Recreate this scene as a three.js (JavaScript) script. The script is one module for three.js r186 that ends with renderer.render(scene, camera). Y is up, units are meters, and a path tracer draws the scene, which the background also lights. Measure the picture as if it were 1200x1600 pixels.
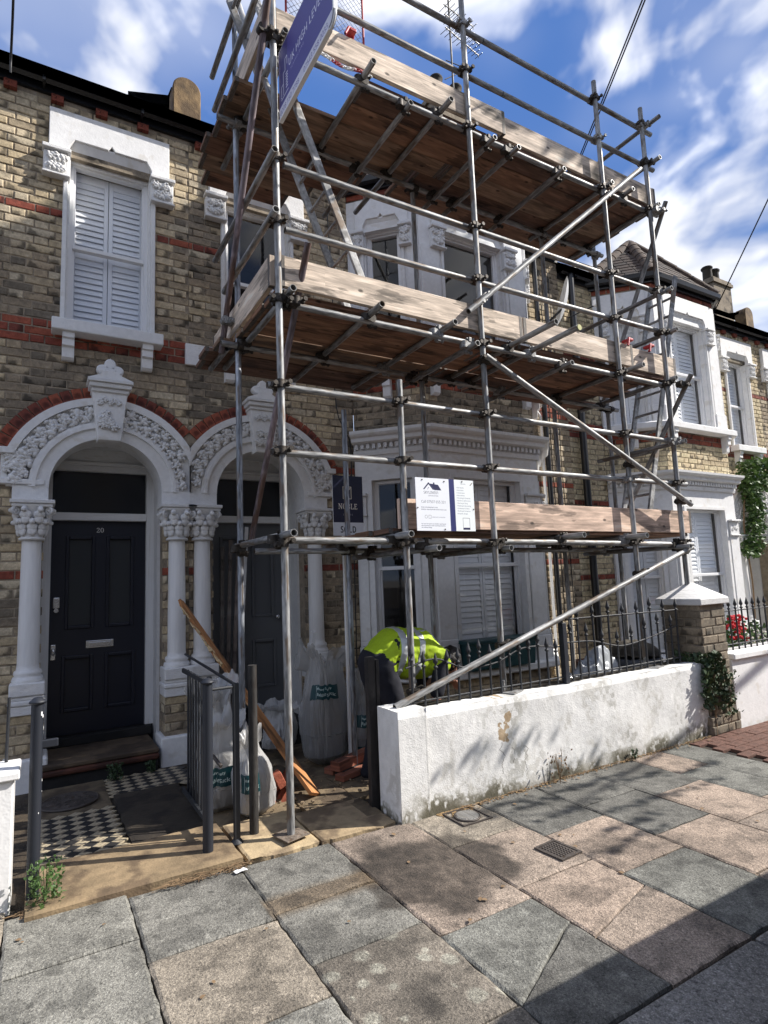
import * as THREE from 'three';
import { mergeGeometries, toCreasedNormals } from 'three/addons/utils/BufferGeometryUtils.js';
import { RoundedBoxGeometry } from 'three/addons/geometries/RoundedBoxGeometry.js';
import { MarchingCubes } from 'three/addons/objects/MarchingCubes.js';

// ---------------------------------------------------------------- camera, sky, sun, exposure
const scene = new THREE.Scene();
const camera = new THREE.PerspectiveCamera(82.34, 768 / 1024, 0.05, 400);
camera.position.set(0, 1.55, 6.2);
camera.up.set(-0.0252, 0.9923, 0.1218);
camera.lookAt(0 + 0.5040, 1.55 + 0.1174, 6.2 - 0.8557);
const renderer = new THREE.WebGLRenderer({ antialias: true });
renderer.toneMapping = THREE.LinearToneMapping;
renderer.toneMappingExposure = 2.8;
renderer.shadowMap.enabled = true;

const SUN = new THREE.Vector3(2.2, 2.0, 1).normalize();
const sun = new THREE.DirectionalLight(new THREE.Color(1, 0.95, 0.885), 2.85);
sun.position.copy(SUN).multiplyScalar(60).add(new THREE.Vector3(4, 2, 2));
sun.target.position.set(4, 2, 2); scene.add(sun, sun.target);
sun.castShadow = true; sun.shadow.radius = 0.8; sun.shadow.mapSize.set(4096, 4096);
Object.assign(sun.shadow.camera, { left: -14, right: 14, top: 14, bottom: -14, near: 1, far: 140 });

// ---------------------------------------------------------------- random numbers and noise
function rng(seed) { let a = seed >>> 0; return () => { a = (a + 0x6D2B79F5) >>> 0; let t = a; t = Math.imul(t ^ (t >>> 15), t | 1); t ^= t + Math.imul(t ^ (t >>> 7), t | 61); return ((t ^ (t >>> 14)) >>> 0) / 4294967296; }; }
const h3 = (x, y, z) => { let n = Math.imul(x | 0, 374761393) + Math.imul(y | 0, 668265263) + Math.imul(z | 0, 2147483647 ^ 0x5bd1e995); n = Math.imul(n ^ (n >>> 13), 1274126177); return ((n ^ (n >>> 16)) >>> 0) / 4294967296; };
const sm = t => t * t * (3 - 2 * t), mix = (a, b, t) => a + (b - a) * t, clamp = (x, a = 0, b = 1) => Math.min(b, Math.max(a, x));
const sstep = (a, b, x) => sm(clamp((x - a) / (b - a)));
function n3(x, y, z) { const X = Math.floor(x), Y = Math.floor(y), Z = Math.floor(z), u = sm(x - X), v = sm(y - Y), w = sm(z - Z);
  const L = k => mix(mix(h3(X, Y, Z + k), h3(X + 1, Y, Z + k), u), mix(h3(X, Y + 1, Z + k), h3(X + 1, Y + 1, Z + k), u), v); return mix(L(0), L(1), w); }
function fbm(x, y, z = 0, o = 5) { let s = 0, a = 0.5, t = 0; for (let i = 0; i < o; i++) { s += a * n3(x, y, z + i * 17.3); t += a; x *= 2.03; y *= 2.03; z *= 2.03; a *= 0.5; } return s / t; }
function np(x, y, p, s) { const X = Math.floor(x), Y = Math.floor(y), u = sm(x - X), v = sm(y - Y), m = k => ((k % p) + p) % p;
  return mix(mix(h3(m(X), m(Y), s), h3(m(X + 1), m(Y), s), u), mix(h3(m(X), m(Y + 1), s), h3(m(X + 1), m(Y + 1), s), u), v); }
// tileable fbm over the unit square
function tfbm(u, v, p, s, o = 5) { let r = 0, a = 0.5, t = 0; for (let i = 0; i < o; i++) { r += a * np(u * p, v * p, p, s + i * 31); t += a; p *= 2; a *= 0.5; } return r / t; }

// the sky: blue air with wind-torn white cloud all round
{
  const W = 3072, H = 1536, d = new Float32Array(W * H * 4);
  for (let j = 0; j < H; j++) {
    const el = ((j + 0.5) / H - 0.5) * Math.PI, ce = Math.cos(el), se = Math.sin(el);
    for (let i = 0; i < W; i++) {
      const az = ((i + 0.5) / W - 0.5) * 2 * Math.PI, x = Math.cos(az) * ce, z = Math.sin(az) * ce, k = (j * W + i) * 4;
      const up = clamp(se), hz = Math.pow(1 - up, 2.6);
      let r = mix(0.027, 0.165, hz), g = mix(0.072, 0.225, hz), b = mix(0.205, 0.33, hz);
      if (se > -0.02) {
        const q = 1 / (Math.max(se, 0) + 0.22), cx = x * q * 1.5 + 11.3, cz = z * q * 1.5 + 4.7;
        const w1 = fbm(cx * 1.3 + 9, cz * 1.3, 3.1, 4) - 0.5, w2 = fbm(cx * 1.3, cz * 1.3 + 7, 8.7, 4) - 0.5;
        const body = fbm(cx * 1.15 + w1 * 1.2, cz * 1.15 + w2 * 1.2, 1.7, 8), wisp = fbm(cx * 3.6 + w2 * 2.2, cz * 2.6 + w1 * 2.2, 5.5, 7);
        let c = sstep(0.445, 0.575, body * 0.70 + wisp * 0.31); c = Math.max(Math.pow(c, 0.9) * (0.45 + 0.55 * sstep(0.32, 0.56, wisp)), 0.34 * sstep(0.40, 0.62, fbm(cx * 0.9 + 4, cz * 0.9, 33.1, 5)));
        c *= sstep(-0.02, 0.06, se);
        const den = 0.72 + 0.28 * sstep(0.35, 0.7, fbm(cx * 2.3, cz * 2.3 + 3, 21.1, 4));
        r = mix(r, 0.555 * den, c * 0.95); g = mix(g, 0.56 * den, c * 0.95); b = mix(b, 0.578 * den, c * 0.95);
      } else { r = 0.2; g = 0.19; b = 0.18; }
      d[k] = r; d[k + 1] = g; d[k + 2] = b; d[k + 3] = 1;
    }
  }
  const t = new THREE.DataTexture(d, W, H, THREE.RGBAFormat, THREE.FloatType);
  t.mapping = THREE.EquirectangularReflectionMapping; t.magFilter = t.minFilter = THREE.LinearFilter; t.needsUpdate = true;
  scene.background = t; scene.environment = t;
}

// ---------------------------------------------------------------- textures
function tex(w, h, fn, srgb = true) {
  const d = new Uint8Array(w * h * 4);
  for (let j = 0; j < h; j++) for (let i = 0; i < w; i++) { const c = fn((i + 0.5) / w, (j + 0.5) / h, i, j), k = (j * w + i) * 4; for (let q = 0; q < 3; q++) d[k + q] = clamp(typeof c === 'number' ? c : c[q]) * 255; d[k + 3] = 255; }
  const t = new THREE.DataTexture(d, w, h); t.wrapS = t.wrapT = THREE.RepeatWrapping; t.magFilter = THREE.LinearFilter; t.minFilter = THREE.LinearMipmapLinearFilter; t.generateMipmaps = true;
  if (srgb) t.colorSpace = THREE.SRGBColorSpace; t.needsUpdate = true; return t;
}
const rT = rng(5);
const T = {};
T.brick = tex(512, 512, (u, v) => { const a = tfbm(u, v, 6, 1), b = tfbm(u, v, 24, 9, 3), c = np(u * 170, v * 170, 170, 4); let k = 0.72 + 0.30 * a + 0.24 * (b - 0.5) + 0.14 * (c - 0.5); const soot = sstep(0.56, 0.72, tfbm(u, v, 5, 77)); k *= 1 - 0.40 * soot; if (c > 0.965) k *= 0.55; return [k * 1.02, k, k * 0.96]; });
T.brickB = tex(256, 256, (u, v) => 0.5 * tfbm(u, v, 10, 3) + 0.35 * tfbm(u, v, 40, 13, 2) + 0.15 * np(u * 128, v * 128, 128, 2), false);
T.stucco = tex(512, 512, (u, v) => { const a = tfbm(u, v, 5, 21), b = tfbm(u, v, 32, 22, 3); let k = 0.93 + 0.06 * (a - 0.5) + 0.06 * (b - 0.5); const st = sstep(0.62, 0.8, tfbm(u, v, 9, 23)) * (0.5 + b); return [k - st * 0.05, k - st * 0.06, k - st * 0.08]; });
T.fine = tex(256, 256, (u, v) => 0.6 * tfbm(u, v, 16, 31, 4) + 0.4 * np(u * 128, v * 128, 128, 6), false);
T.metal = tex(512, 512, (u, v) => { const a = tfbm(u, v, 7, 41), b = tfbm(u, v, 40, 42, 2); let k = 0.70 + 0.5 * (a - 0.5) + 0.32 * (b - 0.5); const rust = sstep(0.60, 0.74, tfbm(u, v, 9, 43)), cem = sstep(0.64, 0.72, tfbm(u, v, 13, 44)); k = mix(k, 0.90, cem * 0.6); return [mix(k, 0.50, rust * 0.6), mix(k, 0.40, rust * 0.6), mix(k, 0.31, rust * 0.6)]; });
T.metalR = tex(256, 256, (u, v) => 0.45 + 0.5 * tfbm(u, v, 9, 47), false);
// long grain: u across the board, v along
T.wood = tex(512, 1024, (u, v) => { const w = tfbm(u, v, 3, 51) * 0.35, g = tfbm(u * 1 + w * 0.2, v * 0.13 + 0.02 * w, 32, 52, 4), f = np(u * 190 + w * 40, v * 26, 190, 6), s = tfbm(u, v, 6, 53); const bl = tfbm(u, v, 10, 57), sp = np(u * 150, v * 300, 150, 58); let k = 0.85 + 0.26 * (g - 0.5) + 0.09 * (f - 0.5) + 0.42 * (s - 0.5) + 0.40 * (bl - 0.5); if (sp > 0.93 && bl > 0.5) k += 0.22; k *= 1 - 0.30 * sstep(0.60, 0.72, tfbm(u, v, 7, 59));
  for (const [kx, ky] of [[0.23, 0.16], [0.71, 0.37], [0.42, 0.63], [0.83, 0.86]]) { const d = Math.hypot((u - kx) * 1.0, (v - ky) * 2.6); k *= 1 - 0.5 * sstep(0.045, 0.012, d); }
  return [k * 1.0, k * 0.962, k * 0.92]; });
T.slab = tex(1024, 1024, (u, v) => { const a = tfbm(u, v, 4, 61), c = h3(u * 1024 / 2, v * 1024 / 2, 7), b = np(u * 300, v * 300, 300, 8), e = np(u * 120, v * 120, 120, 12); let k = 0.70 + 0.22 * (a - 0.5) + 0.28 * (b - 0.5) + 0.22 * (e - 0.5) + 0.14 * (c - 0.5); if (b > 0.86) k += 0.16; if (e < 0.10) k -= 0.13; const st = sstep(0.55, 0.75, tfbm(u, v, 6, 62)); k *= 1 - 0.14 * st; return [k, k * 0.995, k * 0.98]; });
T.slabB = tex(512, 512, (u, v) => 0.55 * np(u * 220, v * 220, 220, 8) + 0.3 * np(u * 90, v * 90, 90, 12) + 0.15 * tfbm(u, v, 6, 61), false);
T.stone = tex(512, 512, (u, v) => { const a = tfbm(u, v, 3, 71), b = tfbm(u, v, 20, 72, 3), s = sstep(0.5, 0.72, tfbm(u, v, 5, 73)); let k = 0.80 + 0.32 * (a - 0.5) + 0.2 * (b - 0.5); return [k * (1 - 0.28 * s), k * (0.95 - 0.28 * s), k * (0.84 - 0.24 * s)]; });
T.plastic = tex(512, 512, (u, v) => { const a = tfbm(u, v, 5, 81), b = tfbm(u, v, 14, 82); const k = 0.62 + 0.5 * (a - 0.5) + 0.4 * (b - 0.5), br = sstep(0.5, 0.7, tfbm(u, v, 4, 83)); return [k, k * (1 - 0.05 * br), k * (1 - 0.11 * br)]; });
T.cloth = tex(128, 128, (u, v) => 0.85 + 0.1 * (((u * 64) % 1 < 0.5) === ((v * 64) % 1 < 0.5) ? 1 : 0) + 0.08 * (np(u * 40, v * 40, 40, 2) - 0.5));
T.asphalt = tex(512, 512, (u, v) => { const b = np(u * 256, v * 256, 256, 91), a = tfbm(u, v, 8, 92); const k = 0.5 + 0.5 * (b - 0.5) + 0.3 * (a - 0.5) + (b > 0.85 ? 0.25 : 0); return k; });

function M(r, g, b, o = {}) { const m = new THREE.MeshPhysicalMaterial(Object.assign({ roughness: 0.85, metalness: 0, side: THREE.DoubleSide }, o)); m.color.setRGB(r, g, b); return m; }
const bump = (t, s) => ({ bumpMap: t, bumpScale: s });
const m = {};
m.white = M(0.92, 0.915, 0.90, { map: T.stucco, ...bump(T.fine, 0.002), roughness: 0.62 });
m.carve = M(0.90, 0.895, 0.88, { map: T.stucco, ...bump(T.fine, 0.003), roughness: 0.7 });
m.peel = M(0.84, 0.825, 0.80, { map: T.stucco, ...bump(T.fine, 0.004), roughness: 0.8 });
m.frame = M(0.80, 0.80, 0.80, { roughness: 0.38 });
m.slat = M(0.80, 0.82, 0.84, { roughness: 0.45 });
m.mortar = M(0.36, 0.31, 0.25, { map: T.brick, ...bump(T.brickB, 0.004), roughness: 0.95 });
m.mortarPale = M(0.34, 0.30, 0.24, { map: T.brick, ...bump(T.brickB, 0.004), roughness: 0.95 });
const stockTones = [[0.62, 0.52, 0.36], [0.56, 0.47, 0.33], [0.68, 0.58, 0.42], [0.50, 0.42, 0.305], [0.45, 0.37, 0.27], [0.60, 0.53, 0.41], [0.37, 0.31, 0.235], [0.30, 0.255, 0.20], [0.215, 0.187, 0.15], [0.74, 0.64, 0.48]];
const paleTones = [[0.76, 0.67, 0.46], [0.70, 0.61, 0.42], [0.80, 0.71, 0.51], [0.66, 0.57, 0.39], [0.62, 0.52, 0.36], [0.74, 0.63, 0.44]];
const redTones = [[0.36, 0.095, 0.060], [0.30, 0.078, 0.052], [0.40, 0.115, 0.070], [0.23, 0.065, 0.048]];
const bm = t => M(t[0], t[1], t[2], { map: T.brick, ...bump(T.brickB, 0.005), roughness: 0.93 });
m.stock = stockTones.map(bm); m.pale = paleTones.map(bm); m.red = redTones.map(bm);
m.brickV = M(1, 1, 1, { map: T.brick, ...bump(T.brickB, 0.005), roughness: 0.93, vertexColors: true });
m.tube = M(0.58, 0.585, 0.58, { map: T.metal, roughnessMap: T.metalR, metalness: 0.35, roughness: 0.82 });
m.tubeDark = M(0.33, 0.325, 0.305, { map: T.metal, roughnessMap: T.metalR, metalness: 0.25, roughness: 0.95 });
m.tubeBlue = M(0.56, 0.60, 0.66, { map: T.metal, roughnessMap: T.metalR, metalness: 0.5, roughness: 0.65 });
m.tubeMauve = M(0.46, 0.37, 0.39, { map: T.metal, roughnessMap: T.metalR, metalness: 0.4, roughness: 0.8 });
m.coupler = M(0.12, 0.105, 0.09, { map: T.metal, metalness: 0.6, roughness: 0.62 });
m.alu = M(0.66, 0.66, 0.65, { map: T.metal, metalness: 0.4, roughness: 0.6 });
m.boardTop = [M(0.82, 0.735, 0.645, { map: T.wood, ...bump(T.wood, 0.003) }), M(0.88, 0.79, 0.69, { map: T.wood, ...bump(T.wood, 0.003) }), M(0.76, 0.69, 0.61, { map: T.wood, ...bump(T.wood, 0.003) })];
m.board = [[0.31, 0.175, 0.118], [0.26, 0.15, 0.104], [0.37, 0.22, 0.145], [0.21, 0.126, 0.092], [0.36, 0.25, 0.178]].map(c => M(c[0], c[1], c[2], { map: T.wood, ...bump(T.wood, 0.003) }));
m.boardPink = M(0.84, 0.67, 0.57, { map: T.wood, ...bump(T.wood, 0.002) });
m.freshWood = M(0.56, 0.27, 0.105, { map: T.wood, ...bump(T.wood, 0.004) });
m.redWood = M(0.40, 0.16, 0.105, { map: T.wood, ...bump(T.wood, 0.003) });
m.splinter = M(0.82, 0.66, 0.40, { map: T.wood });
m.iron = M(0.018, 0.02, 0.024, { roughness: 0.6, ...bump(T.fine, 0.001) });
m.ironBlue = M(0.013, 0.016, 0.024, { roughness: 0.55 });
m.oldPost = M(0.06, 0.055, 0.05, { map: T.metal, roughness: 0.7 });
m.black = M(0.012, 0.012, 0.013, { roughness: 0.35 });
m.gutter = M(0.010, 0.011, 0.014, { roughness: 0.3 });
m.navy = M(0.008, 0.010, 0.020, { roughness: 0.38 });
m.doorGrey = M(0.11, 0.115, 0.12, { roughness: 0.5 });
m.frameGrey = M(0.80, 0.80, 0.79, { map: T.stucco, roughness: 0.5 });
m.chrome = M(0.72, 0.72, 0.72, { metalness: 1, roughness: 0.25 });
m.glass = M(1, 1, 1, { transmission: 1, thickness: 0, roughness: 0.02, ior: 1.5 });
m.frost = M(0.45, 0.5, 0.52, { roughness: 0.25, clearcoat: 1, clearcoatRoughness: 0.05 });
m.frostDark = M(0.03, 0.034, 0.038, { roughness: 0.3 });
m.darkGlass = M(0.012, 0.014, 0.018, { roughness: 0.12 });
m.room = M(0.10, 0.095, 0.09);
m.slateRoof = M(0.055, 0.055, 0.06, { roughness: 0.7, ...bump(T.fine, 0.003) });
m.tile = [[0.040, 0.021, 0.017], [0.052, 0.027, 0.021], [0.030, 0.018, 0.016], [0.068, 0.040, 0.032]].map(c => M(c[0], c[1], c[2], { map: T.stone, ...bump(T.fine, 0.003) }));
m.hip = M(0.13, 0.09, 0.075, { map: T.stone, ...bump(T.fine, 0.003) });
m.coping = M(0.38, 0.28, 0.17, { map: T.stone, ...bump(T.fine, 0.005) });
m.copingDark = M(0.06, 0.056, 0.05, { map: T.stone, ...bump(T.fine, 0.005) });
m.lead = M(0.40, 0.42, 0.50, { roughness: 0.45, metalness: 0.4 });
m.capStone = M(0.78, 0.775, 0.76, { map: T.stucco, ...bump(T.fine, 0.003) });
m.yorkstone = M(0.70, 0.52, 0.32, { map: T.stone, ...bump(T.fine, 0.004) });
m.yorkPale = M(0.80, 0.64, 0.42, { map: T.stone, ...bump(T.fine, 0.004) });
m.yorkDull = M(0.30, 0.245, 0.18, { map: T.stone, ...bump(T.fine, 0.004) });
m.stepRed = M(0.14, 0.055, 0.042, { map: T.stone, ...bump(T.fine, 0.003) });
m.stepDark = M(0.022, 0.024, 0.032, { map: T.stone });
m.stepTop = M(0.16, 0.125, 0.10, { map: T.stone, ...bump(T.fine, 0.004) });
m.tileW = M(0.62, 0.59, 0.53, { map: T.stone, roughness: 0.5 });
m.tileB = M(0.025, 0.024, 0.024, { roughness: 0.5 });
m.soil = M(0.045, 0.036, 0.028, { map: T.stone, ...bump(T.fine, 0.01) });
m.leaf = [[0.075, 0.15, 0.03], [0.05, 0.11, 0.022], [0.11, 0.19, 0.045]].map(c => M(c[0], c[1], c[2], { roughness: 0.6, transmission: 0.3, thickness: 0 }));
m.leafDark = [[0.028, 0.055, 0.018], [0.02, 0.042, 0.014], [0.045, 0.075, 0.024]].map(c => M(c[0], c[1], c[2], { roughness: 0.6 }));
m.twig = M(0.20, 0.13, 0.07);
m.bark = M(0.13, 0.10, 0.075, { map: T.stone, ...bump(T.fine, 0.01) });
m.red = m.red; m.flower = M(0.55, 0.02, 0.03); m.flowerW = M(0.75, 0.72, 0.62);
m.redPaint = M(0.42, 0.025, 0.03, { roughness: 0.5 });
m.teal = M(0.010, 0.055, 0.060, { roughness: 0.4 });
m.hivis = M(0.44, 0.62, 0.012, { map: T.cloth, roughness: 0.75 });
m.reflect = M(0.46, 0.48, 0.48, { roughness: 0.4, metalness: 0.3 });
m.cloth = M(0.012, 0.013, 0.022, { map: T.cloth, roughness: 0.9 });
m.skin = M(0.48, 0.24, 0.16, { roughness: 0.55 });
m.hair = M(0.012, 0.009, 0.007, { roughness: 0.6 });
m.asphalt = M(0.085, 0.085, 0.088, { map: T.asphalt, ...bump(T.asphalt, 0.006) });
m.castIron = M(0.17, 0.145, 0.13, { map: T.metal, metalness: 0.3, roughness: 0.6 });
m.steelPlate = M(0.62, 0.61, 0.58, { map: T.metal, metalness: 0.2, roughness: 0.5 });

// ---------------------------------------------------------------- geometry helpers
const V = (x, y, z) => new THREE.Vector3(x, y, z);
// texture coordinates in metres from the dominant face direction
function uvm(g, k = 1, ox = 0, oy = 0) {
  const p = g.attributes.position, n = g.attributes.normal, uv = new Float32Array(p.count * 2);
  for (let i = 0; i < p.count; i++) { const ax = Math.abs(n.getX(i)), ay = Math.abs(n.getY(i)), az = Math.abs(n.getZ(i)); let a, b; if (ay >= ax && ay >= az) { a = p.getX(i); b = p.getZ(i); } else if (ax >= az) { a = p.getZ(i); b = p.getY(i); } else { a = p.getX(i); b = p.getY(i); } uv[i * 2] = a * k + ox; uv[i * 2 + 1] = b * k + oy; }
  g.setAttribute('uv', new THREE.BufferAttribute(uv, 2)); return g;
}
const bx = (x0, x1, y0, y1, z0, z1) => new THREE.BoxGeometry(x1 - x0, y1 - y0, z1 - z0).translate((x0 + x1) / 2, (y0 + y1) / 2, (z0 + z1) / 2);
const rb = (x0, x1, y0, y1, z0, z1, r = 0.008) => new RoundedBoxGeometry(x1 - x0, y1 - y0, z1 - z0, 1, Math.min(r, (x1 - x0) / 2.05, (y1 - y0) / 2.05, (z1 - z0) / 2.05)).translate((x0 + x1) / 2, (y0 + y1) / 2, (z0 + z1) / 2);
const clean = g => { let q = g.index ? g.toNonIndexed() : g; for (const k of Object.keys(q.attributes)) if (!['position', 'normal', 'uv'].includes(k)) q.deleteAttribute(k); if (!q.attributes.uv) uvm(q); return q; };
const mg = l => mergeGeometries(l.map(clean));
function ext(pts, depth, o = {}) { const s = pts instanceof THREE.Shape ? pts : new THREE.Shape(pts.map(p => new THREE.Vector2(p[0], p[1]))); return new THREE.ExtrudeGeometry(s, { depth, bevelEnabled: !!o.b, bevelSize: o.b || 0, bevelThickness: o.b || 0, bevelSegments: 1, curveSegments: o.c || 12 }); }
function add(parent, name, geo, mat, o = {}) { const q = new THREE.Mesh(geo, mat); q.name = name; q.castShadow = q.receiveShadow = true; if (o.p) q.position.set(...o.p); if (o.r) q.rotation.set(...o.r); if (o.label) q.userData.label = o.label; if (o.kind) q.userData.kind = o.kind; parent.add(q); return q; }
const taken = new Map();
function numbered(n) { const k = taken.get(n) || 0; taken.set(n, k + 1); return k ? `${n}_${String(k).padStart(3, '0')}` : n; }
function thing(name, label, category, pos = [0, 0, 0], group) { const g = new THREE.Group(); g.name = numbered(name); g.position.set(...pos); g.userData = { label, category }; if (group) g.userData.group = group; scene.add(g); return g; }
function tag(q, label, category, group) { q.name = numbered(q.name); q.userData.label = label; q.userData.category = category; if (group) q.userData.group = group; return q; }
function structure(name, geo, mat) { const q = add(scene, name, geo, mat); q.userData.kind = 'structure'; return q; }
// hollow steel tube from a to b
function tubeGeo(len, r = 0.0242, seg = 14) { const t = 0.004; const g = new THREE.LatheGeometry([[r - t, 0], [r, 0], [r, 0], [r, len], [r, len], [r - t, len], [r - t, len], [r - t, len - Math.min(0.2, len / 3)], [0.0001, len - Math.min(0.2, len / 3)]].map(p => new THREE.Vector2(p[0], p[1])), seg); const g2 = new THREE.LatheGeometry([[0.0001, Math.min(0.2, len / 3)], [r - t, Math.min(0.2, len / 3)], [r - t, 0]].map(p => new THREE.Vector2(p[0], p[1])), seg); const q = mg([g, g2]); const uv = q.attributes.uv; for (let i = 0; i < uv.count; i++) uv.setXY(i, uv.getX(i) * 0.3, q.attributes.position.getY(i) * 0.5); return q; }
const tubeCache = new Map();
function rod(parent, name, a, b, mat, r = 0.0242, o = {}) {
  const A = V(...a), B = V(...b), L = A.distanceTo(B), key = L.toFixed(3) + r; let g = tubeCache.get(key); if (!g) tubeCache.set(key, g = tubeGeo(L, r, o.seg || 14));
  const q = add(parent, name, g, mat, o); q.position.copy(A); q.quaternion.setFromUnitVectors(V(0, 1, 0), B.clone().sub(A).normalize()); return q;
}
function cylGeo(a, b, r0, r1 = r0, seg = 10) { const A = V(...a), B = V(...b), L = A.distanceTo(B), g = new THREE.CylinderGeometry(r1, r0, L, seg); g.translate(0, L / 2, 0); g.applyQuaternion(new THREE.Quaternion().setFromUnitVectors(V(0, 1, 0), B.clone().sub(A).normalize())); return g.translate(A.x, A.y, A.z); }
const sph = (x, y, z, rx, ry = rx, rz = rx, d = 1) => new THREE.IcosahedronGeometry(1, d).scale(rx, ry, rz).translate(x, y, z);
// a vertical face: origin (x, z), running left to right as seen from the street
function face(x0, z0, x1, z1) { const a = Math.atan2(-(z1 - z0), x1 - x0); const L = Math.hypot(x1 - x0, z1 - z0); const mt = new THREE.Matrix4().makeRotationY(a).setPosition(x0, 0, z0); return { L, a, mt, bake: g => g.applyMatrix4(mt) }; }
// ---------------------------------------------------------------- shared building pieces
// mitred moulding along a plan path [x, z] (left to right, street side outwards) with a closed profile [n, y]
function sweep(path, prof) {
  const nrm = []; for (let i = 0; i < path.length - 1; i++) { const dx = path[i + 1][0] - path[i][0], dz = path[i + 1][1] - path[i][1], l = Math.hypot(dx, dz); nrm.push([-dz / l, dx / l]); }
  const mt = path.map((p, i) => { const a = nrm[Math.max(0, i - 1)], b = nrm[Math.min(nrm.length - 1, i)], k = 1 + a[0] * b[0] + a[1] * b[1]; return [(a[0] + b[0]) / k, (a[1] + b[1]) / k]; });
  const P = (i, j) => [path[i][0] + mt[i][0] * prof[j][0], prof[j][1], path[i][1] + mt[i][1] * prof[j][0]], pos = [];
  for (let i = 0; i < path.length - 1; i++) for (let j = 0; j < prof.length; j++) { const k = (j + 1) % prof.length, a = P(i, j), b = P(i + 1, j), c = P(i + 1, k), d = P(i, k); pos.push(...a, ...b, ...c, ...a, ...c, ...d); }
  const tri = THREE.ShapeUtils.triangulateShape(prof.map(p => new THREE.Vector2(p[0], p[1])), []);
  for (const i of [0, path.length - 1]) for (const t of tri) for (const j of t) pos.push(...P(i, j));
  const g = new THREE.BufferGeometry(); g.setAttribute('position', new THREE.Float32BufferAttribute(pos, 3)); g.computeVertexNormals(); return uvm(g);
}
const COURSE = 0.0825, STR = 0.236, HDR = 0.112, JOINT = 0.0115;
const brickShapes = (() => {        // six worn bricks of each size: front edges rounded off, faces uneven
  const make = (w, h, seed) => { const r = rng(seed), c = 0.006, f = [], b = [], o = [];
    for (const [sx, sy] of [[-1, -1], [1, -1], [1, 1], [-1, 1]]) { const j = () => (r() - 0.5) * 0.005; f.push([sx * (w / 2 - c) + j(), sy * (h / 2 - c) + j(), 0.030 + (r() - 0.5) * 0.003]); o.push([sx * w / 2, sy * h / 2, 0.024]); b.push([sx * w / 2, sy * h / 2, -0.03]); }
    const pos = [], uv = [], ou = r(), ov = r(), q = (A, B, C, D) => { for (const p of [A, B, C, A, C, D]) { pos.push(...p); uv.push(p[0] * 1.6 + ou, (p[1] + p[2]) * 1.6 + ov); } };
    q(...f); for (let i = 0; i < 4; i++) { const k = (i + 1) % 4; q(o[i], o[k], f[k], f[i]); q(b[i], b[k], o[k], o[i]); }
    const g = new THREE.BufferGeometry(); g.setAttribute('position', new THREE.Float32BufferAttribute(pos, 3)); g.setAttribute('uv', new THREE.Float32BufferAttribute(uv, 2)); g.computeVertexNormals(); return g; };
  return { s: [1, 2, 3, 4, 5, 6].map(k => make(STR, COURSE - JOINT, k)), h: [11, 12, 13, 14, 15, 16].map(k => make(HDR, COURSE - JOINT, k)) };
})();
// Flemish bond on a face; holes(y) gives the spans to leave out; red(k) tells the banded courses
function layBricks(list, F, s0, s1, y0, y1, Y0, holes, red, pale, seed) {
  const r = rng(seed), k0 = Math.ceil((y0 - Y0) / COURSE - 0.3), k1 = Math.floor((y1 - Y0) / COURSE + 0.3);
  for (let k = k0; k < k1; k++) {
    const yc = Y0 + (k + 0.5) * COURSE; if (yc < y0 + 0.02 || yc > y1 - 0.02) continue;
    const cuts = holes ? holes(yc) : []; let x = Math.floor(s0 / 0.372 - 2) * 0.372 + (((k % 2) + 2) % 2 ? 0.186 : 0) + (r() - 0.5) * 0.02, i = 0;
    while (x < s1) {
      const w = (i++ % 2) ? HDR : STR; let segs = [[Math.max(x, s0), Math.min(x + w, s1)]];
      for (const [a, b] of cuts) segs = segs.flatMap(([p, q]) => b <= p || a >= q ? [[p, q]] : [[p, Math.min(q, a)], [Math.max(p, b), q]]);
      for (const [p, q] of segs) if (q - p > 0.035) list.push({ F, s: (p + q) / 2, y: yc + (r() - 0.5) * 0.004, w: q - p, header: w === HDR, n: (r() - 0.5) * 0.007, t: (r() - 0.5) * 0.012, red: red(k), pale, v: r(), v2: r() });
      x += w + JOINT;
    }
  }
}
const eye = camera.position, fwd = V(0.5040, 0.1174, -0.8557);
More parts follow.
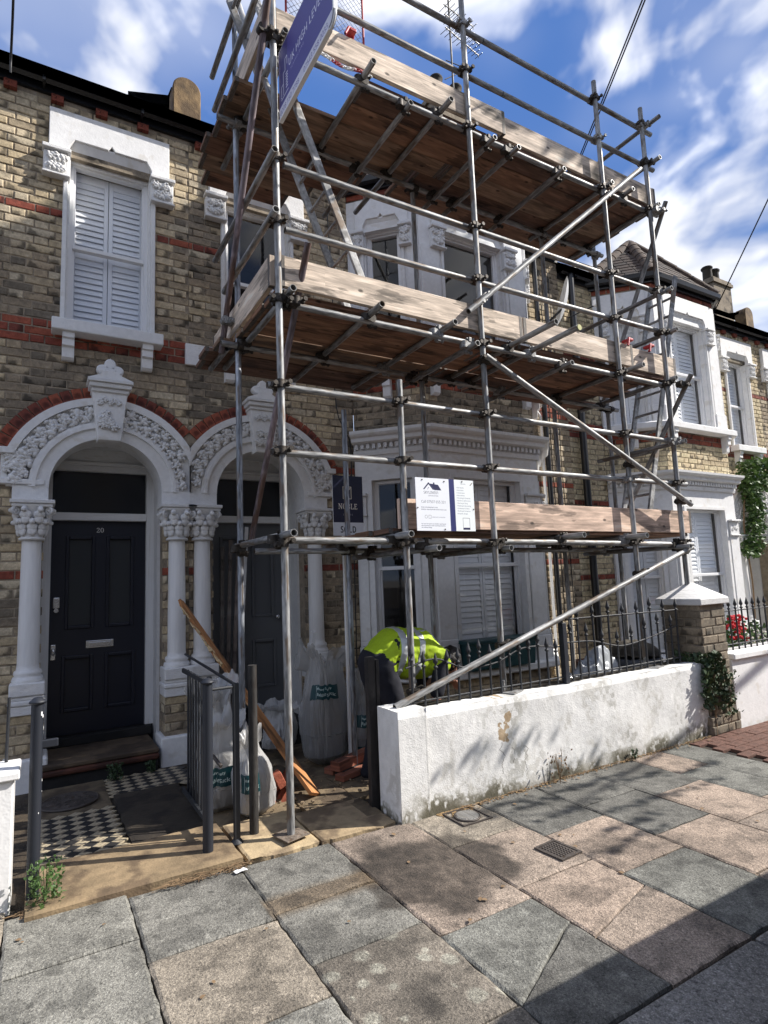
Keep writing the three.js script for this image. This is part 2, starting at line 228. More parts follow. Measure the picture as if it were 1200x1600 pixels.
function finishBricks(parent, list, soot) {
  const q = new THREE.Quaternion(), e = new THREE.Euler(), P = V(0, 0, 0), S = V(1, 1, 1), Mt = new THREE.Matrix4();
  for (const b of list) {
    P.set(b.s, b.y, b.n - 0.03).applyMatrix4(b.F.mt); b.p = P.clone();
    const d = P.clone().sub(eye), dist = d.length(), nz = V(Math.sin(b.F.a), 0, Math.cos(b.F.a)), cosv = -d.dot(nz) / dist, c = d.dot(fwd) / dist;
    b.size = (c > 0.62 ? 1 : 0.02) * b.w * Math.max(cosv, 0.02) / (dist * dist);
    if (b.red) { b.tone = m.red[Math.floor(b.v * 4)]; } else {
      const patch = fbm(P.x * 1.1 + 3, P.y * 1.3 + P.z, 5, 3), dirt = clamp(soot * (sstep(0.44, 0.64, patch) * 0.95 + (b.v2 - 0.5) * 0.45));
      if (b.pale) b.tone = m.pale[Math.floor(b.v * 6)];
      else { const i = soot > 3 ? 7 + Math.floor(b.v * 2) : dirt > 0.55 ? 6 + Math.floor(b.v * 3) : dirt > 0.3 ? 3 + Math.floor(b.v * 4) : [0, 1, 2, 5, 9, 3][Math.floor(b.v * 6)]; b.tone = m.stock[i]; } }
  }
  list.sort((a, b) => b.size - a.size);
  const rest = [];
  list.forEach((b, i) => {
    const set = b.header || b.w < 0.15 ? brickShapes.h : brickShapes.s, g = set[Math.floor(b.v2 * 5.999)], w0 = set === brickShapes.h ? HDR : STR;
    e.set(0, b.F.a, b.t * 0.6); q.setFromEuler(e); S.set(b.w / w0, 1, 1);
    if (i < 300) { const k = add(parent, 'brick', g, b.tone); k.position.copy(b.p).sub(parent.userData.origin || V(0, 0, 0)); k.quaternion.copy(q); k.scale.copy(S); }
    else { const c = g.clone().applyMatrix4(Mt.compose(b.p, q, S)), n = c.attributes.position.count, col = new Float32Array(n * 3), t = b.tone.color; for (let j = 0; j < n; j++) { col[j * 3] = t.r; col[j * 3 + 1] = t.g; col[j * 3 + 2] = t.b; } c.setAttribute('color', new THREE.BufferAttribute(col, 3)); rest.push(c); }
  });
  if (rest.length) { const o = parent.userData.origin || V(0, 0, 0); add(parent, 'far_bricks', mergeGeometries(rest).translate(-o.x, -o.y, -o.z), m.brickV, { kind: 'stuff' }); }
}
// leaf carving: lobed leaves with a raised midrib, as one relief
function carvedLeaf(g, x, y, n, size, ang, r, F = null) {
  const lobes = [[0, 0.0, 0.42, 0.30], [0.34, 0.10, 0.30, 0.22], [-0.10, 0.34, 0.28, 0.2], [-0.10, -0.34, 0.28, 0.2], [0.62, 0.0, 0.24, 0.16], [0.3, 0.38, 0.22, 0.15], [0.3, -0.34, 0.22, 0.15]];
  const c = Math.cos(ang), s = Math.sin(ang);
  for (const [a, b, p, q] of lobes) { const k = sph(0, 0, 0, p * size, q * size, 0.26 * size * (0.8 + 0.5 * r()), 1); k.rotateZ(Math.atan2(b, a + 0.3) + (r() - 0.5) * 0.4); k.translate(a * size, b * size, 0.08 * size * r()); k.rotateZ(ang); k.translate(x, y, n); g.push(k); }
}
function capitalGeo(w, y0, y1, d, seed) {      // carved capital around the origin: bell, two tiers of leaves, corner scrolls, abacus
  const r = rng(seed), g = [], h = y1 - y0;
  g.push(new THREE.LatheGeometry([[0.085, y0 - 0.012], [0.105, y0 - 0.006], [0.105, y0 + 0.012], [0.088, y0 + 0.02], [0.092, y0 + h * 0.4], [0.115, y0 + h * 0.72], [0.15, y0 + h * 0.88]].map(p => new THREE.Vector2(...p)), 18));
  g.push(rb(-w / 2, w / 2, y1 - 0.035, y1, -d / 2, d / 2, 0.008), rb(-w / 2 + 0.015, w / 2 - 0.015, y1 - 0.065, y1 - 0.036, -d / 2 + 0.015, d / 2 - 0.015, 0.008));
  for (let t = 0; t < 2; t++) for (let i = 0; i < 8; i++) { const a = (i + t * 0.5) / 8 * Math.PI * 2, R = 0.105 + t * 0.03, yy = y0 + h * (0.2 + t * 0.3);
    for (const [dy, dr, k] of [[0, 0, 0.045], [0.045, 0.008, 0.042], [0.085, 0.028, 0.03], [0.08, 0.045, 0.02]]) { const q = sph(0, 0, 0, k * 0.85, k, 0.018 + 0.006 * r(), 1); q.rotateY(Math.PI / 2 - a); q.translate(Math.cos(a) * (R + dr), yy + dy, Math.sin(a) * (R + dr)); g.push(q); }
    for (const o of [-0.22, 0.22]) { const q = sph(0, 0, 0, 0.018, 0.03, 0.014, 1); q.translate(Math.cos(a + o) * (R + 0.008), yy + 0.04, Math.sin(a + o) * (R + 0.008)); g.push(q); } }
  for (const [sx, sz] of [[1, 1], [-1, 1], [1, -1], [-1, -1]]) { const q = new THREE.TorusGeometry(0.03, 0.014, 6, 12); q.rotateY(sx * sz > 0 ? -Math.PI / 4 : Math.PI / 4); q.translate(sx * (w / 2 - 0.045), y1 - 0.10, sz * (d / 2 - 0.045)); g.push(q); g.push(sph(sx * (w / 2 - 0.045), y1 - 0.10, sz * (d / 2 - 0.045), 0.018)); }
  return mg(g);
}
function ring(cx, cy, r0, r1, a0, a1, d0, d1, lim = null) {    // flat ring sector in the face plane, from depth d0 to d1; lim: keep on one side of x = lim.x
  const pts = [], N = 40, clip = (x, y, r) => [lim ? (lim.s > 0 ? Math.max(x, lim.x) : Math.min(x, lim.x)) : x, y];
  for (let i = 0; i <= N; i++) { const a = mix(a0, a1, i / N); pts.push(clip(cx + Math.cos(a) * r1, cy + Math.sin(a) * r1)); }
  for (let i = N; i >= 0; i--) { const a = mix(a0, a1, i / N); pts.push(clip(cx + Math.cos(a) * r0, cy + Math.sin(a) * r0)); }
  const q = pts.filter((p, i) => i === 0 || Math.hypot(p[0] - pts[i - 1][0], p[1] - pts[i - 1][1]) > 1e-4);
  return ext(q, d1 - d0).translate(0, 0, d0);
}
function holed(x0, x1, y0, y1, holes, d0, d1) { const s = new THREE.Shape([[x0, y0], [x1, y0], [x1, y1], [x0, y1]].map(p => new THREE.Vector2(...p))); for (const h of holes) s.holes.push(new THREE.Path(h.map(p => new THREE.Vector2(p[0], p[1])))); return new THREE.ExtrudeGeometry(s, { depth: d1 - d0, bevelEnabled: false }).translate(0, 0, d0); }
const rectPath = (a, b, c, d) => [[a, c], [a, d], [b, d], [b, c]];

const slatGeo = new Map();
// sash window with glass; kind: 'shutter' | 'bare' | 'half'
function sashWindow(H, F, s0, s1, y0, y1, ym, n, kind, label) {
  const w = new THREE.Group(); w.name = 'window'; if (label) w.userData.label = label; H.add(w); const fw = 0.034, B = g => F.bake(g).translate(-H.position.x, 0, 0);
  add(w, 'frame', B(mg([bx(s0, s0 + fw, y0, y1, n - 0.07, n), bx(s1 - fw, s1, y0, y1, n - 0.07, n), bx(s0 + fw, s1 - fw, y1 - fw, y1, n - 0.07, n), bx(s0 + fw, s1 - fw, y0, y0 + fw * 1.3, n - 0.07, n)])), m.frame);
  add(w, 'meeting_rail', B(rb(s0 + fw, s1 - fw, ym - 0.022, ym + 0.022, n - 0.06, n + 0.006, 0.006)), m.frame);
  for (const [a, b, z] of [[y0 + fw * 1.3, ym - 0.022, n - 0.045], [ym + 0.022, y1 - fw, n - 0.03]]) { add(w, 'sash_stile', B(bx(s0 + fw, s0 + fw + 0.02, a, b, z - 0.016, z + 0.016)), m.frame); add(w, 'sash_stile', B(bx(s1 - fw - 0.02, s1 - fw, a, b, z - 0.016, z + 0.016)), m.frame); add(w, 'pane', B(new THREE.PlaneGeometry(s1 - s0 - 2 * fw, b - a).translate((s0 + s1) / 2, (a + b) / 2, z)), m.glass); }
  const A = s0 + fw, Z = s1 - fw, zs = n - 0.13;
  if (kind === 'shutter') {
    const c = (A + Z) / 2, st = [[A, A + 0.03], [c - 0.044, c - 0.003], [c + 0.003, c + 0.044], [Z - 0.03, Z]];
    add(w, 'shutter_frame', B(mg(st.map(([a, b]) => rb(a, b, y0, y1 - 0.01, zs - 0.014, zs + 0.014, 0.004)).concat([[y0, y0 + 0.07], [ym - 0.04, ym + 0.04], [y1 - 0.1, y1 - 0.01]].flatMap(([a, b]) => [bx(A + 0.03, c - 0.044, a, b, zs - 0.012, zs + 0.012), bx(c + 0.044, Z - 0.03, a, b, zs - 0.012, zs + 0.012)])))), m.slat);
    for (const [a, b] of [[A + 0.03, c - 0.044], [c + 0.044, Z - 0.03]]) { const key = (b - a).toFixed(3); let g = slatGeo.get(key); if (!g) slatGeo.set(key, g = new RoundedBoxGeometry(b - a, 0.072, 0.010, 1, 0.004));
      for (const [lo, hi] of [[y0 + 0.07, ym - 0.04], [ym + 0.04, y1 - 0.1]]) { const N = Math.round((hi - lo) / 0.066); for (let i = 0; i < N; i++) { const q = add(w, 'louvre', g, m.slat); q.position.set((a + b) / 2, lo + (i + 0.5) * (hi - lo) / N, zs).applyMatrix4(F.mt); q.position.x -= H.position.x; q.rotation.order = 'YXZ'; q.rotation.set(-0.30 + (h3(i, 7, 3) - 0.5) * 0.12, F.a, 0); } } }
  }
  // the room behind the window
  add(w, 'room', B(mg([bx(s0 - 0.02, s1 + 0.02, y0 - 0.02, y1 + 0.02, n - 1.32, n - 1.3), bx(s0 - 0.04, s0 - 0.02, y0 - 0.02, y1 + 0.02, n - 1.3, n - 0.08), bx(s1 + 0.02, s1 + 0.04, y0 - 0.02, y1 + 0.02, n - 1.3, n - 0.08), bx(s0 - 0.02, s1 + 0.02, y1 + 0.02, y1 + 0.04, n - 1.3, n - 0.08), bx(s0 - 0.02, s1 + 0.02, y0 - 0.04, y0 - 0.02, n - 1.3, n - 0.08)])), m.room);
  return w;
}
// stone surround of an upper window: lintel panel with splayed head, carved corbels, jambs
function upperSurround(H, F, c, w, y0, y1, top, seed, mat = m.white, wide = 0.19) {
  const B = g => F.bake(g).translate(-H.position.x, 0, 0), r = rng(seed), hw = w / 2;
  const o = y1 + 0.16;                                // head opening in the panel
  const s = new THREE.Shape([[c - hw - wide, y1 - 0.03], [c - hw - 0.02, y1 - 0.03], [c - hw - 0.02, o - 0.09], [c - hw + 0.03, o], [c - 0.035, o], [c, o + 0.05], [c + 0.035, o], [c + hw - 0.03, o], [c + hw + 0.02, o - 0.09], [c + hw + 0.02, y1 - 0.03], [c + hw + wide, y1 - 0.03], [c + hw + wide, top], [c - hw - wide, top]].map(p => new THREE.Vector2(...p)));
  const parts = [ext(s, 0.07, { b: 0.006 }).translate(0, 0, -0.02)];
  const sp = [[-0.13, y1 - 0.015], [-0.13, y1 + 0.03], [0.03, o + 0.01], [0.035, o - 0.012], [-0.02, y1 + 0.05], [-0.02, y1 + 0.03], [-0.06, y1 + 0.02], [-0.06, y1 - 0.015]];
  parts.push(alongS(sp, c - hw - 0.01, c + hw + 0.01));
  add(H, 'lintel', B(uvm(mg(parts), 1, r(), r())), mat);
  for (const k of [-1, 1]) { const jb = []; const a = c + k * (hw + 0.02), b = c + k * (hw + 0.062); jb.push(rb(Math.min(a, b), Math.max(a, b), y0, y1 - 0.26, -0.14, 0.035, 0.008)); jb.push(bx(Math.min(c + k * hw, a), Math.max(c + k * hw, a), y0, y1 + 0.04, -0.14, -0.01)); add(H, 'jamb', B(uvm(mg(jb), 1, r(), r())), mat); }
  for (const k of [-1, 1]) { const a = c + k * (hw - 0.0), b = c + k * (hw + wide + 0.06), x0 = Math.min(a, b), x1 = Math.max(a, b), g = [rb(x0, x1, y1 - 0.03, y1 + 0.01, -0.02, 0.105, 0.008), rb(x0 + 0.01, x1 - 0.01, y1 - 0.27, y1 - 0.03, -0.02, 0.065, 0.02), rb(x0 + 0.004, x1 - 0.004, y1 - 0.285, y1 - 0.262, -0.02, 0.09, 0.008)];
    for (let i = 0; i < 8; i++) carvedLeaf(g, mix(x0 + 0.05, x1 - 0.06, ((i % 4) + 0.5) / 4), y1 - (i < 4 ? 0.20 : 0.10) + 0.02 * r(), 0.07, 0.065 + 0.02 * r(), r() * 6.28, r);
    add(H, 'corbel', B(mg(g)), mat === m.peel ? m.peel : m.carve); }
}
function alongS(prof, s0, s1, b = 0) { const g = ext(prof, s1 - s0, b ? { b } : {}), a = g.attributes.position; for (let i = 0; i < a.count; i++) { const x = a.getX(i), z = a.getZ(i); a.setXYZ(i, s0 + z, a.getY(i), x); } g.computeVertexNormals(); return g; }
function bracketGeo(c, y0, y1, w, d) { const p = [[0, y1], [d, y1], [d, y1 - 0.05], [d * 0.82, y1 - 0.06], [d * 0.85, y1 - (y1 - y0) * 0.5], [d * 0.6, y1 - (y1 - y0) * 0.55], [d * 0.55, y0 + 0.02], [d * 0.35, y0], [0, y0]]; return alongS(p, c - w / 2, c + w / 2, 0.004); }

function canvasMat(w, h, draw, o = {}) { const c = document.createElement('canvas'); c.width = w; c.height = h; const x = c.getContext('2d'); draw(x, w, h); const t = new THREE.CanvasTexture(c); t.colorSpace = THREE.SRGBColorSpace; t.magFilter = THREE.LinearFilter; return new THREE.MeshPhysicalMaterial(Object.assign({ map: t, roughness: 0.5, side: THREE.DoubleSide }, o)); }

// ---------------------------------------------------------------- a house of the terrace
// px: party line on the porch side; s: +1 when the bay lies to the right of the porch; dy: step of the terrace
function terraceHouse(o) {
  const { px, s, dy, label } = o, X = u => px + s * u, H = thing('terraced_house', label, 'house', [o.at, 0, 0], 'brick houses of the terrace');
  const Y = y => y + dy, G = -0.12, top = Y(6.52), FM = face(0, 0, 1, 0); FM.L = 1e3;
  const put = (name, geo, mat, q = {}) => add(q.to || H, name, geo.translate(-H.position.x, 0, 0), mat, q);
  const span = (a, b) => [Math.min(X(a), X(b)), Math.max(X(a), X(b))];
  const list = [], Y0 = Y(3.92), redC = k => (k >= 0 && k <= 2) || k === 16 || k === -27 || k === -13;
  const cx = X(0.77), cy = Y(2.535), r0 = 0.495, rh = 0.53, wc = X(0.78), ww = 0.78, wy0 = Y(4.15), wy1 = Y(5.92), uEnd = o.bay ? 1.96 : o.uEnd;
  // mortar body of the wall
  const [wa, wb] = span(0, uEnd), arch = [[cx - 0.53, G + 0.02]]; for (let i = 0; i <= 24; i++) { const a = Math.PI - i / 24 * Math.PI; arch.push([cx + Math.cos(a) * rh, cy + Math.sin(a) * rh]); } arch.push([cx + 0.53, G + 0.02]);
  const wallParts = [holed(wa, wb, G, top, [arch, rectPath(wc - ww / 2, wc + ww / 2, wy0, wy1)], -0.25, -0.008)];
  const bayP = o.bay ? [[1.96, 0], [2.60, 0.65], [4.32, 0.65], [4.97, 0]].map(([u, z]) => [X(u), z]).sort((a, b) => a[0] - b[0]) : null, faces = [];
  if (o.bay) {
    const [ea, eb] = span(4.97, 5.75); wallParts.push(bx(ea, eb, G, top, -0.25, -0.008));
    for (let i = 0; i < 3; i++) { const F = face(...bayP[i], ...bayP[i + 1]), front = i === 1, c = F.L / 2, gw = front ? 1.06 : 0.50, uw = front ? 1.0 : 0.48; faces.push({ F, front, c, gw, uw }); wallParts.push(F.bake(holed(0, F.L, G, top, [rectPath(c - gw / 2 - 0.03, c + gw / 2 + 0.03, Y(0.49), Y(2.79)), rectPath(c - uw / 2 - 0.03, c + uw / 2 + 0.03, wy0 - 0.03, wy1 + 0.02)], -0.18, -0.008))); }
  }
  const wall = put('brick_wall', uvm(mg(wallParts)), o.pale ? m.mortarPale : m.mortar); wall.userData.origin = V(H.position.x, 0, 0);
  // bricks
  const holes = y => { const h = []; if (y > wy0 - 0.02 && y < wy1 + 0.02) h.push([wc - ww / 2, wc + ww / 2]); const d = y - cy; if (d < 0.86) { const R = 0.86, hw = d > 0 ? Math.sqrt(Math.max(0, R * R - d * d)) : (y > Y(2.42) ? 0.8 : 0.52); h.push([cx - hw, cx + hw]); } if (y > Y(5.93) && y < Y(6.34)) h.push([wc - 0.57, wc + 0.57]); return h; };
  layBricks(list, FM, wa + 0.002, wb - 0.002, Y(-0.1) < G ? G : Y(-0.1), top, Y0, holes, redC, o.pale, o.seed);
  if (o.bay) { const [ea, eb] = span(4.97, 5.75); layBricks(list, FM, ea, eb, G, top, Y0, null, redC, o.pale, o.seed + 1); faces.forEach((f, i) => { layBricks(list, f.F, 0.004, f.F.L - 0.004, G, Y(0.40), Y0, null, () => false, o.pale, o.seed + 5 + i); layBricks(list, f.F, 0.004, f.F.L - 0.004, Y(3.34), Y(4.0), Y0, null, k => k >= -1 && k <= 0, o.pale, o.seed + 9 + i); layBricks(list, f.F, 0.004, f.F.L - 0.004, Y(6.36), top, Y0, null, () => true, o.pale, o.seed + 13 + i); }); }
  finishBricks(wall, list, o.soot);
  // brick arch over the porch
  const lim = { x: px, s }, ra = put('red_brick_arch', uvm(ring(cx, cy, 0.88, 1.012, s > 0 ? 0.3 : 0.55, s > 0 ? 2.6 : 2.84, -0.02, 0.0, lim)), m.mortar); { const a0 = s > 0 ? 0.36 : 0.64, a1 = s > 0 ? 2.5 : 2.78, N = 22, sh = ext([[-0.057, 0], [0.057, 0], [0.057, 0.082], [-0.057, 0.082]].map(p => [p[0], p[1] - 0.041]), 0.03, { b: 0.003 }); const rr = rng(o.seed + 3); for (let i = 0; i < N; i++) { const a = mix(a0, a1, i / (N - 1)); const q = add(ra, 'brick', sh, m.red[Math.floor(rr() * 4)]); q.position.set(cx + Math.cos(a) * 0.955 - H.position.x, cy + Math.sin(a) * 0.955, -0.015 + rr() * 0.004); q.rotation.z = a; if (s * (cx + Math.cos(a) * 1.0 - px) < 0.03) ra.remove(q); } }
  // white arch: plain order, mouldings, leaf band, fillet, label stop
  const wm = o.shabby ? m.peel : m.white, A0 = 0, A1 = Math.PI, out = s > 0 ? 1 : -1;
  put('arch', uvm(mg([ring(cx, cy, r0, 0.605, A0, A1, -0.3, 0.055, lim), ring(cx, cy, 0.60, 0.63, A0, A1, -0.02, 0.08, lim), ring(cx, cy, 0.63, 0.66, A0, A1, -0.02, 0.062, lim), ring(cx, cy, 0.655, 0.83, A0, A1, -0.02, 0.035, lim), ring(cx, cy, 0.825, 0.895, s > 0 ? 0.36 : 0.0, s > 0 ? Math.PI : Math.PI - 0.36, -0.02, 0.085, lim), ...[[0, 0.275], [1.265, 1.55]].map(([a, b]) => bx(...span(a, b), Y(2.40), Y(2.545), -0.24, 0.05)), rb(...span(1.30, 1.66), Y(2.55), Y(2.60), -0.02, 0.075, 0.008), rb(...span(1.40, 1.645), Y(2.60), Y(2.83), -0.02, 0.035, 0.004), rb(...span(1.54, 1.66), Y(2.825), Y(2.885), -0.02, 0.09, 0.008)])), wm);
  { const r = rng(o.seed + 20), g = []; for (let i = 0; i < 38; i++) { const a = mix(0.08, Math.PI - 0.06, (i + 0.5) / 38), R = 0.742 + (i % 2 ? 0.038 : -0.038), x = cx + Math.cos(a) * R, y = cy + Math.sin(a) * R; if (Math.abs(a - Math.PI / 2) < 0.17 || s * (x - px) < 0.05) continue; carvedLeaf(g, x, y, 0.05, 0.092 + 0.02 * r(), a + (i % 2 ? 1.1 : -1.1) + Math.PI / 2 * (a > Math.PI / 2 ? 1 : 3), r); } for (let i = 0; i < 8; i++) carvedLeaf(g, X(1.46 + 0.14 * r()), Y(2.65 + 0.16 * r()), 0.05, 0.085, r() * 6.28, r); put('leaf_carving', mg(g), o.shabby ? m.peel : m.carve); }
  // keystone with carved panel and trefoil finial
  { const g = [ext([[cx - 0.095, Y(3.0)], [cx + 0.095, Y(3.0)], [cx + 0.15, Y(3.48)], [cx - 0.15, Y(3.48)]], 0.15, { b: 0.008 }).translate(0, 0, 0.01), rb(cx - 0.165, cx + 0.165, Y(3.46), Y(3.50), 0, 0.19, 0.008), rb(cx - 0.185, cx + 0.185, Y(3.50), Y(3.545), 0, 0.215, 0.008), rb(cx - 0.2, cx + 0.2, Y(3.545), Y(3.58), 0, 0.235, 0.006), ext([[cx - 0.2, Y(3.58)], [cx + 0.2, Y(3.58)], [cx + 0.1, Y(3.62)], [cx + 0.05, Y(3.66)], [cx - 0.05, Y(3.66)], [cx - 0.1, Y(3.62)]], 0.2).translate(0, 0, 0.02)];
    const r = rng(o.seed + 30); for (let i = 0; i < 10; i++) carvedLeaf(g, cx - 0.07 + 0.14 * r(), Y(3.07 + 0.17 * r()), 0.182, 0.07, r() * 6.28, r); for (let i = 0; i < 5; i++) carvedLeaf(g, cx - 0.08 + 0.16 * (i / 4), Y(3.36 + 0.03 * (i % 2)), 0.176, 0.05, r() * 6.28, r); put('keystone', mg(g), o.shabby ? m.peel : m.carve);
    const f = new THREE.Shape(); const lob = (x, y, rx, ry) => { const k = []; for (let i = 0; i < 20; i++) k.push([x + Math.cos(i / 20 * 6.283) * rx, y + Math.sin(i / 20 * 6.283) * ry]); return ext(k, 0.05, { b: 0.012 }).translate(0, 0, 0.07); }; put('finial', mg([lob(cx, Y(3.755), 0.042, 0.05), lob(cx - 0.062, Y(3.705), 0.048, 0.036), lob(cx + 0.062, Y(3.705), 0.048, 0.036), ext([[cx - 0.022, Y(3.755)], [cx + 0.022, Y(3.755)], [cx, Y(3.825)]], 0.06).translate(0, 0, 0.065), rb(cx - 0.05, cx + 0.05, Y(3.65), Y(3.72), 0.06, 0.14, 0.01)]), o.shabby ? m.peel : m.carve); }
  // columns
  for (const u of [0.125, 1.385]) {
    const x = X(u), z = 0.03; if (o.noCols) break;
    put('column', new THREE.LatheGeometry([[0.12, 0.80], [0.125, 0.815], [0.115, 0.845], [0.10, 0.85], [0.112, 0.87], [0.105, 0.895], [0.09, 0.905], [0.086, 0.95], [0.083, 1.5], [0.078, 2.05]].map(p => new THREE.Vector2(p[0], Y(p[1]))), 28).translate(x, 0, z), wm);
    put('capital', capitalGeo(0.35, Y(2.05), Y(2.40), 0.3, o.seed + 40 + u * 10).translate(x, 0, z + 0.01), o.shabby ? m.peel : m.carve);
    put('column_base', mg([rb(x - 0.135, x + 0.135, Y(0.69), Y(0.80), -0.11, z + 0.14, 0.012), rb(x - 0.13, x + 0.13, Y(0.655), Y(0.69), -0.11, z + 0.12, 0.01), rb(x - 0.142, x + 0.142, Y(0.61), Y(0.655), -0.11, z + 0.145, 0.016), rb(x - 0.135, x + 0.135, Y(0.53), Y(0.61), -0.11, z + 0.135, 0.01)]), wm);
    const pl = put('pier', uvm(bx(x - 0.125, x + 0.125, Y(0.17), Y(0.53), -0.1, z + 0.11)), m.mortar); pl.userData.origin = V(H.position.x, 0, 0);
    { const lp = []; layBricks(lp, face(x - 0.128, z + 0.118, x + 0.128, z + 0.118), 0.002, 0.254, Y(0.18), Y(0.53), Y0, null, () => false, o.pale, o.seed + 60); layBricks(lp, face(x - 0.133, -0.1, x - 0.133, z + 0.115), 0.0, 0.24, Y(0.18), Y(0.53), Y0, null, () => false, o.pale, o.seed + 61); layBricks(lp, face(x + 0.133, z + 0.115, x + 0.133, -0.1), 0.0, 0.24, Y(0.18), Y(0.53), Y0, null, () => false, o.pale, o.seed + 62); finishBricks(pl, lp, 0.5); }
    put('plinth', uvm(rb(x - 0.17, x + 0.17, G - 0.05, Y(0.17), -0.15, z + 0.16, 0.02)), wm);
  }
  // porch inside
  const zd = -0.5, dL = cx - 0.5, dR = cx + 0.5;
  put('porch_lining', uvm(mg([bx(dL - 0.06, dL, G, Y(3.05), zd - 0.02, -0.24), bx(dR, dR + 0.06, G, Y(3.05), zd - 0.02, -0.24), bx(dL - 0.06, dR + 0.06, Y(3.03), Y(3.1), zd - 0.02, -0.24)])), m.frameGrey);
  put('door_frame', mg([bx(dL, dL + 0.045, Y(0.16), Y(3.05), zd - 0.08, zd + 0.05), bx(dR - 0.075, dR, Y(0.16), Y(3.05), zd - 0.08, zd + 0.05), rb(dL + 0.045, dR - 0.075, Y(2.285), Y(2.365), zd - 0.08, zd + 0.06, 0.008), bx(dL + 0.045, dR - 0.075, Y(2.80), Y(3.05), zd - 0.08, zd + 0.03), rb(dL + 0.045, dR - 0.075, Y(2.86), Y(2.90), zd - 0.02, zd + 0.06, 0.01)]), m.frameGrey);
  put('fanlight', bx(dL + 0.045, dR - 0.075, Y(2.365), Y(2.80), zd - 0.04, zd - 0.03), m.darkGlass);
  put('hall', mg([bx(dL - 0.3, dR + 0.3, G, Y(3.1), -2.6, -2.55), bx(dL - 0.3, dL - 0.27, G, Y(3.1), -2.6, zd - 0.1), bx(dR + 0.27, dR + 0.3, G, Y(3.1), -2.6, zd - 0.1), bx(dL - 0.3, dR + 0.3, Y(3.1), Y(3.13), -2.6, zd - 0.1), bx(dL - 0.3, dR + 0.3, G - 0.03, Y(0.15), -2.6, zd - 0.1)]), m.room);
  const door = new THREE.Group(); door.name = 'door'; H.add(door); const a = dL + 0.045, b = dR - 0.075, w = b - a, y0 = Y(0.19), y1 = Y(2.285), dm = o.door, zf = zd - 0.01, dp = (n, g, mt) => add(door, n, g.translate(-H.position.x, 0, 0), mt);
  { const pan = [[0.16, 0.44, 1.02, 1.93], [0.58, 0.86, 1.02, 1.93], [0.14, 0.44, 0.22, 0.74], [0.58, 0.88, 0.22, 0.74]]; dp('leaf', holed(a, b, y0, y1, pan.map(([p, q, c, d]) => rectPath(a + p * w, a + q * w, y0 + c, y0 + d)), zf - 0.045, zf), dm);
    pan.forEach(([p, q, c, d], i) => { const xa = a + p * w, xb = a + q * w, ya = y0 + c, yb = y0 + d, t = 0.022; dp('moulding', mg([rb(xa - 0.012, xa + t, ya - 0.012, yb + 0.012, zf - 0.02, zf + 0.014, 0.008), rb(xb - t, xb + 0.012, ya - 0.012, yb + 0.012, zf - 0.02, zf + 0.014, 0.008), rb(xa + t, xb - t, ya - 0.012, ya + t, zf - 0.02, zf + 0.014, 0.008), rb(xa + t, xb - t, yb - t, yb + 0.012, zf - 0.02, zf + 0.014, 0.008)]), dm); dp(i < 2 ? 'door_pane' : 'panel', bx(xa, xb, ya, yb, zf - 0.032, zf - 0.026), i < 2 ? (o.number ? m.frostDark : dm) : dm); });
    if (o.number) {
      dp('letter_plate', mg([rb(a + 0.37 * w, a + 0.66 * w, y0 + 0.81, y0 + 0.885, zf, zf + 0.012, 0.005), rb(a + 0.40 * w, a + 0.63 * w, y0 + 0.827, y0 + 0.868, zf + 0.012, zf + 0.02, 0.004)]), m.chrome);
      dp('lock', mg([rb(a + 0.03 * w, a + 0.10 * w, y0 + 1.22, y0 + 1.33, zf, zf + 0.025, 0.01), cylGeo([a + 0.065 * w, y0 + 1.2, zf], [a + 0.065 * w, y0 + 1.2, zf + 0.03], 0.022)]), m.chrome);
      dp('handle', mg([rb(a + 0.02 * w, a + 0.07 * w, y0 + 0.72, y0 + 0.87, zf, zf + 0.012, 0.006), sph(a + 0.045 * w, y0 + 0.80, zf + 0.035, 0.02, 0.035, 0.02)]), m.chrome);
      const q = dp('house_number', new THREE.PlaneGeometry(0.14, 0.08).translate((a + b) / 2, y0 + 2.005, zf + 0.003), o.number);
    } else { dp('door_knob', mg([cylGeo([b - 0.09, y0 + 1.0, zf], [b - 0.09, y0 + 1.0, zf + 0.04], 0.012), sph(b - 0.09, y0 + 1.0, zf + 0.055, 0.028)]), m.chrome); } }
  put('threshold', uvm(bx(dL, dR, G, Y(0.19), zd - 0.1, zd + 0.06)), m.stepDark);
  // upper window over the porch
  upperSurround(H, FM, wc, ww - 0.04, wy0, wy1, Y(6.36), o.seed + 70, o.shabby ? m.peel : m.white);
  sashWindow(H, FM, wc - ww / 2 + 0.02, wc + ww / 2 - 0.02, wy0, wy1, Y(5.02), -0.1, o.upperKind, o.winLabel);
  put('window_sill', uvm(mg([rb(wc - 0.5, wc + 0.5, Y(4.03), wy0, -0.12, 0.16, 0.012)])), wm);
  for (const k of [-1, 1]) put('sill_bracket', bracketGeo(wc + k * 0.355, Y(3.78), Y(4.03), 0.095, 0.125), wm);
  // eaves of the front wall
  const eavL = o.bay ? [span(0, 2.05), span(4.9, 5.75)] : [span(0, uEnd)];
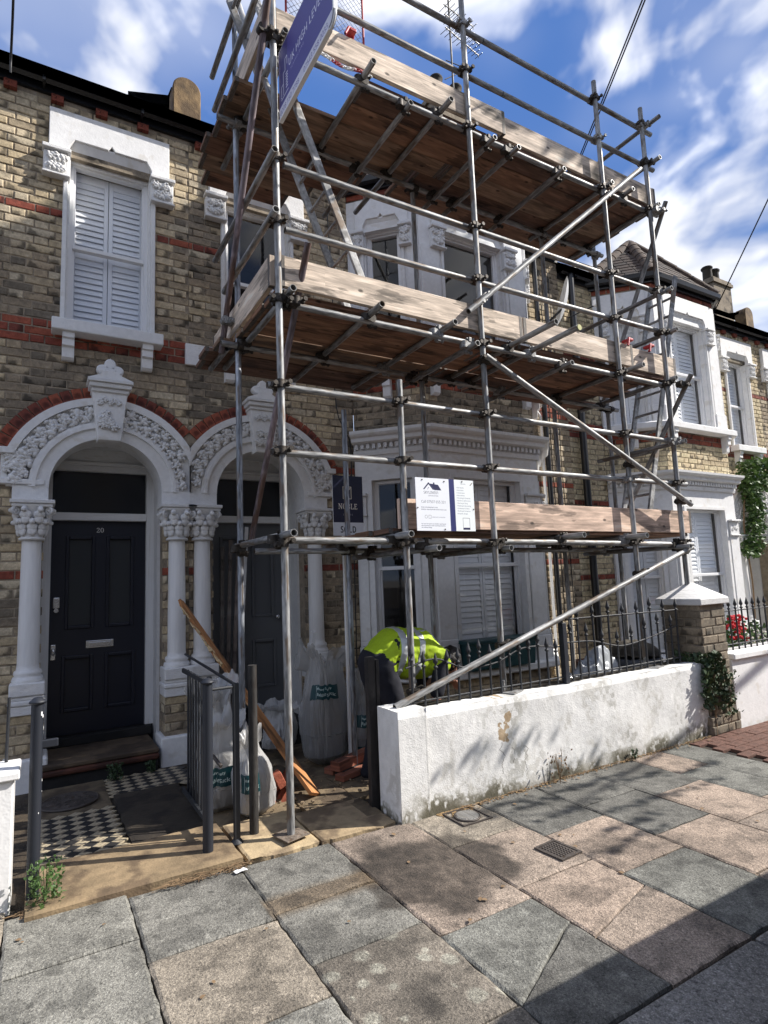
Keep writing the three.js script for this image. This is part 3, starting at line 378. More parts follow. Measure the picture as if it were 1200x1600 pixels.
  for (const [p, q] of eavL) { put('fascia', bx(p, q, Y(6.52), Y(6.70), -0.2, 0.03), m.gutter); put('gutter', sweep([[p, 0.03], [q, 0.03]], [[0, Y(6.65)], [0.02, Y(6.595)], [0.055, Y(6.57)], [0.09, Y(6.595)], [0.11, Y(6.66)], [0.118, Y(6.66)], [0.118, Y(6.67)], [0.10, Y(6.67)], [0.085, Y(6.61)], [0.055, Y(6.585)], [0.025, Y(6.61)], [0.012, Y(6.67)], [0, Y(6.67)]]), m.gutter); for (let x = p + 0.3; x < q; x += 0.9) put('gutter_bracket', mg([bx(x - 0.012, x + 0.012, Y(6.545), Y(6.568), 0.03, 0.15), bx(x - 0.012, x + 0.012, Y(6.545), Y(6.67), 0.149, 0.156)]), m.gutter); }
  { const dm2 = []; for (let x = eavL[0][0] + 0.12; x < eavL[0][1] - 0.1; x += 0.40) dm2.push(x); dm2.forEach(x => put('dentil_brick', rb(x - 0.056, x + 0.056, Y(6.44), Y(6.515), -0.02, 0.05, 0.005), m.red[1])); }
  // main roof slope
  { const [p, q] = span(0, o.bay ? 5.75 : uEnd); put('roof', uvm(ext([[0.2, Y(6.66)], [-4.2, Y(10.0)], [-8.4, Y(6.66)], [-8.4, Y(6.6)], [0.2, Y(6.6)]], q - p).applyMatrix4(new THREE.Matrix4().set(0, 0, 1, p, 0, 1, 0, 0, 1, 0, 0, 0, 0, 0, 0, 1))), m.slateRoof); }
  // canted bay
  if (o.bay) {
    const BW = o.shabby ? m.white : m.white, bay = g => put('x', g, BW);
    const clad = []; for (const f of faces) { const { F, c, gw, uw } = f, e = 0.0; clad.push(F.bake(holed(-0.0, F.L, Y(0.50), Y(3.06), [rectPath(c - gw / 2 - 0.015, c + gw / 2 + 0.015, Y(0.515), Y(2.775))], -0.1, 0.012)), F.bake(holed(0, F.L, Y(4.10), Y(6.37), [rectPath(c - uw / 2 - 0.01, c + uw / 2 + 0.01, wy0 - 0.02, wy1 + 0.01)], -0.1, 0.012))); }
    put('bay_render', uvm(mg(clad)), BW);
    put('bay_cornice', sweep(bayP, [[0, 3.06], [0.04, 3.06], [0.05, 3.10], [0.05, 3.12], [0.03, 3.13], [0.03, 3.19], [0.10, 3.20], [0.13, 3.215], [0.135, 3.26], [0.17, 3.275], [0.19, 3.30], [0.195, 3.335], [0, 3.365]].map(([n, y]) => [n, Y(y)])), BW);
    { const g = []; for (const f of faces) for (let x = 0.03; x < f.F.L - 0.02; x += 0.072) g.push(f.F.bake(bx(x, x + 0.038, Y(3.135), Y(3.19), 0.02, 0.085))); put('dentils', mg(g), BW, { kind: 'stuff' }); }
    put('bay_sill', sweep(bayP, [[-0.1, 0.41], [0.10, 0.40], [0.12, 0.415], [0.12, 0.475], [0.09, 0.50], [-0.1, 0.515]].map(([n, y]) => [n, Y(y)])), BW);
    put('bay_upper_sill', sweep(bayP, [[-0.1, 4.02], [0.14, 4.02], [0.16, 4.035], [0.16, 4.115], [0.12, 4.14], [-0.1, 4.15]].map(([n, y]) => [n, Y(y)])), BW);
    for (const f of faces) { const { F, front, c, gw, uw } = f, L = F.L, B = g => F.bake(g).translate(-H.position.x, 0, 0);
      // ground-floor piers with bases and capitals
      for (const [p, q, e] of [[0.0, c - gw / 2 - 0.06, 0], [c + gw / 2 + 0.06, L, 1]]) { add(H, 'bay_pier', B(uvm(mg([rb(p + 0.012, q - 0.012, Y(0.86), Y(2.33), 0.005, 0.035, 0.01), rb(p + 0.0, q + 0.0, Y(0.50), Y(0.80), 0.005, 0.055, 0.012), rb(p + 0.006, q - 0.006, Y(0.80), Y(0.86), 0.005, 0.045, 0.012)]))), BW); const g = [rb(p - 0.005, q + 0.005, Y(2.565), Y(2.60), 0.0, 0.095, 0.008), rb(p + 0.01, q - 0.01, Y(2.35), Y(2.565), 0.0, 0.05, 0.01), rb(p, q, Y(2.325), Y(2.35), 0.0, 0.07, 0.008)]; const r = rng(o.seed + 90 + e); for (let i = 0; i < 4; i++) carvedLeaf(g, mix(p + 0.05, q - 0.05, (i + 0.5) / 4), Y(2.42 + 0.07 * r()), 0.045, 0.052, 1.57 + (r() - 0.5), r); add(H, 'bay_capital', B(mg(g)), m.carve); }
      // splayed head and lining of the opening
      add(H, 'window_lining', B(uvm(mg([bx(c - gw / 2 - 0.055, c - gw / 2, Y(0.52), Y(2.80), -0.11, 0.026), bx(c + gw / 2, c + gw / 2 + 0.055, Y(0.52), Y(2.80), -0.11, 0.026), bx(c - gw / 2, c + gw / 2, Y(2.755), Y(2.80), -0.11, 0.026)]))), BW);
      const W = sashWindow(H, F, c - gw / 2, c + gw / 2, Y(0.54), Y(2.75), Y(1.70), -0.075, front || o.allShutters ? 'shutter' : 'bare', o.bayWin);
      upperSurround(H, F, c, uw - 0.04, wy0, wy1, Y(6.34), o.seed + 100 + (front ? 1 : 2), BW, front ? 0.17 : 0.11);
      sashWindow(H, F, c - uw / 2 + 0.02, c + uw / 2 - 0.02, wy0, wy1, Y(5.06), -0.09, o.upperBay, o.bayWin);
      for (const [p, q] of [[0.02, c - uw / 2 - 0.07], [c + uw / 2 + 0.07, L - 0.02]]) if (q - p > 0.06) add(H, 'bay_pier', B(uvm(mg([rb(p, q, Y(4.42), Y(5.66), 0.004, 0.03, 0.008), rb(p - 0.01, q + 0.01, Y(4.15), Y(4.42), 0.004, 0.05, 0.012)]))), BW);
      for (const k of front ? [0.12, L - 0.12] : [L / 2]) add(H, 'sill_bracket', B(bracketGeo(k, Y(3.74), Y(4.02), 0.09, 0.13)), BW);
    }
    // hipped roof over the bay
    const eo = 0.07, base = bayP.map((p, i) => { const nx = i === 0 ? -0.30 : i === 3 ? 0.30 : 0, k = i === 0 || i === 3; return k ? [p[0] + (i === 0 ? -0.12 : 0.12), -0.02] : [p[0] + (i === 1 ? -0.03 : 0.03), p[1] + eo]; });
    const ap = [X(3.465), Y(7.85), -0.25], ye = Y(6.60); const tri = []; for (let i = 0; i < 3; i++) tri.push(base[i][0], ye, base[i][1], base[i + 1][0], ye, base[i + 1][1], ...ap); tri.push(base[3][0], ye, base[3][1], base[0][0], ye, base[0][1], ...ap, base[0][0], ye, base[0][1], ap[0], ye, -3.0, ap[0], ap[1], ap[2], base[3][0], ye, base[3][1], ap[0], ap[1], ap[2], ap[0], ye, -3.0, base[0][0], ye, base[0][1], base[1][0], ye, base[1][1], base[3][0], ye, base[3][1], base[1][0], ye, base[1][1], base[2][0], ye, base[2][1], base[3][0], ye, base[3][1]);
    const rg = new THREE.BufferGeometry(); rg.setAttribute('position', new THREE.Float32BufferAttribute(tri, 3)); rg.computeVertexNormals(); const bayRoof = put('bay_roof', uvm(rg), m.tile[2]);
    { const r = rng(o.seed + 120), tg = new RoundedBoxGeometry(0.205, 0.018, 0.26, 1, 0.006); tg.translate(0, 0.012, 0);
      for (let i = 0; i < 2 + (o.allShutters ? 0 : 1); i++) { const A = V(base[i][0], ye, base[i][1]), Bq = V(base[i + 1][0], ye, base[i + 1][1]), Cq = V(...ap), e = Bq.clone().sub(A), L = e.length(); e.normalize(); const mid = A.clone().addScaledVector(e, Cq.clone().sub(A).dot(e)), up = Cq.clone().sub(mid), h = up.length(); up.normalize(); const t0 = Cq.clone().sub(A).dot(e), nr = e.clone().cross(up).negate(); if (nr.y < 0) nr.negate(); const mt = new THREE.Matrix4().makeBasis(e, nr, e.clone().cross(nr).normalize()), q = new THREE.Quaternion().setFromRotationMatrix(mt);
        for (let k = 0; k * 0.15 < h - 0.15; k++) { const f = (k * 0.15 + 0.08) / h, lo = t0 * f, hi = L - (L - t0) * f; for (let x = lo + 0.06 + (k % 2) * 0.1; x < hi - 0.05; x += 0.212) { const t = add(bayRoof, 'roof_tile', tg, m.tile[Math.floor(r() * 4)]); t.position.copy(A).addScaledVector(e, x).addScaledVector(up, k * 0.15 + 0.06).addScaledVector(nr, 0.012 + r() * 0.006); t.position.x -= H.position.x; t.quaternion.copy(q); t.rotateX(-0.055); } } }
      const hg = new THREE.CylinderGeometry(0.095, 0.105, 0.31, 12, 1, false, 0, Math.PI * 2); for (let i = 0; i < 4; i++) { const A = V(base[i][0], ye, base[i][1]), Cq = V(...ap), d = Cq.clone().sub(A), L = d.length(); d.normalize(); if (o.allShutters || i < 2) for (let k = 0; k * 0.29 < L - 0.1; k++) { const t = add(bayRoof, 'hip_tile', hg, m.hip); t.position.copy(A).addScaledVector(d, 0.15 + k * 0.29); t.position.x -= H.position.x; t.quaternion.setFromUnitVectors(V(0, 1, 0), d); } } }
    put('bay_fascia', sweep(base, [[-0.2, Y(6.47)], [-0.03, Y(6.47)], [-0.02, Y(6.60)], [-0.2, Y(6.60)]]), m.gutter);
    put('bay_gutter', sweep(base, [[-0.02, Y(6.55)], [0.0, Y(6.52)], [0.035, Y(6.505)], [0.07, Y(6.53)], [0.08, Y(6.60)], [0.068, Y(6.60)], [0.035, Y(6.53)], [0.01, Y(6.545)], [-0.02, Y(6.59)]]), m.gutter);
  }
  return { H, put, X, Y, span };
}
// ---------------------------------------------------------------- the terrace
const numberMat = canvasMat(256, 146, (x, w, h) => { x.fillStyle = '#161823'; x.fillRect(0, 0, w, h); x.fillStyle = '#e4e2da'; x.font = '118px serif'; x.textAlign = 'center'; x.textBaseline = 'middle'; x.fillText('20', w / 2, h / 2 + 4); }, { roughness: 0.35 });
const houseA = terraceHouse({ px: 1.31, s: -1, dy: 0, at: 0.3, seed: 101, uEnd: 2.6, bay: false, soot: 0.72, door: m.navy, number: numberMat, upperKind: 'shutter', label: 'sooty brick house with dark panelled door numbered 20 under a white arch' });
const houseB = terraceHouse({ px: 1.31, s: 1, dy: 0, at: 4.2, seed: 202, bay: true, soot: 0.72, shabby: true, door: m.doorGrey, upperKind: 'bare', upperBay: 'bare', label: 'brick house with white bay window standing behind the scaffolding' });
const houseC = terraceHouse({ px: 12.81, s: -1, dy: -0.25, at: 9.9, seed: 303, bay: true, soot: 0.25, pale: true, allShutters: true, door: m.doorGrey, upperKind: 'shutter', upperBay: 'shutter', label: 'clean pale brick house with hipped bay roof right of the scaffolding' });
const houseD = terraceHouse({ px: 12.81, s: 1, dy: -0.25, at: 14.2, seed: 404, uEnd: 2.6, bay: false, soot: 0.5, pale: false, door: m.doorGrey, upperKind: 'bare', label: 'brick house at the far right edge beyond the climbing vine' });

// parapets on the party lines, with rounded stone ends
function parapet(x, dy, label) {
  const t = thing('party_wall_parapet', label, 'parapet', [x, 6.6 + dy, 0]);
  const s = new THREE.Shape(); s.moveTo(-0.14, 0.05); s.lineTo(0.14, 0.05); s.lineTo(0.14, 0.53); s.absarc(0, 0.53, 0.14, 0, Math.PI, false); s.lineTo(-0.14, 0.05);
  add(t, 'kneeler', uvm(ext(s, 0.2, { b: 0.012 }).translate(0, 0, -0.19)), m.coping);
  const mt = new THREE.Matrix4().set(0, 0, 1, -0.12, 0, 1, 0, 0, 1, 0, 0, 0, 0, 0, 0, 1);
  add(t, 'wall', uvm(ext([[-0.12, 0], [-0.12, 0.30], [-4.2, 3.6], [-4.2, 3.2]], 0.24).applyMatrix4(mt)), m.lead);
  add(t, 'coping', uvm(ext([[-0.10, 0.28], [-0.10, 0.50], [-0.3, 0.56], [-4.2, 3.78], [-4.2, 3.58]], 0.30).applyMatrix4(mt).translate(-0.03, 0.10, 0)), m.copingDark);
}
parapet(1.29, 0, 'weathered stone parapet end above the gutter beside the scaffolding');
parapet(12.75, -0.3, 'dark stone parapet end on the roofline at far right');

// pipes between the two bays
houseB.put('downpipe', mg([cylGeo([6.47, -0.1, 0.08], [6.47, 6.5, 0.08], 0.038, 0.038, 14), cylGeo([6.47, 2.4, 0.08], [6.47, 2.5, 0.08], 0.047, 0.047, 14), cylGeo([6.47, 5.1, 0.08], [6.47, 5.2, 0.08], 0.047, 0.047, 14)]), m.gutter);
houseB.put('waste_pipe', mg([cylGeo([6.37, -0.1, 0.06], [6.39, 3.9, 0.06], 0.022, 0.022, 10), cylGeo([6.39, 3.9, 0.06], [6.30, 4.0, 0.06], 0.022, 0.022, 10)]), m.white);
for (const [x, r] of [[6.62, 0.006], [6.69, 0.005], [6.82, 0.007]]) houseB.put('cable', new THREE.TubeGeometry(new THREE.CatmullRomCurve3([V(x, 0.1, 0.02), V(x + 0.02, 1.6, 0.025), V(x - 0.01, 3.2, 0.02), V(x + 0.015, 4.6, 0.025), V(x, 6.3, 0.02)]), 40, r, 5), m.black);
houseC.put('soil_pipe', mg([cylGeo([7.24, -0.1, 0.1], [7.24, 6.3, 0.1], 0.055, 0.055, 16), cylGeo([7.24, 1.9, 0.1], [7.24, 2.0, 0.1], 0.066, 0.066, 16), cylGeo([7.24, 4.4, 0.1], [7.24, 4.5, 0.1], 0.066, 0.066, 16), new THREE.TorusGeometry(0.16, 0.055, 10, 16, Math.PI / 2).rotateZ(Math.PI / 2).translate(7.40, 6.3, 0.1)]), m.gutter);
houseB.put('cable', new THREE.TubeGeometry(new THREE.CatmullRomCurve3([V(2.98, 6.2, 0.03), V(3.02, 5.2, 0.03), V(3.0, 4.2, 0.03), V(3.06, 3.5, 0.03), V(3.18, 3.3, 0.03), V(3.2, 2.7, 0.03), V(3.19, 0.6, 0.03)]), 40, 0.007, 5), m.black);

houseB.put('apron_board', rb(1.27, 1.72, 3.915, 4.15, -0.01, 0.035, 0.008), m.white);
// chimneys
function chimney(x, z, top, label, pots, r0) {
  const t = thing('chimney_stack', label, 'chimney', [x, 8.6, z]), y = top - 8.6, r = rng(77);
  add(t, 'stack', uvm(mg([bx(-0.45, 0.45, 0, y, -0.3, 0.3), bx(-0.5, 0.5, y, y + 0.09, -0.35, 0.35), bx(-0.47, 0.47, y + 0.09, y + 0.16, -0.32, 0.32)])), m.stock[7]);
  for (const px of pots) add(t, 'chimney_pot', new THREE.LatheGeometry([[0.11, 0], [0.14, 0], [0.125, 0.06], [0.115, 0.4], [0.14, 0.43], [0.15, 0.47], [0.13, 0.5], [0.1, 0.5], [0.09, 0.3]].map(p => new THREE.Vector2(p[0] * r0, p[1])), 16).translate(px, y + 0.15, 0), m.copingDark);
}
chimney(17.05, -3.0, 9.78, 'far chimney stack with two dark pots above the hipped roof', [-0.16, 0.2], 1.1);
chimney(7.06, -2.55, 11.2, 'brick chimney stack behind the top scaffold platform carrying the aerial', [-0.25, 0.25], 1);

// aerial on the chimney
{
  const a = thing('television_aerial', 'spiky television aerial on a mast above the scaffold rails', 'aerial', [7.0, 11.1, -2.55]);
  rod(a, 'mast', [0, 0, 0.32], [0, 2.35, 0.32], m.tubeDark, 0.02, { seg: 10 });
  const yag = (y, L, ang, n, name) => { const g = [], c = Math.cos(ang), s = Math.sin(ang); g.push(cylGeo([-0.15 * c, y, 0.32 - 0.15 * s], [L * c, y + 0.12, 0.32 + L * s], 0.012, 0.012, 6)); for (let i = 0; i < n; i++) { const t = i / (n - 1), x = mix(-0.1, L, t), l = mix(0.17, 0.10, t); g.push(cylGeo([x * c - s * l, y + 0.12 * t, 0.32 + x * s + c * l], [x * c + s * l, y + 0.12 * t, 0.32 + x * s - c * l], 0.007, 0.007, 5), cylGeo([x * c, y + 0.12 * t - 0.06, 0.32 + x * s], [x * c, y + 0.12 * t + 0.06, 0.32 + x * s], 0.006, 0.006, 5)); } add(a, name, mg(g), m.black); };
  yag(1.92, 1.05, -0.25, 11, 'antenna'); yag(1.62, 1.0, -0.25, 10, 'antenna'); yag(2.15, 0.8, -0.2, 8, 'antenna');
  add(a, 'bracket', mg([cylGeo([-0.15, 0.9, 0.32], [0.35, 0.95, 0.32], 0.01, 0.01, 6), cylGeo([-0.2, 0.45, 0.32], [0.1, 0.7, 0.32], 0.01, 0.01, 6)]), m.black);
}
// overhead wires
const wire = (pts, r, label) => { const q = add(scene, 'overhead_wire', new THREE.TubeGeometry(new THREE.CatmullRomCurve3(pts.map(p => V(...p))), 48, r, 5), m.black); tag(q, label, 'wire'); };
const sight = (u, v, k) => { const a = (u - 600) / 915, b = -(v - 800) / 915; return [0 + k * (0.8626 * a - 0.0252 * b + 0.5040), 1.55 + k * (-0.0401 * a + 0.9923 * b + 0.1174), 6.2 + k * (0.5044 * a + 0.1218 * b - 0.8557)]; };
{ const a = V(7.0, 7.9, 0.66), b = V(5.16, 7.35, 3.02), d = b.clone().sub(a); for (const [o, l] of [[0, 'taut dark overhead wire crossing the sky right of the aerial'], [0.05, 'second dark overhead wire running close beside the first']]) wire([0, 0.5, 1, 1.6, 2.6].map(t => { const p = a.clone().addScaledVector(d, t); return [p.x + o, p.y - 0.05 * Math.sin(Math.min(t, 2.6) / 2.6 * Math.PI) + o * 0.6, p.z]; }), 0.009, l); }
wire([[-0.36, 6.42, 0.24], [-0.36, 6.56, 0.27], [-0.34, 6.9, 0.6], [-0.31, 7.6, 1.9], [-0.28, 8.2, 3.2]], 0.012, 'dark cable rising from the gutter at top left');
wire([[12.3, 6.9, -0.5], [11.6, 7.6, 0.6], [10.7, 8.5, 2.0], [9.0, 10.2, 4.6]], 0.012, 'thin wire climbing from the far right roof into the sky');

// satellite dish on the party wall between the bays
{
  const d = thing('satellite_dish', 'grey satellite dish on the wall between the two bays', 'satellite dish', [6.62, 5.35, 0.0]);
  const g = new THREE.SphereGeometry(0.9, 24, 8, 0, Math.PI * 2, 0, 0.42).scale(0.9, 1, 1.05).translate(0, -0.9, 0); g.rotateX(Math.PI / 2 + 0.25); g.rotateY(0.95);
  add(d, 'reflector', g.translate(0.08, 0.22, 0.45), M(0.52, 0.53, 0.54, { roughness: 0.5, ...bump(T.fine, 0.001) }));
  rod(d, 'arm', [0.0, 0.0, 0.0], [0.05, 0.15, 0.38], m.iron, 0.018, { seg: 8 }); rod(d, 'feed_arm', [0.1, 0.0, 0.45], [0.35, 0.12, 0.75], m.iron, 0.01, { seg: 8 }); add(d, 'receiver', rb(0.32, 0.38, 0.1, 0.2, 0.72, 0.8, 0.015), m.frame);
}
// ---------------------------------------------------------------- the scaffold
const S = thing('scaffold', 'tall tube scaffold with plank platforms in front of the bay house', 'scaffold', [0, 0, 0]);
const ZF = 2.6, ZI = 1.66, ZL = 2.552, ZLI = 1.708, R = 0.0242;
const LV = { low: 1.824, mid: 3.49, top: 5.466 };
// coupler: two clamped bands at right angles with bolts
const couplerGeo = (() => { const g = [new THREE.CylinderGeometry(0.034, 0.034, 0.055, 12), new THREE.CylinderGeometry(0.034, 0.034, 0.055, 12).rotateZ(Math.PI / 2).translate(0, 0, -0.048), rb(-0.03, 0.03, -0.027, 0.027, -0.045, -0.005, 0.006)];
  for (const [x, y] of [[0.045, 0.012], [-0.045, -0.012]]) g.push(rb(x - 0.02, x + 0.02, y - 0.02, y + 0.02, -0.012, 0.02, 0.005), new THREE.CylinderGeometry(0.011, 0.011, 0.075, 6).rotateX(Math.PI / 2).translate(x * 1.15, y, 0.012), new THREE.CylinderGeometry(0.017, 0.017, 0.014, 6).rotateX(Math.PI / 2).translate(x * 1.15, y, 0.046)); return mg(g); })();
const rS = rng(17);
function coupler(x, y, z, ry = 0, rz = 0) { const q = add(S, 'coupler', couplerGeo, rS() < 0.8 ? m.coupler : m.tube); q.position.set(x, y, z); q.rotation.set((rS() - 0.5) * 0.1, ry + (rS() - 0.5) * 0.15, rz + (rS() < 0.5 ? 0 : Math.PI)); }
// standards
const front = [[1.355, 0.03, 9.2], [2.297, 0.665, 3.05], [3.137, 0.665, 8.6], [4.875, 0.665, 6.66], [5.632, 0.665, 6.66]], inner = [[1.352, -0.02, 9.2], [2.30, -0.02, 3.08], [3.16, -0.06, 5.85], [4.95, -0.06, 5.85], [5.86, -0.06, 5.75]];
front.forEach(([x, a, b], i) => { rod(S, 'standard', [x + (i === 0 ? 0.012 : 0), a, ZF], [x - (i === 0 ? 0.015 : 0), b, ZF], m.tube); });
inner.forEach(([x, a, b], i) => rod(S, 'standard', [x, a, ZI], [x, b, ZI], i < 2 ? m.tubeBlue : m.tube));
// base plates
for (const [x, y, z, r] of [[1.367, 0.028, 2.6, 0.25], [3.137, 0.667, 2.66, 0.4], [4.875, 0.667, 2.66, 0.3], [5.632, 0.667, 2.64, 0.1]]) { const q = add(S, 'base_plate', mg([rb(-0.085, 0.085, -0.004, 0.004, -0.085, 0.085, 0.003), new THREE.CylinderGeometry(0.019, 0.019, 0.08, 12).translate(0, 0.04, z > 2.62 ? -0.05 : 0)]), y < 0.1 ? M(0.34, 0.27, 0.21, { map: T.metal, roughness: 0.8 }) : m.tube); q.position.set(x, y + 0.004, z); q.rotation.y = r; }
// ledgers and guard rails
const ledger = (name, y0, y1, x0, x1, z = ZL, mt = m.tube) => rod(S, name, [x0, y0, z], [x1, y1, z], mt);
ledger('ledger', LV.top, LV.top, 1.44, 3.3); ledger('ledger', LV.top - 0.004, LV.top, 3.31, 5.83); ledger('ledger', LV.top, LV.top, 1.18, 5.95, ZLI, m.tube);
ledger('ledger', LV.mid, LV.mid, 1.42, 4.2); ledger('ledger', LV.mid, LV.mid, 4.21, 5.72); ledger('ledger', LV.mid, LV.mid, 1.2, 5.98, ZLI, m.tube);
ledger('ledger', LV.low + 0.022, LV.low + 0.004, 1.27, 3.9); ledger('ledger', LV.low + 0.004, LV.low - 0.022, 3.91, 5.86); ledger('ledger', LV.low, LV.low - 0.01, 1.45, 3.6, ZLI, m.tube); ledger('ledger', LV.low - 0.01, LV.low - 0.02, 3.61, 5.98, ZLI, m.tube);
for (const [y0, y1, a, b] of [[6.02, 6.02, 1.42, 3.6], [6.02, 6.015, 3.61, 5.84], [6.475, 6.475, 1.30, 3.4], [6.475, 6.46, 3.41, 5.86], [4.535, 4.54, 1.43, 5.70], [4.04, 4.09, 1.43, 5.74], [2.888, 2.885, 1.28, 5.74], [2.432, 2.436, 1.30, 5.86]]) ledger('guard_rail', y0, y1, a, b, ZL, y0 > 5 ? m.tube : m.tube);
for (const [x] of front) for (const y of [LV.low, LV.mid, LV.top, 6.02, 6.475, 4.535, 4.06, 2.888, 2.434]) { if ((x > 2.2 && x < 2.4 && y > 3) || (x < 2 && y === 6.475)) continue; coupler(x, y, ZF - 0.0); }
for (const [x, a, b] of inner) for (const y of [LV.low, LV.mid, LV.top]) if (y < b) coupler(x, y, ZI, Math.PI);
// transoms (front to back tubes)
const transom = (x, y, z0, z1, mt = m.tube, sk = 0) => rod(S, 'transom', [x, y, z0], [x + sk, y, z1], mt);
const up = 0.049;
for (const [x, u, z1, z0] of [[1.405, 1, 2.66, 1.05], [2.12, 1, 2.74, 1.2], [2.50, -1, 2.63, 0.95], [2.84, 1, 2.73, 1.02], [3.38, -1, 2.66, 1.5], [3.63, -1, 2.67, 1.5], [4.27, -1, 2.66, 1.5], [4.93, 1, 2.66, 1.5], [5.26, 1, 2.69, 1.5], [5.70, 1, 2.66, 1.4]]) { transom(x, LV.top + u * up, z0, z1, u < 0 ? m.tube : m.tube, (rS() - 0.5) * 0.06); coupler(x, LV.top + u * up * 0.5, ZL, Math.PI / 2, Math.PI / 2); coupler(x, LV.top + u * up * 0.5, ZLI, Math.PI / 2, Math.PI / 2); }
for (const [x, u, z1, z0] of [[1.41, 1, 2.70, 1.05], [2.10, 1, 2.76, 1.0], [2.72, 1, 2.75, 1.05], [3.02, -1, 2.68, 1.5], [3.48, 1, 3.10, 1.5], [3.74, 1, 3.10, 1.5], [4.12, -1, 2.70, 1.5], [4.98, 1, 2.78, 1.5], [5.70, 1, 2.68, 1.4]]) { transom(x, LV.mid + u * up, z0, z1, m.tube, (rS() - 0.5) * 0.06); coupler(x, LV.mid + u * up * 0.5, ZL, Math.PI / 2, Math.PI / 2); coupler(x, LV.mid + u * up * 0.5, ZLI, Math.PI / 2, Math.PI / 2); }
for (const [x, u, z1, z0] of [[1.345, 1, 2.78, 1.58], [2.24, 1, 2.77, 1.3], [2.49, -1, 2.74, 1.4], [3.24, -1, 2.66, 1.5], [3.95, 1, 2.80, 1.4], [4.80, 1, 2.80, 1.4], [5.56, -1, 2.72, 1.4]]) { transom(x, LV.low + u * up, z0, z1, u > 0 && x < 1.5 ? m.tube : m.tube, (rS() - 0.5) * 0.05); coupler(x, LV.low + u * up * 0.5, ZL, Math.PI / 2, Math.PI / 2); coupler(x, LV.low + u * up * 0.5, ZLI, Math.PI / 2, Math.PI / 2); }
add(S, 'end_cap', new THREE.CylinderGeometry(0.024, 0.024, 0.006, 14).rotateX(Math.PI / 2).translate(3.74, LV.mid + up, 3.104), M(0.62, 0.60, 0.30), { label: 'pale yellow plastic tube cap' });
// end rails
for (const [y, z0, z1] of [[6.40, 1.08, 3.0], [5.99, 1.16, 2.78], [4.50, 1.15, 2.72], [4.06, 1.45, 2.72], [3.54, 0.98, 1.5]]) rod(S, 'guard_rail', [1.298, y, z0], [1.305, y, z1], m.tube);
for (const [y, z0, z1] of [[6.455, 1.9, 2.78], [6.0, 1.7, 2.74], [4.51, 1.5, 2.72], [4.05, 1.55, 2.73], [2.86, 1.6, 2.7]]) { rod(S, 'guard_rail', [5.692, y, z0], [5.692, y, z1], m.tube); coupler(5.66, y, ZF, Math.PI / 2); }
// braces
for (const [a, b, mt] of [[[2.95, 3.70, 2.672], [5.42, 5.81, 2.672], m.tube], [[3.10, 3.35, 2.672], [5.72, 2.20, 2.672], m.tube], [[2.09, 0.70, 2.69], [5.66, 1.765, 2.672], m.tube], [[1.265, 5.62, 2.75], [1.262, 3.50, 1.48], m.tubeMauve], [[1.545, 3.90, 2.69], [1.49, 1.90, 1.48], m.tubeMauve], [[1.42, 7.4, 1.25], [1.42, 5.0, 2.46], m.alu], [[5.76, 5.52, 2.71], [5.755, 3.55, 1.68], m.tube], [[5.76, 3.55, 2.79], [5.755, 1.95, 1.69], m.tube]]) rod(S, 'brace', a, b, mt);
coupler(3.137, 3.86, 2.64, 0, 0.7); coupler(4.875, 5.35, 2.64, 0, 0.7); coupler(3.137, 3.33, 2.64, 0, -0.4); coupler(4.875, 2.57, 2.64, 0, -0.4); coupler(5.632, 2.24, 2.64, 0, -0.4); coupler(2.297, 0.765, 2.645, 0, 0.3); coupler(3.137, 1.015, 2.64, 0, 0.3); coupler(4.875, 1.53, 2.64, 0, 0.3); coupler(5.6, 1.74, 2.64, 0, 0.3); coupler(1.47, 3.49, 2.62, 0, 0); coupler(1.30, 5.45, 2.64, 1.57, 0); coupler(1.30, 3.72, 1.63, 1.57, 0); coupler(5.70, 5.42, 2.66, 1.57, 0); coupler(5.70, 3.45, 2.72, 1.57, 0);
// boards: scaffold planks with hooped ends
const plankCache = new Map();
function plankGeo(L, w, t, seed) { const g = new RoundedBoxGeometry(L, t, w, 1, 0.004), r = rng(seed), ou = r(), ov = r(), p = g.attributes.position, n = g.attributes.normal, uv = g.attributes.uv; for (let i = 0; i < p.count; i++) { const side = Math.abs(n.getY(i)) > 0.6 ? p.getZ(i) : p.getY(i) + 0.3; uv.setXY(i, side * 2.6 + ou, p.getX(i) * 0.55 + ov); } return g; }
m.band = M(0.30, 0.27, 0.24, { map: T.metal, metalness: 0.3, roughness: 0.7 });
const bandCache = new Map(); function bandGeo(w, t) { const k = w + '/' + t; if (!bandCache.has(k)) bandCache.set(k, mg([bx(-0.016, 0.016, t / 2, t / 2 + 0.0014, -w / 2 - 0.0014, w / 2 + 0.0014), bx(-0.016, 0.016, -t / 2 - 0.0014, -t / 2, -w / 2 - 0.0014, w / 2 + 0.0014), bx(-0.016, 0.016, -t / 2, t / 2, w / 2, w / 2 + 0.0014), bx(-0.016, 0.016, -t / 2, t / 2, -w / 2 - 0.0014, -w / 2)])); return bandCache.get(k); }
function plank(name, x0, x1, y, z, w, t, mt, o = {}) { const q = add(S, name, plankGeo(x1 - x0, w, t, Math.floor(rS() * 1e6)), mt, o); const L2 = (x1 - x0) / 2; for (const e of [-1, 1]) add(q, 'end_band', bandGeo(w, t), m.band).position.x = e * (L2 - 0.022); q.position.set((x0 + x1) / 2, y, z); q.rotation.set((rS() - 0.5) * 0.012, (rS() - 0.5) * 0.004, (rS() - 0.5) * 0.003); return q; }
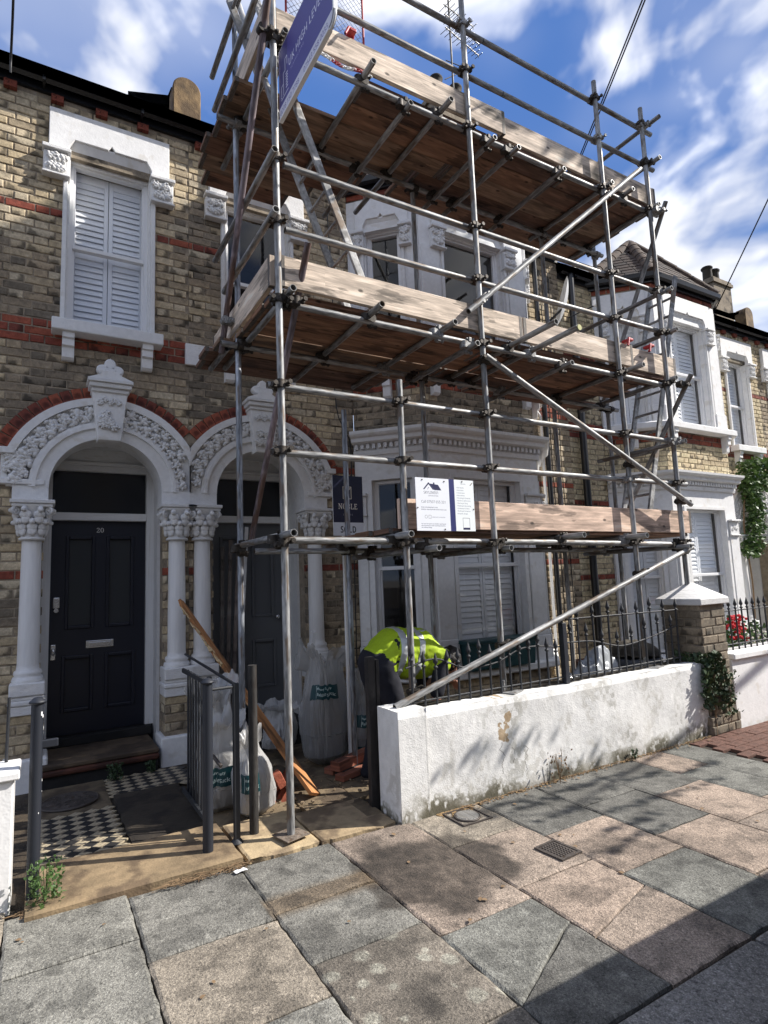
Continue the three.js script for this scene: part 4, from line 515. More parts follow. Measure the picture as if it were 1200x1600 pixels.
function deck(y, rows) { for (const [z, ...cuts] of rows) for (let i = 0; i < cuts.length; i += 2) { const a = cuts[i], b = cuts[i + 1]; plank('board', a, b, y + 0.019 + (rS() - 0.5) * 0.003, z + (rS() - 0.5) * 0.008, 0.222, 0.038, m.board[Math.floor(rS() * 5)]); } }
const dT = LV.top + up + R + 0.001, dM = LV.mid + up + R + 0.001, dL = LV.low + up + R + 0.001;
deck(dT, [[2.40, 2.14, 4.46, 4.48, 5.84], [2.17, 2.12, 4.4, 4.42, 5.82], [1.945, 1.23, 3.32, 3.34, 5.84], [1.72, 1.20, 3.08, 3.1, 5.80], [1.49, 1.22, 2.68, 3.0, 5.84], [1.262, 1.17, 2.64], [1.035, 1.20, 2.30], [0.81, 1.28, 2.12]]);
deck(dM, [[2.40, 1.36, 3.6, 3.62, 5.86], [2.17, 1.34, 3.4, 3.43, 5.62], [1.945, 1.34, 3.55, 3.6, 5.88], [1.70, 1.33, 3.3, 3.32, 5.50], [1.455, 1.22, 3.52, 3.9, 5.86], [1.215, 1.16, 2.98], [0.98, 1.19, 2.95]]);
deck(dL, [[2.40, 2.20, 4.3, 4.32, 5.86], [2.17, 2.16, 4.2, 4.22, 5.86], [1.94, 2.18, 4.4, 4.42, 5.84], [1.71, 2.15, 3.9, 3.92, 5.86], [1.48, 2.0, 3.6, 4.1, 5.86]]);
// toe boards
const toe = (x0, x1, y0, z, mt, h = 0.225) => { const q = plank('toe_board', x0, x1, y0 + h / 2, z, h, 0.038, mt); q.rotation.x = Math.PI / 2 + (rS() - 0.5) * 0.01; };
const zt = 2.555;
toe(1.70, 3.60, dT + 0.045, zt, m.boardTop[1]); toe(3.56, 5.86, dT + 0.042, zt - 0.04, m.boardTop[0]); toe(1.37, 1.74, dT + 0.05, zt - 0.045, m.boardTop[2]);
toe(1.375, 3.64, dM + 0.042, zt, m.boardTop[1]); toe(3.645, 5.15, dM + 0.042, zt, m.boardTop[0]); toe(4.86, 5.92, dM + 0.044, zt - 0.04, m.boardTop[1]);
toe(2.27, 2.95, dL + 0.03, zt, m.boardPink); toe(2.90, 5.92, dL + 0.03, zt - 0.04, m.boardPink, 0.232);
const endToe = (x, y0, z0, z1, mt) => { const q = plank('toe_board', 0, z1 - z0, 0, 0, 0.225, 0.038, mt); q.position.set(x, y0 + 0.1125, (z0 + z1) / 2); q.rotation.set(Math.PI / 2, 0, Math.PI / 2); };
endToe(1.325, dT + 0.045, 1.0, 2.56, m.boardTop[2]); endToe(1.335, dM + 0.045, 1.0, 2.54, m.boardTop[1]);
// red clips on the toe boards
const clipGeo = mg([new THREE.TubeGeometry(new THREE.CatmullRomCurve3([V(0.05, 0.0, -0.03), V(0.05, 0.05, 0), V(0, 0.055, 0.03), V(-0.03, 0.0, 0.045), V(-0.05, -0.04, 0.05)]), 16, 0.011, 6), rb(0.0, 0.06, 0.03, 0.06, -0.06, 0.04, 0.008)]);
for (const [x, y] of [[1.98, dT + 0.265], [5.06, dM + 0.265], [5.40, dM + 0.262]]) { const q = add(S, 'toe_clip', clipGeo, m.redPaint); q.position.set(x, y, zt + 0.02); }
// wire mesh guard behind the top rail
{ const g = [], x0 = 1.5, x1 = 2.17, y0 = dT + 0.24, y1 = 6.75, st = 0.052; for (let k = -20; k < 40; k++) for (const d of [1, -1]) { const pts = []; for (let t = 0; t <= 1; t += 1) { } let a = x0, ya = y0 + (d > 0 ? k * st : (y1 - y0) - k * st), b = x1, yb = ya + d * (x1 - x0) * 1.0; const cl = (xa, ya2, xb, yb2) => { let t0 = 0, t1 = 1; const dy = yb2 - ya2; for (const [lim, sg] of [[y0, 1], [y1, -1]]) { const fa = sg * (ya2 - lim), fb = sg * (yb2 - lim); if (fa < 0 && fb < 0) return null; if (fa < 0) t0 = Math.max(t0, fa / (fa - fb)); if (fb < 0) t1 = Math.min(t1, fa / (fa - fb)); } return t1 - t0 > 0.02 ? [mix(xa, xb, t0), mix(ya2, yb2, t0), mix(xa, xb, t1), mix(ya2, yb2, t1)] : null; }; const c = cl(a, ya, b, yb); if (c) g.push(cylGeo([c[0], c[1], 2.49], [c[2], c[3], 2.49], 0.0022, 0.0022, 4)); }
  const gd = add(S, 'mesh_guard', mg(g), m.lead); add(gd, 'edge_bar', mg([cylGeo([x1, y0 - 0.1, 2.49], [x1, y1, 2.49], 0.009, 0.009, 8), cylGeo([x0, y0 - 0.1, 2.49], [x0, y1, 2.49], 0.009, 0.009, 8)]), m.redPaint); }
// red and white chain under the front ledger at the hatch
for (let i = 0; i < 22; i++) { const t = i / 21, q = add(S, 'chain_link', i === 0 ? (scene.userData.link = new THREE.TorusGeometry(0.013, 0.0045, 5, 10).scale(1.5, 1, 1)) : scene.userData.link, i % 8 < 3 ? m.redPaint : m.frame); q.position.set(1.66 + t * 0.50, LV.top + 0.065 + 0.015 * Math.sin(t * 9), 2.60 - 0.02); q.rotation.set(i % 2 ? Math.PI / 2 : 0, 0, 0); }

// ---------------------------------------------------------------- ladders
function ladder(label, foot, topP, z0, z1, mt) {
  const t = thing('ladder', label, 'ladder', [foot[0], foot[1], (z0 + z1) / 2]); const d = V(topP[0] - foot[0], topP[1] - foot[1], 0), L = d.length(), hz = (z1 - z0) / 2; d.normalize(); const ang = Math.atan2(-d.x, d.y);
  for (const z of [-hz, hz]) { const q = add(t, 'stile', uvm(rb(-0.032, 0.032, 0, L, -0.013, 0.013, 0.006), 1, z, 0), mt); q.position.z = z; q.rotation.z = ang; }
  for (let s = 0.2; s < L - 0.05; s += 0.25) { const q = add(t, 'rung', new THREE.CylinderGeometry(0.015, 0.015, 2 * hz + 0.02, 10).rotateX(Math.PI / 2), mt); q.position.set(d.x * s, d.y * s, 0); }
}
ladder('aluminium ladder leaning up through the hatch beside the purple board', [2.375, dM + 0.04], [1.24, 6.40], 1.90, 2.24, m.alu);
ladder('aluminium ladder at the right end beside the neighbouring bay window', [5.50, dL + 0.04], [6.47, 5.03], 1.97, 2.30, m.alu);

// ---------------------------------------------------------------- boards with writing
{ // purple board of the scaffold firm
  const t = thing('scaffold_board_sign', 'purple board with white lettering hung on the front corner tube', 'sign', [1.378, 4.79, 2.632]); t.rotation.y = -Math.atan2(0.86, 0.012);
  const W = 0.87, Hh = 0.545, sh = new THREE.Shape(), r = 0.07; sh.moveTo(0, 0); sh.lineTo(W - r, 0); sh.absarc(W - r, r, r, -Math.PI / 2, 0, false); sh.lineTo(W, Hh - r); sh.absarc(W - r, Hh - r, r, 0, Math.PI / 2, false); sh.lineTo(0, Hh); sh.lineTo(0, 0);
  add(t, 'panel', ext(sh, 0.018, {}).translate(0, 0, -0.02), M(0.42, 0.43, 0.44, { roughness: 0.4 }));
  const mat = canvasMat(1200, 752, (x, w, h) => { x.fillStyle = '#3b2c86'; x.fillRect(0, 0, w, h); x.fillStyle = '#31236f'; x.beginPath(); x.moveTo(0, 0); x.lineTo(250, 0); x.lineTo(170, 610); x.lineTo(0, 610); x.fill(); x.fillStyle = '#d4d2de'; x.fillRect(0, 630, w, 130); x.fillStyle = '#9c9aa8'; x.fillRect(0, 742, w, 18);
    x.fillStyle = '#e6e4f0'; x.font = '112px sans-serif'; x.textBaseline = 'middle'; x.fillText('UK HIGH LEVEL', 250, 330, 860); x.font = '34px sans-serif'; x.globalAlpha = 0.75; x.fillText('S C A F F O L D I N G', 300, 425, 620); x.fillText('◆', 330, 205); x.globalAlpha = 1;
    x.strokeStyle = '#e6e4f0'; x.lineWidth = 9; for (const [a, b, c, d] of [[70, 540, 70, 440], [70, 440, 120, 440], [120, 560, 120, 330], [120, 330, 165, 330], [165, 330, 165, 210], [165, 210, 215, 210], [215, 210, 215, 300], [60, 575, 240, 575], [60, 540, 70, 560]]) { x.beginPath(); x.moveTo(a, b); x.lineTo(c, d); x.stroke(); } for (let i = 0; i < 6; i++) x.fillRect(180, 380 + i * 28, 48, 12);
    x.fillStyle = '#4a3f86'; x.font = '70px sans-serif'; x.fillText('0208 150 7788  ✦  07543 558 0033', 22, 690, 1130); }, { roughness: 0.45 });
  add(t, 'print', (() => { const k = 0.016, g = new THREE.ShapeGeometry((() => { const q = new THREE.Shape(), a = 0.004, b = W - k, c = k, d = Hh - k, e = r - k; q.moveTo(a, c); q.lineTo(b - e, c); q.absarc(b - e, c + e, e, -Math.PI / 2, 0, false); q.lineTo(b, d - e); q.absarc(b - e, d - e, e, 0, Math.PI / 2, false); q.lineTo(a, d); q.lineTo(a, c); return q; })(), 10), p = g.attributes.position, u = g.attributes.uv; for (let i = 0; i < p.count; i++) u.setXY(i, p.getX(i) / W, p.getY(i) / Hh); return g.translate(0, 0, 0.002); })(), mat);
  add(t, 'edge_trim', mg([bx(0, W - r, -0.004, 0.010, -0.022, 0.006), bx(W - 0.010, W + 0.004, r, Hh - r, -0.022, 0.006), new THREE.TorusGeometry(r - 0.003, 0.009, 6, 12, Math.PI / 2).rotateZ(-Math.PI / 2).translate(W - r, r, -0.008)]), m.frame);
}
{ // white builder's board on the lower lift
  const t = thing('builder_sign', 'white and blue builder sign with house logo on the lower lift', 'sign', [2.355, 1.905, 2.668]); const W = 0.54, Hh = 0.395;
  add(t, 'panel', rb(0, W, 0, Hh, -0.006, 0, 0.002), m.frame);
  const mat = canvasMat(1024, 750, (x, w, h) => { x.fillStyle = '#eef1f6'; x.fillRect(0, 0, w, h); x.fillStyle = '#2b3169'; x.fillRect(575, 0, 95, h); x.fillStyle = '#f1f6f5'; x.fillRect(670, 0, 354, h);
    x.fillStyle = '#23264d'; x.beginPath(); x.moveTo(125, 165); x.lineTo(222, 60); x.lineTo(312, 165); x.lineTo(290, 165); x.lineTo(222, 88); x.lineTo(147, 165); x.fill(); x.beginPath(); x.moveTo(240, 80); x.lineTo(300, 84); x.lineTo(300, 62); x.lineTo(326, 62); x.lineTo(326, 86); x.lineTo(385, 92); x.lineTo(440, 170); x.lineTo(318, 170); x.fill();
    x.strokeStyle = '#23264d'; x.lineWidth = 6; x.beginPath(); x.moveTo(205, 165); x.lineTo(215, 138); x.lineTo(228, 132); x.stroke();
    x.textAlign = 'left'; x.textBaseline = 'middle'; x.fillStyle = '#4b4c58'; x.font = '54px sans-serif'; x.fillText('SKYLINE01', 130, 208, 320); x.font = '24px sans-serif'; x.fillText('CONSTRUCTION', 205, 254, 232); x.fillStyle = '#5a5c66'; x.font = '52px sans-serif'; x.fillText('Call 07507 655 331', 85, 340, 425);
    x.fillStyle = '#55586a'; x.font = 'bold 21px sans-serif'; x.fillText('Email: info@skyline01.co.uk', 78, 418, 290); x.fillText('Website: www.skyline01construction.co.uk', 78, 448, 470); x.strokeStyle = '#555'; x.lineWidth = 4; x.beginPath(); x.arc(158, 552, 22, 0, 7); x.stroke(); x.strokeRect(202, 530, 40, 44); x.font = '21px sans-serif'; x.fillText('@skyline01construction', 262, 556, 240);
    x.font = 'bold 19px sans-serif'; x.fillText('Our team of experts are reliable, experienced,', 70, 652, 480); x.fillText('and committed to build something beautiful,', 70, 678, 470); x.fillText('not ordinary things.', 70, 703, 190);
    x.fillStyle = '#57607a'; x.font = '25px sans-serif'; x.fillText('Services', 790, 58, 110); ['New Builds', 'Extensions', 'Conversions', 'Renovations', 'Plumbing & Electrical', 'Kitchen & Bathrooms', 'Flooring & Tiling', 'Painting & Decorating', 'Driveways & Patios', 'Roofing & Brickwork', 'Bespoke Design'].forEach((s, i) => x.fillText('• ' + s, 702, 116 + i * 38)); x.fillStyle = '#8f8a80'; x.save(); x.translate(985, 55); x.rotate(-0.8); x.fillRect(-34, -8, 62, 14); x.restore();
    x.strokeStyle = '#3a3f5c'; x.lineWidth = 5; x.strokeRect(800, 560, 122, 150); x.fillStyle = '#23264d'; x.fillRect(798, 700, 126, 30); }, { roughness: 0.4 });
  add(t, 'print', new THREE.PlaneGeometry(W, Hh).translate(W / 2, Hh / 2, 0.0015), mat);
  for (const [x, y] of [[0.012, 0.17], [0.06, 0.38], [0.26, 0.375], [0.53, 0.17], [0.25, 0.012], [0.43, 0.382]]) add(t, 'screw', new THREE.CylinderGeometry(0.005, 0.005, 0.004, 8).rotateX(Math.PI / 2).translate(x, y, 0.003), m.coupler);
}
{ // estate agent's board on a white post
  const t = thing('estate_agent_board', 'navy and white sold board on a white post by the porch', 'sign', [2.42, -0.05, 1.38]);
  add(t, 'post', rb(-0.025, 0.025, 0, 2.3, -0.035, 0.0, 0.004), m.white); const x0 = -0.125, x1 = 0.185, y0 = 2.03, y1 = 2.59;
  add(t, 'panel', bx(x0, x1, y0, y1, 0.002, 0.010), m.frame);
  const mat = canvasMat(560, 1010, (x, w, h) => { x.fillStyle = '#0a1130'; x.fillRect(0, 0, w, h); x.fillStyle = '#c9cdd1'; x.fillRect(0, 790, w, 220); x.fillStyle = '#11131c'; x.font = 'bold 150px sans-serif'; x.textAlign = 'center'; x.textBaseline = 'middle'; x.fillText('SOLD', w / 2 - 10, 908, 300); x.fillStyle = '#e8e3d4'; x.font = '128px serif'; x.fillText('NOBLE', w / 2 - 8, 520, 360); x.font = '40px sans-serif'; x.globalAlpha = 0.65; x.fillText('E S T A T E', w / 2 - 10, 660, 250); x.globalAlpha = 1; x.strokeStyle = '#cfcab8'; x.lineWidth = 12; x.strokeRect(190, 190, 150, 200); x.beginPath(); x.moveTo(205, 375); x.lineTo(325, 205); x.stroke(); x.beginPath(); x.arc(215, 120, 14, 0, 7); x.fill(); }, { roughness: 0.35 });
  add(t, 'print', new THREE.PlaneGeometry(x1 - x0, y1 - y0).translate((x0 + x1) / 2, (y0 + y1) / 2, 0.0125), mat);
}
// ---------------------------------------------------------------- ground, road, kerb, pavement
structure('ground', uvm(new THREE.PlaneGeometry(240, 240, 1, 1).rotateX(-Math.PI / 2).translate(0, -0.2, 0)), m.soil);
structure('road', uvm(bx(-40, 60, -0.19, -0.115, 4.93, 14)), m.asphalt);
m.slabV = M(1, 1, 1, { map: T.slab, ...bump(T.slabB, 0.004), roughness: 0.9, vertexColors: true });
m.kerb = M(0.34, 0.33, 0.32, { map: T.slab, ...bump(T.slabB, 0.008), roughness: 0.85 });
const bed = structure('pavement', uvm(bx(-8, 30, -0.18, -0.022, 2.3, 4.66)), m.soil);
// matter lying on the flags: damp brown spill, lichen, silt
function slabTone(c, x, z, lichen) {
  let k = 1, w = 0; const n = fbm(x * 5, z * 5, 2, 4), f = fbm(x * 26, z * 26, 4, 3);
  const e = Math.hypot((x - 1.84) / 0.46, (z - 3.38) / 0.42) + (n - 0.5) * 1.1; w = sstep(1.12, 0.84, e) * (0.86 + 0.5 * (f - 0.5));
  const st = (x > 0.98 && x < 1.56) ? sstep(0.13, 0.05, Math.abs(z - 3.255 - 0.03 * n)) : 0; let r = c[0], g = c[1], b = c[2];
  r = mix(r, 0.058, w * 0.95); g = mix(g, 0.045, w * 0.95); b = mix(b, 0.034, w * 0.95);
  r = mix(r, 0.26, st * 0.7); g = mix(g, 0.185, st * 0.7); b = mix(b, 0.11, st * 0.7);
  const big = fbm(x * 1.7 + 31, z * 1.7, 9, 4), mid = fbm(x * 11, z * 11, 14, 4); k = 0.84 + 0.30 * n + 0.26 * (f - 0.5) + 0.42 * (big - 0.5) - 0.30 * sstep(0.56, 0.68, mid);
  { const cell = 0.17, X = Math.floor(x / cell), Z = Math.floor(z / cell); for (let i = -1; i < 2; i++) for (let j = -1; j < 2; j++) { const q = h3(X + i, Z + j, 21); if (q > 0.42) continue; const hx = (X + i + h3(X + i, Z + j, 22)) * cell, hz = (Z + j + h3(X + i, Z + j, 23)) * cell, rr = 0.008 + 0.012 * h3(X + i, Z + j, 24), s2 = sstep(rr, rr * 0.75, Math.hypot(x - hx, z - hz) + (f - 0.5) * 0.008); k *= 1 + s2 * (q < 0.12 ? 0.5 : -0.45); } }
  const gr = sstep(0.58, 0.72, fbm(x * 2.2 + 9, z * 2.2, 6, 4)); k *= 1 - 0.22 * gr;
  if (lichen) { const cell = 0.11, X = Math.floor(x / cell), Z = Math.floor(z / cell); let L = 0; for (let i = -1; i < 2; i++) for (let j = -1; j < 2; j++) { const hx = (X + i + h3(X + i, Z + j, 1)) * cell, hz = (Z + j + h3(X + i, Z + j, 2)) * cell, rr = 0.014 + 0.036 * h3(X + i, Z + j, 3) ** 2; if (h3(X + i, Z + j, 4) < 0.6) L = Math.max(L, sstep(rr, rr * 0.7, Math.hypot(x - hx, z - hz) + (f - 0.5) * 0.03)); } r = mix(r, 0.66, L * 0.85); g = mix(g, 0.64, L * 0.85); b = mix(b, 0.54, L * 0.85); }
  return [r * k, g * k, b * k];
}
function slabGeo(poly, y, c, seed, o = {}) {           // a flag: uneven top grid inside a polygon's box, worn edges
  const [x0, x1] = poly, za = [].concat(poly[2]), zb = [].concat(poly[3]), ed = (e, u) => e.length > 1 ? mix(e[0], e[1], u) : e[0], r = rng(seed), NX = o.n || 44, NZ = o.n || 44, pos = [], col = [], uv = [], tl = (r() - 0.5) * 0.008, tw = (r() - 0.5) * 0.008, ou = r() * 3, ov = r() * 3, g0 = 0.0035;
  const P = (i, j) => { const u = i / NX, v = j / NZ; let x = mix(x0 + g0, x1 - g0, u), z = mix(ed(za, u) + g0, ed(zb, u) - g0, v); const e = Math.min(u, 1 - u, v, 1 - v), n = fbm(x * 9, z * 9, seed, 3); if (e === 0) { x += (fbm(z * 14, seed, 1, 3) - 0.5) * 0.014 * (o.rough || 1); z += (fbm(x * 14, seed, 2, 3) - 0.5) * 0.014 * (o.rough || 1); if (o.torn && v === 1) z += (fbm(x * 9, 3, seed, 4) - 0.62) * o.torn; } return [x, y + (u - 0.5) * tl + (v - 0.5) * tw + (o.slope || 0) * (v - 0.5) - (e === 0 ? 0.006 : 0) + (n - 0.5) * 0.004, z]; };
  const push = (q, t) => { pos.push(...q); const k = o.plain ? t : slabTone(t, q[0], q[2], o.lichen); col.push(...k); uv.push(q[0] * 1.25 + ou, q[2] * 1.25 + ov + q[1] * 1.2); };
  for (let i = 0; i < NX; i++) for (let j = 0; j < NZ; j++) { const a = P(i, j), b = P(i + 1, j), d = P(i, j + 1), e = P(i + 1, j + 1); for (const q of [a, d, e, a, e, b]) push(q, c); }
  const dn = q => [q[0], y - 0.05, q[2]], side = (a, b) => { for (const q of [a, b, dn(b), a, dn(b), dn(a)]) push(q, c); };
  for (let i = 0; i < NX; i++) { side(P(i, 0), P(i + 1, 0)); side(P(i + 1, NZ), P(i, NZ)); } for (let j = 0; j < NZ; j++) { side(P(0, j + 1), P(0, j)); side(P(NX, j), P(NX, j + 1)); }
  const g = new THREE.BufferGeometry(); g.setAttribute('position', new THREE.Float32BufferAttribute(pos, 3)); g.setAttribute('color', new THREE.Float32BufferAttribute(col, 3)); g.setAttribute('uv', new THREE.Float32BufferAttribute(uv, 2)); g.computeVertexNormals(); return g;
}
const grey = [0.36, 0.35, 0.315], dk = [0.235, 0.23, 0.21], lt = [0.45, 0.44, 0.395], bei = [0.55, 0.48, 0.39], pink = [0.60, 0.475, 0.385], pk2 = [0.55, 0.445, 0.365], grn = [0.325, 0.325, 0.295], brn = [0.34, 0.30, 0.25];
const cols = [
  [-1.75, -1.2, [2.2, lt], [2.9, grey], [3.5, bei], [4.1, grey], [4.64]], [-1.2, -0.65, [2.3, grey], [2.9, bei], [3.5, lt], [4.1, grey], [4.64]], [-0.65, -0.11, [2.5, bei], [3.05, lt], [3.6, grey], [4.15, lt], [4.64]],
  [-0.11, 0.43, [2.62, lt], [3.15, lt], [3.72, grey], [4.25, bei], [4.64]], [0.43, 1.0, [2.735, grey], [3.36, bei], [3.97, lt], [4.64]], [1.0, 1.55, [2.76, grey], [3.19, bei], [3.325, grey], [3.77, brn, 1], [4.40, brn, 1], [4.64]],
  [1.55, 2.1, [2.77, pk2], [3.9, grn], [[4.41, 4.14], dk], [4.64]], [2.1, 2.645, [2.80, bei], [3.25, pk2], [3.80, pink], [[4.28, 4.13], pk2], [4.64]], [2.645, 3.18, [2.805, dk], [3.44, pink], [3.99, grn], [4.64]],
  [3.18, 3.73, [2.81, dk], [3.27, dk], [3.81, pink], [4.38, pk2], [4.64]], [3.73, 4.27, [2.81, dk], [3.42, pink], [3.98, pk2], [4.64]], [4.27, 4.66, [2.82, pink], [3.25, grn], [3.85, pink], [4.64]], [4.66, 5.03, [2.82, grn], [3.42, grn], [4.0, pk2], [4.64]]];
let sid = 900;
for (const [x0, x1, ...rows] of cols) for (let i = 0; i < rows.length - 1; i++) add(bed, 'paving_slab', slabGeo([x0, x1, rows[i][0], rows[i + 1][0]], 0, rows[i][1], sid++, { lichen: rows[i][2], n: x1 < -0.11 || x0 > 3.7 ? 16 : 44, rough: 1.0 }), m.slabV);
for (let x = 5.06, k = 0; x < 9.4; x += 0.205, k++) for (let z = 2.83, j = 0; z < 4.6; z += 0.103, j++) { if (x > 7.2 && z > 3.3) continue; if (x + (j % 2) * 0.1 < 5.06 + (z > 3.6 ? 0 : 0)) continue; const t = 0.75 + 0.5 * h3(k, j, 9), q = add(bed, 'block_paver', (k === 0 && j === 0) ? (bed.userData.pv = new RoundedBoxGeometry(0.197, 0.05, 0.095, 1, 0.006)) : bed.userData.pv, m.paver = m.paver || M(0.34, 0.17, 0.125, { map: T.slab, ...bump(T.slabB, 0.004) })); q.position.set(x + (j % 2) * 0.1 + 0.1, -0.025 + h3(k, j, 3) * 0.005, z + 0.05); }
delete bed.userData.pv;
add(bed, 'far_paving', uvm(bx(9.5, 30, -0.03, 0.0, 2.8, 4.64), 1), m.slabFar = M(0.30, 0.27, 0.245, { map: T.slab, ...bump(T.slabB, 0.004) }));
const kerb = structure('kerb', uvm(bx(-20, 40, -0.19, -0.02, 4.67, 4.90)), m.kerb); { const kg = uvm(new RoundedBoxGeometry(0.895, 0.14, 0.275, 2, 0.016), 0.8); for (let i = -4; i < 14; i++) { const q = add(kerb, 'kerb_stone', kg, m.kerb); q.position.set(i * 0.91 + 0.35, -0.072 + (h3(i, 1, 1) - 0.5) * 0.006, 4.79); q.rotation.y = (h3(i, 2, 1) - 0.5) * 0.006; } }
// covers let into the flags
{ const d = thing('round_drain_cover', 'small round ribbed steel cover in a flag by the white wall', 'drain cover', [2.45, 0.004, 2.955]); const g = [new THREE.CylinderGeometry(0.076, 0.076, 0.012, 32)]; for (let i = -5; i <= 5; i++) { const l = Math.sqrt(Math.max(0, 0.07 * 0.07 - (i * 0.012) ** 2)); if (l > 0.01) { g.push(bx(-l, l, 0.006, 0.011, i * 0.012 - 0.003, i * 0.012 + 0.003)); if (i % 2 === 0) g.push(bx(i * 0.012 - 0.002, i * 0.012 + 0.002, 0.006, 0.010, -l, l)); } } add(d, 'lid', mg(g), m.steelPlate); add(d, 'rim', new THREE.TorusGeometry(0.083, 0.007, 6, 32).rotateX(Math.PI / 2), m.castIron); add(d, 'frame', mg([[-1, 0], [1, 0], [0, -1], [0, 1]].map(([a, b]) => a ? bx(a * 0.112 - 0.006, a * 0.112 + 0.006, -0.004, 0.005, -0.118, 0.118) : bx(-0.106, 0.106, -0.004, 0.005, b * 0.112 - 0.006, b * 0.112 + 0.006))), m.castIron); }
{ const d = thing('square_stop_valve_cover', 'small square studded iron cover set in pink flags', 'drain cover', [2.56, 0.004, 3.635]); d.rotation.y = 0.08; const g = [bx(-0.065, 0.065, -0.004, 0.004, -0.082, 0.082)]; for (let i = 0; i < 6; i++) for (let j = 0; j < 7; j++) g.push(rb(-0.055 + i * 0.019, -0.043 + i * 0.019, 0.003, 0.009, -0.072 + j * 0.021, -0.058 + j * 0.021, 0.003)); add(d, 'lid', mg(g), m.castIron); add(d, 'frame', mg([bx(-0.085, -0.068, -0.004, 0.007, -0.1, 0.1), bx(0.068, 0.085, -0.004, 0.007, -0.1, 0.1), bx(-0.068, 0.068, -0.004, 0.007, -0.1, -0.085), bx(-0.068, 0.068, -0.004, 0.007, 0.085, 0.1)]), m.castIron); }

// ---------------------------------------------------------------- front yards
const yard = structure('front_yard', (() => { const g = new THREE.PlaneGeometry(12, 2.9, 60, 20).rotateX(-Math.PI / 2).translate(4.4, 0, 1.15), p = g.attributes.position; for (let i = 0; i < p.count; i++) { const z = p.getZ(i); p.setY(i, mix(-0.105, -0.02, clamp(z / 2.6)) + (fbm(p.getX(i) * 3, z * 3, 1, 4) - 0.5) * 0.02); } g.computeVertexNormals(); return uvm(g); })(), m.yardSoil = M(0.095, 0.078, 0.06, { map: T.stone, ...bump(T.fine, 0.01) }));
const yl = z => mix(-0.095, -0.005, clamp(z / 2.6));
m.stoneV = M(1, 1, 1, { map: T.stone, ...bump(T.fine, 0.004), roughness: 0.88, vertexColors: true });
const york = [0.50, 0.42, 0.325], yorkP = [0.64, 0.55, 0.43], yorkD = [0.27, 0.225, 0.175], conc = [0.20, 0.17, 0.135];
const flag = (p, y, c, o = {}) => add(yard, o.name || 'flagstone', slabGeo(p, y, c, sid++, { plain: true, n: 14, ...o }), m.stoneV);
flag([-0.03, 1.04, 2.10, 2.71], 0.026, [0.37, 0.30, 0.225], { name: 'threshold_stone', rough: 0.6, n: 24 });
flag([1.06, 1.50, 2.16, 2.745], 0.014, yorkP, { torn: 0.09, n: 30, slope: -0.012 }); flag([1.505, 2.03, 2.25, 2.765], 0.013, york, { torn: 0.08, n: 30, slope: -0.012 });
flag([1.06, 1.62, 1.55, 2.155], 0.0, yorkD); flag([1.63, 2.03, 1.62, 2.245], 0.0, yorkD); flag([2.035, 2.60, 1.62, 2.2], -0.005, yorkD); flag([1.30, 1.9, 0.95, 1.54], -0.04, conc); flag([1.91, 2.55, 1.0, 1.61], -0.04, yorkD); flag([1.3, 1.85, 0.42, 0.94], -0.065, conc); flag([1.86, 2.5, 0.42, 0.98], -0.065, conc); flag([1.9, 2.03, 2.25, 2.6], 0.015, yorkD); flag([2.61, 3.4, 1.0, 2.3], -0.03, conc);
flag([0.02, 0.52, 0.33, 1.13], -0.055, conc, { name: 'cement_patch' }); flag([0.53, 1.02, 0.95, 2.02], -0.02, [0.055, 0.047, 0.04], { name: 'tar_patch', rough: 2 });
// black and white tiles laid diagonally
{ const tg = new RoundedBoxGeometry(0.072, 0.012, 0.072, 1, 0.003), patch = (x0, x1, z0, z1) => { const p = 0.0755, st = p * Math.SQRT2; let k = 0; for (let i = 0; i * st / 2 < x1 - x0; i++) for (let j = 0; j * st / 2 < z1 - z0; j++) { if ((i + j) % 2) continue; const x = x0 + i * st / 2, z = z0 + j * st / 2, w = i % 2; const q = add(yard, 'floor_tile', tg, w ? m.tileB : m.tileW); q.position.set(x, yl(z) + 0.012 + (h3(i, j, 5) - 0.5) * 0.003, z); q.rotation.set(0, Math.PI / 4, 0); k++; } }; patch(0.05, 0.50, 1.18, 2.07); patch(0.56, 1.16, 0.36, 0.93); }
// doorstep of the first house
{ const t = thing('doorstep', 'worn stone doorstep with red nosing below the dark door', 'step', [0.52, -0.1, 0]); add(t, 'tread', uvm(rb(-0.5, 0.47, 0.165, 0.205, -0.45, 0.262, 0.012)), m.stepTop); add(t, 'nosing', uvm(rb(-0.5, 0.475, 0.105, 0.163, 0.1, 0.27, 0.025)), m.stepRed); add(t, 'riser', uvm(bx(-0.49, 0.46, 0, 0.12, -0.45, 0.235)), m.stepDark); add(t, 'sill', uvm(rb(-0.5, 0.5, 0.205, 0.29, -0.5, -0.36, 0.01)), m.stepDark); }
{ const t = thing('doorstep', 'dark doorstep of the shabby porch behind the rubble sacks', 'step', [2.08, -0.1, 0]); add(t, 'tread', uvm(rb(-0.5, 0.5, 0.13, 0.19, -0.45, 0.26, 0.012)), m.stepDark); add(t, 'riser', uvm(bx(-0.49, 0.49, 0, 0.13, -0.45, 0.235)), m.stepDark); }
{ const t = thing('manhole_cover', 'oval looking iron manhole cover in the first front path', 'manhole cover', [0.24, -0.045, 0.82]); add(t, 'lid', mg([new THREE.CylinderGeometry(0.19, 0.19, 0.014, 36), ...Array.from({ length: 22 }, (_, i) => { const a = i * 2.4, q = 0.035 * Math.sqrt(i); return rb(Math.cos(a) * q - 0.012, Math.cos(a) * q + 0.012, 0.005, 0.013, Math.sin(a) * q - 0.012, Math.sin(a) * q + 0.012, 0.003); })]), m.castIron); add(t, 'rim', new THREE.TorusGeometry(0.2, 0.01, 6, 36).rotateX(Math.PI / 2), m.castIron); }

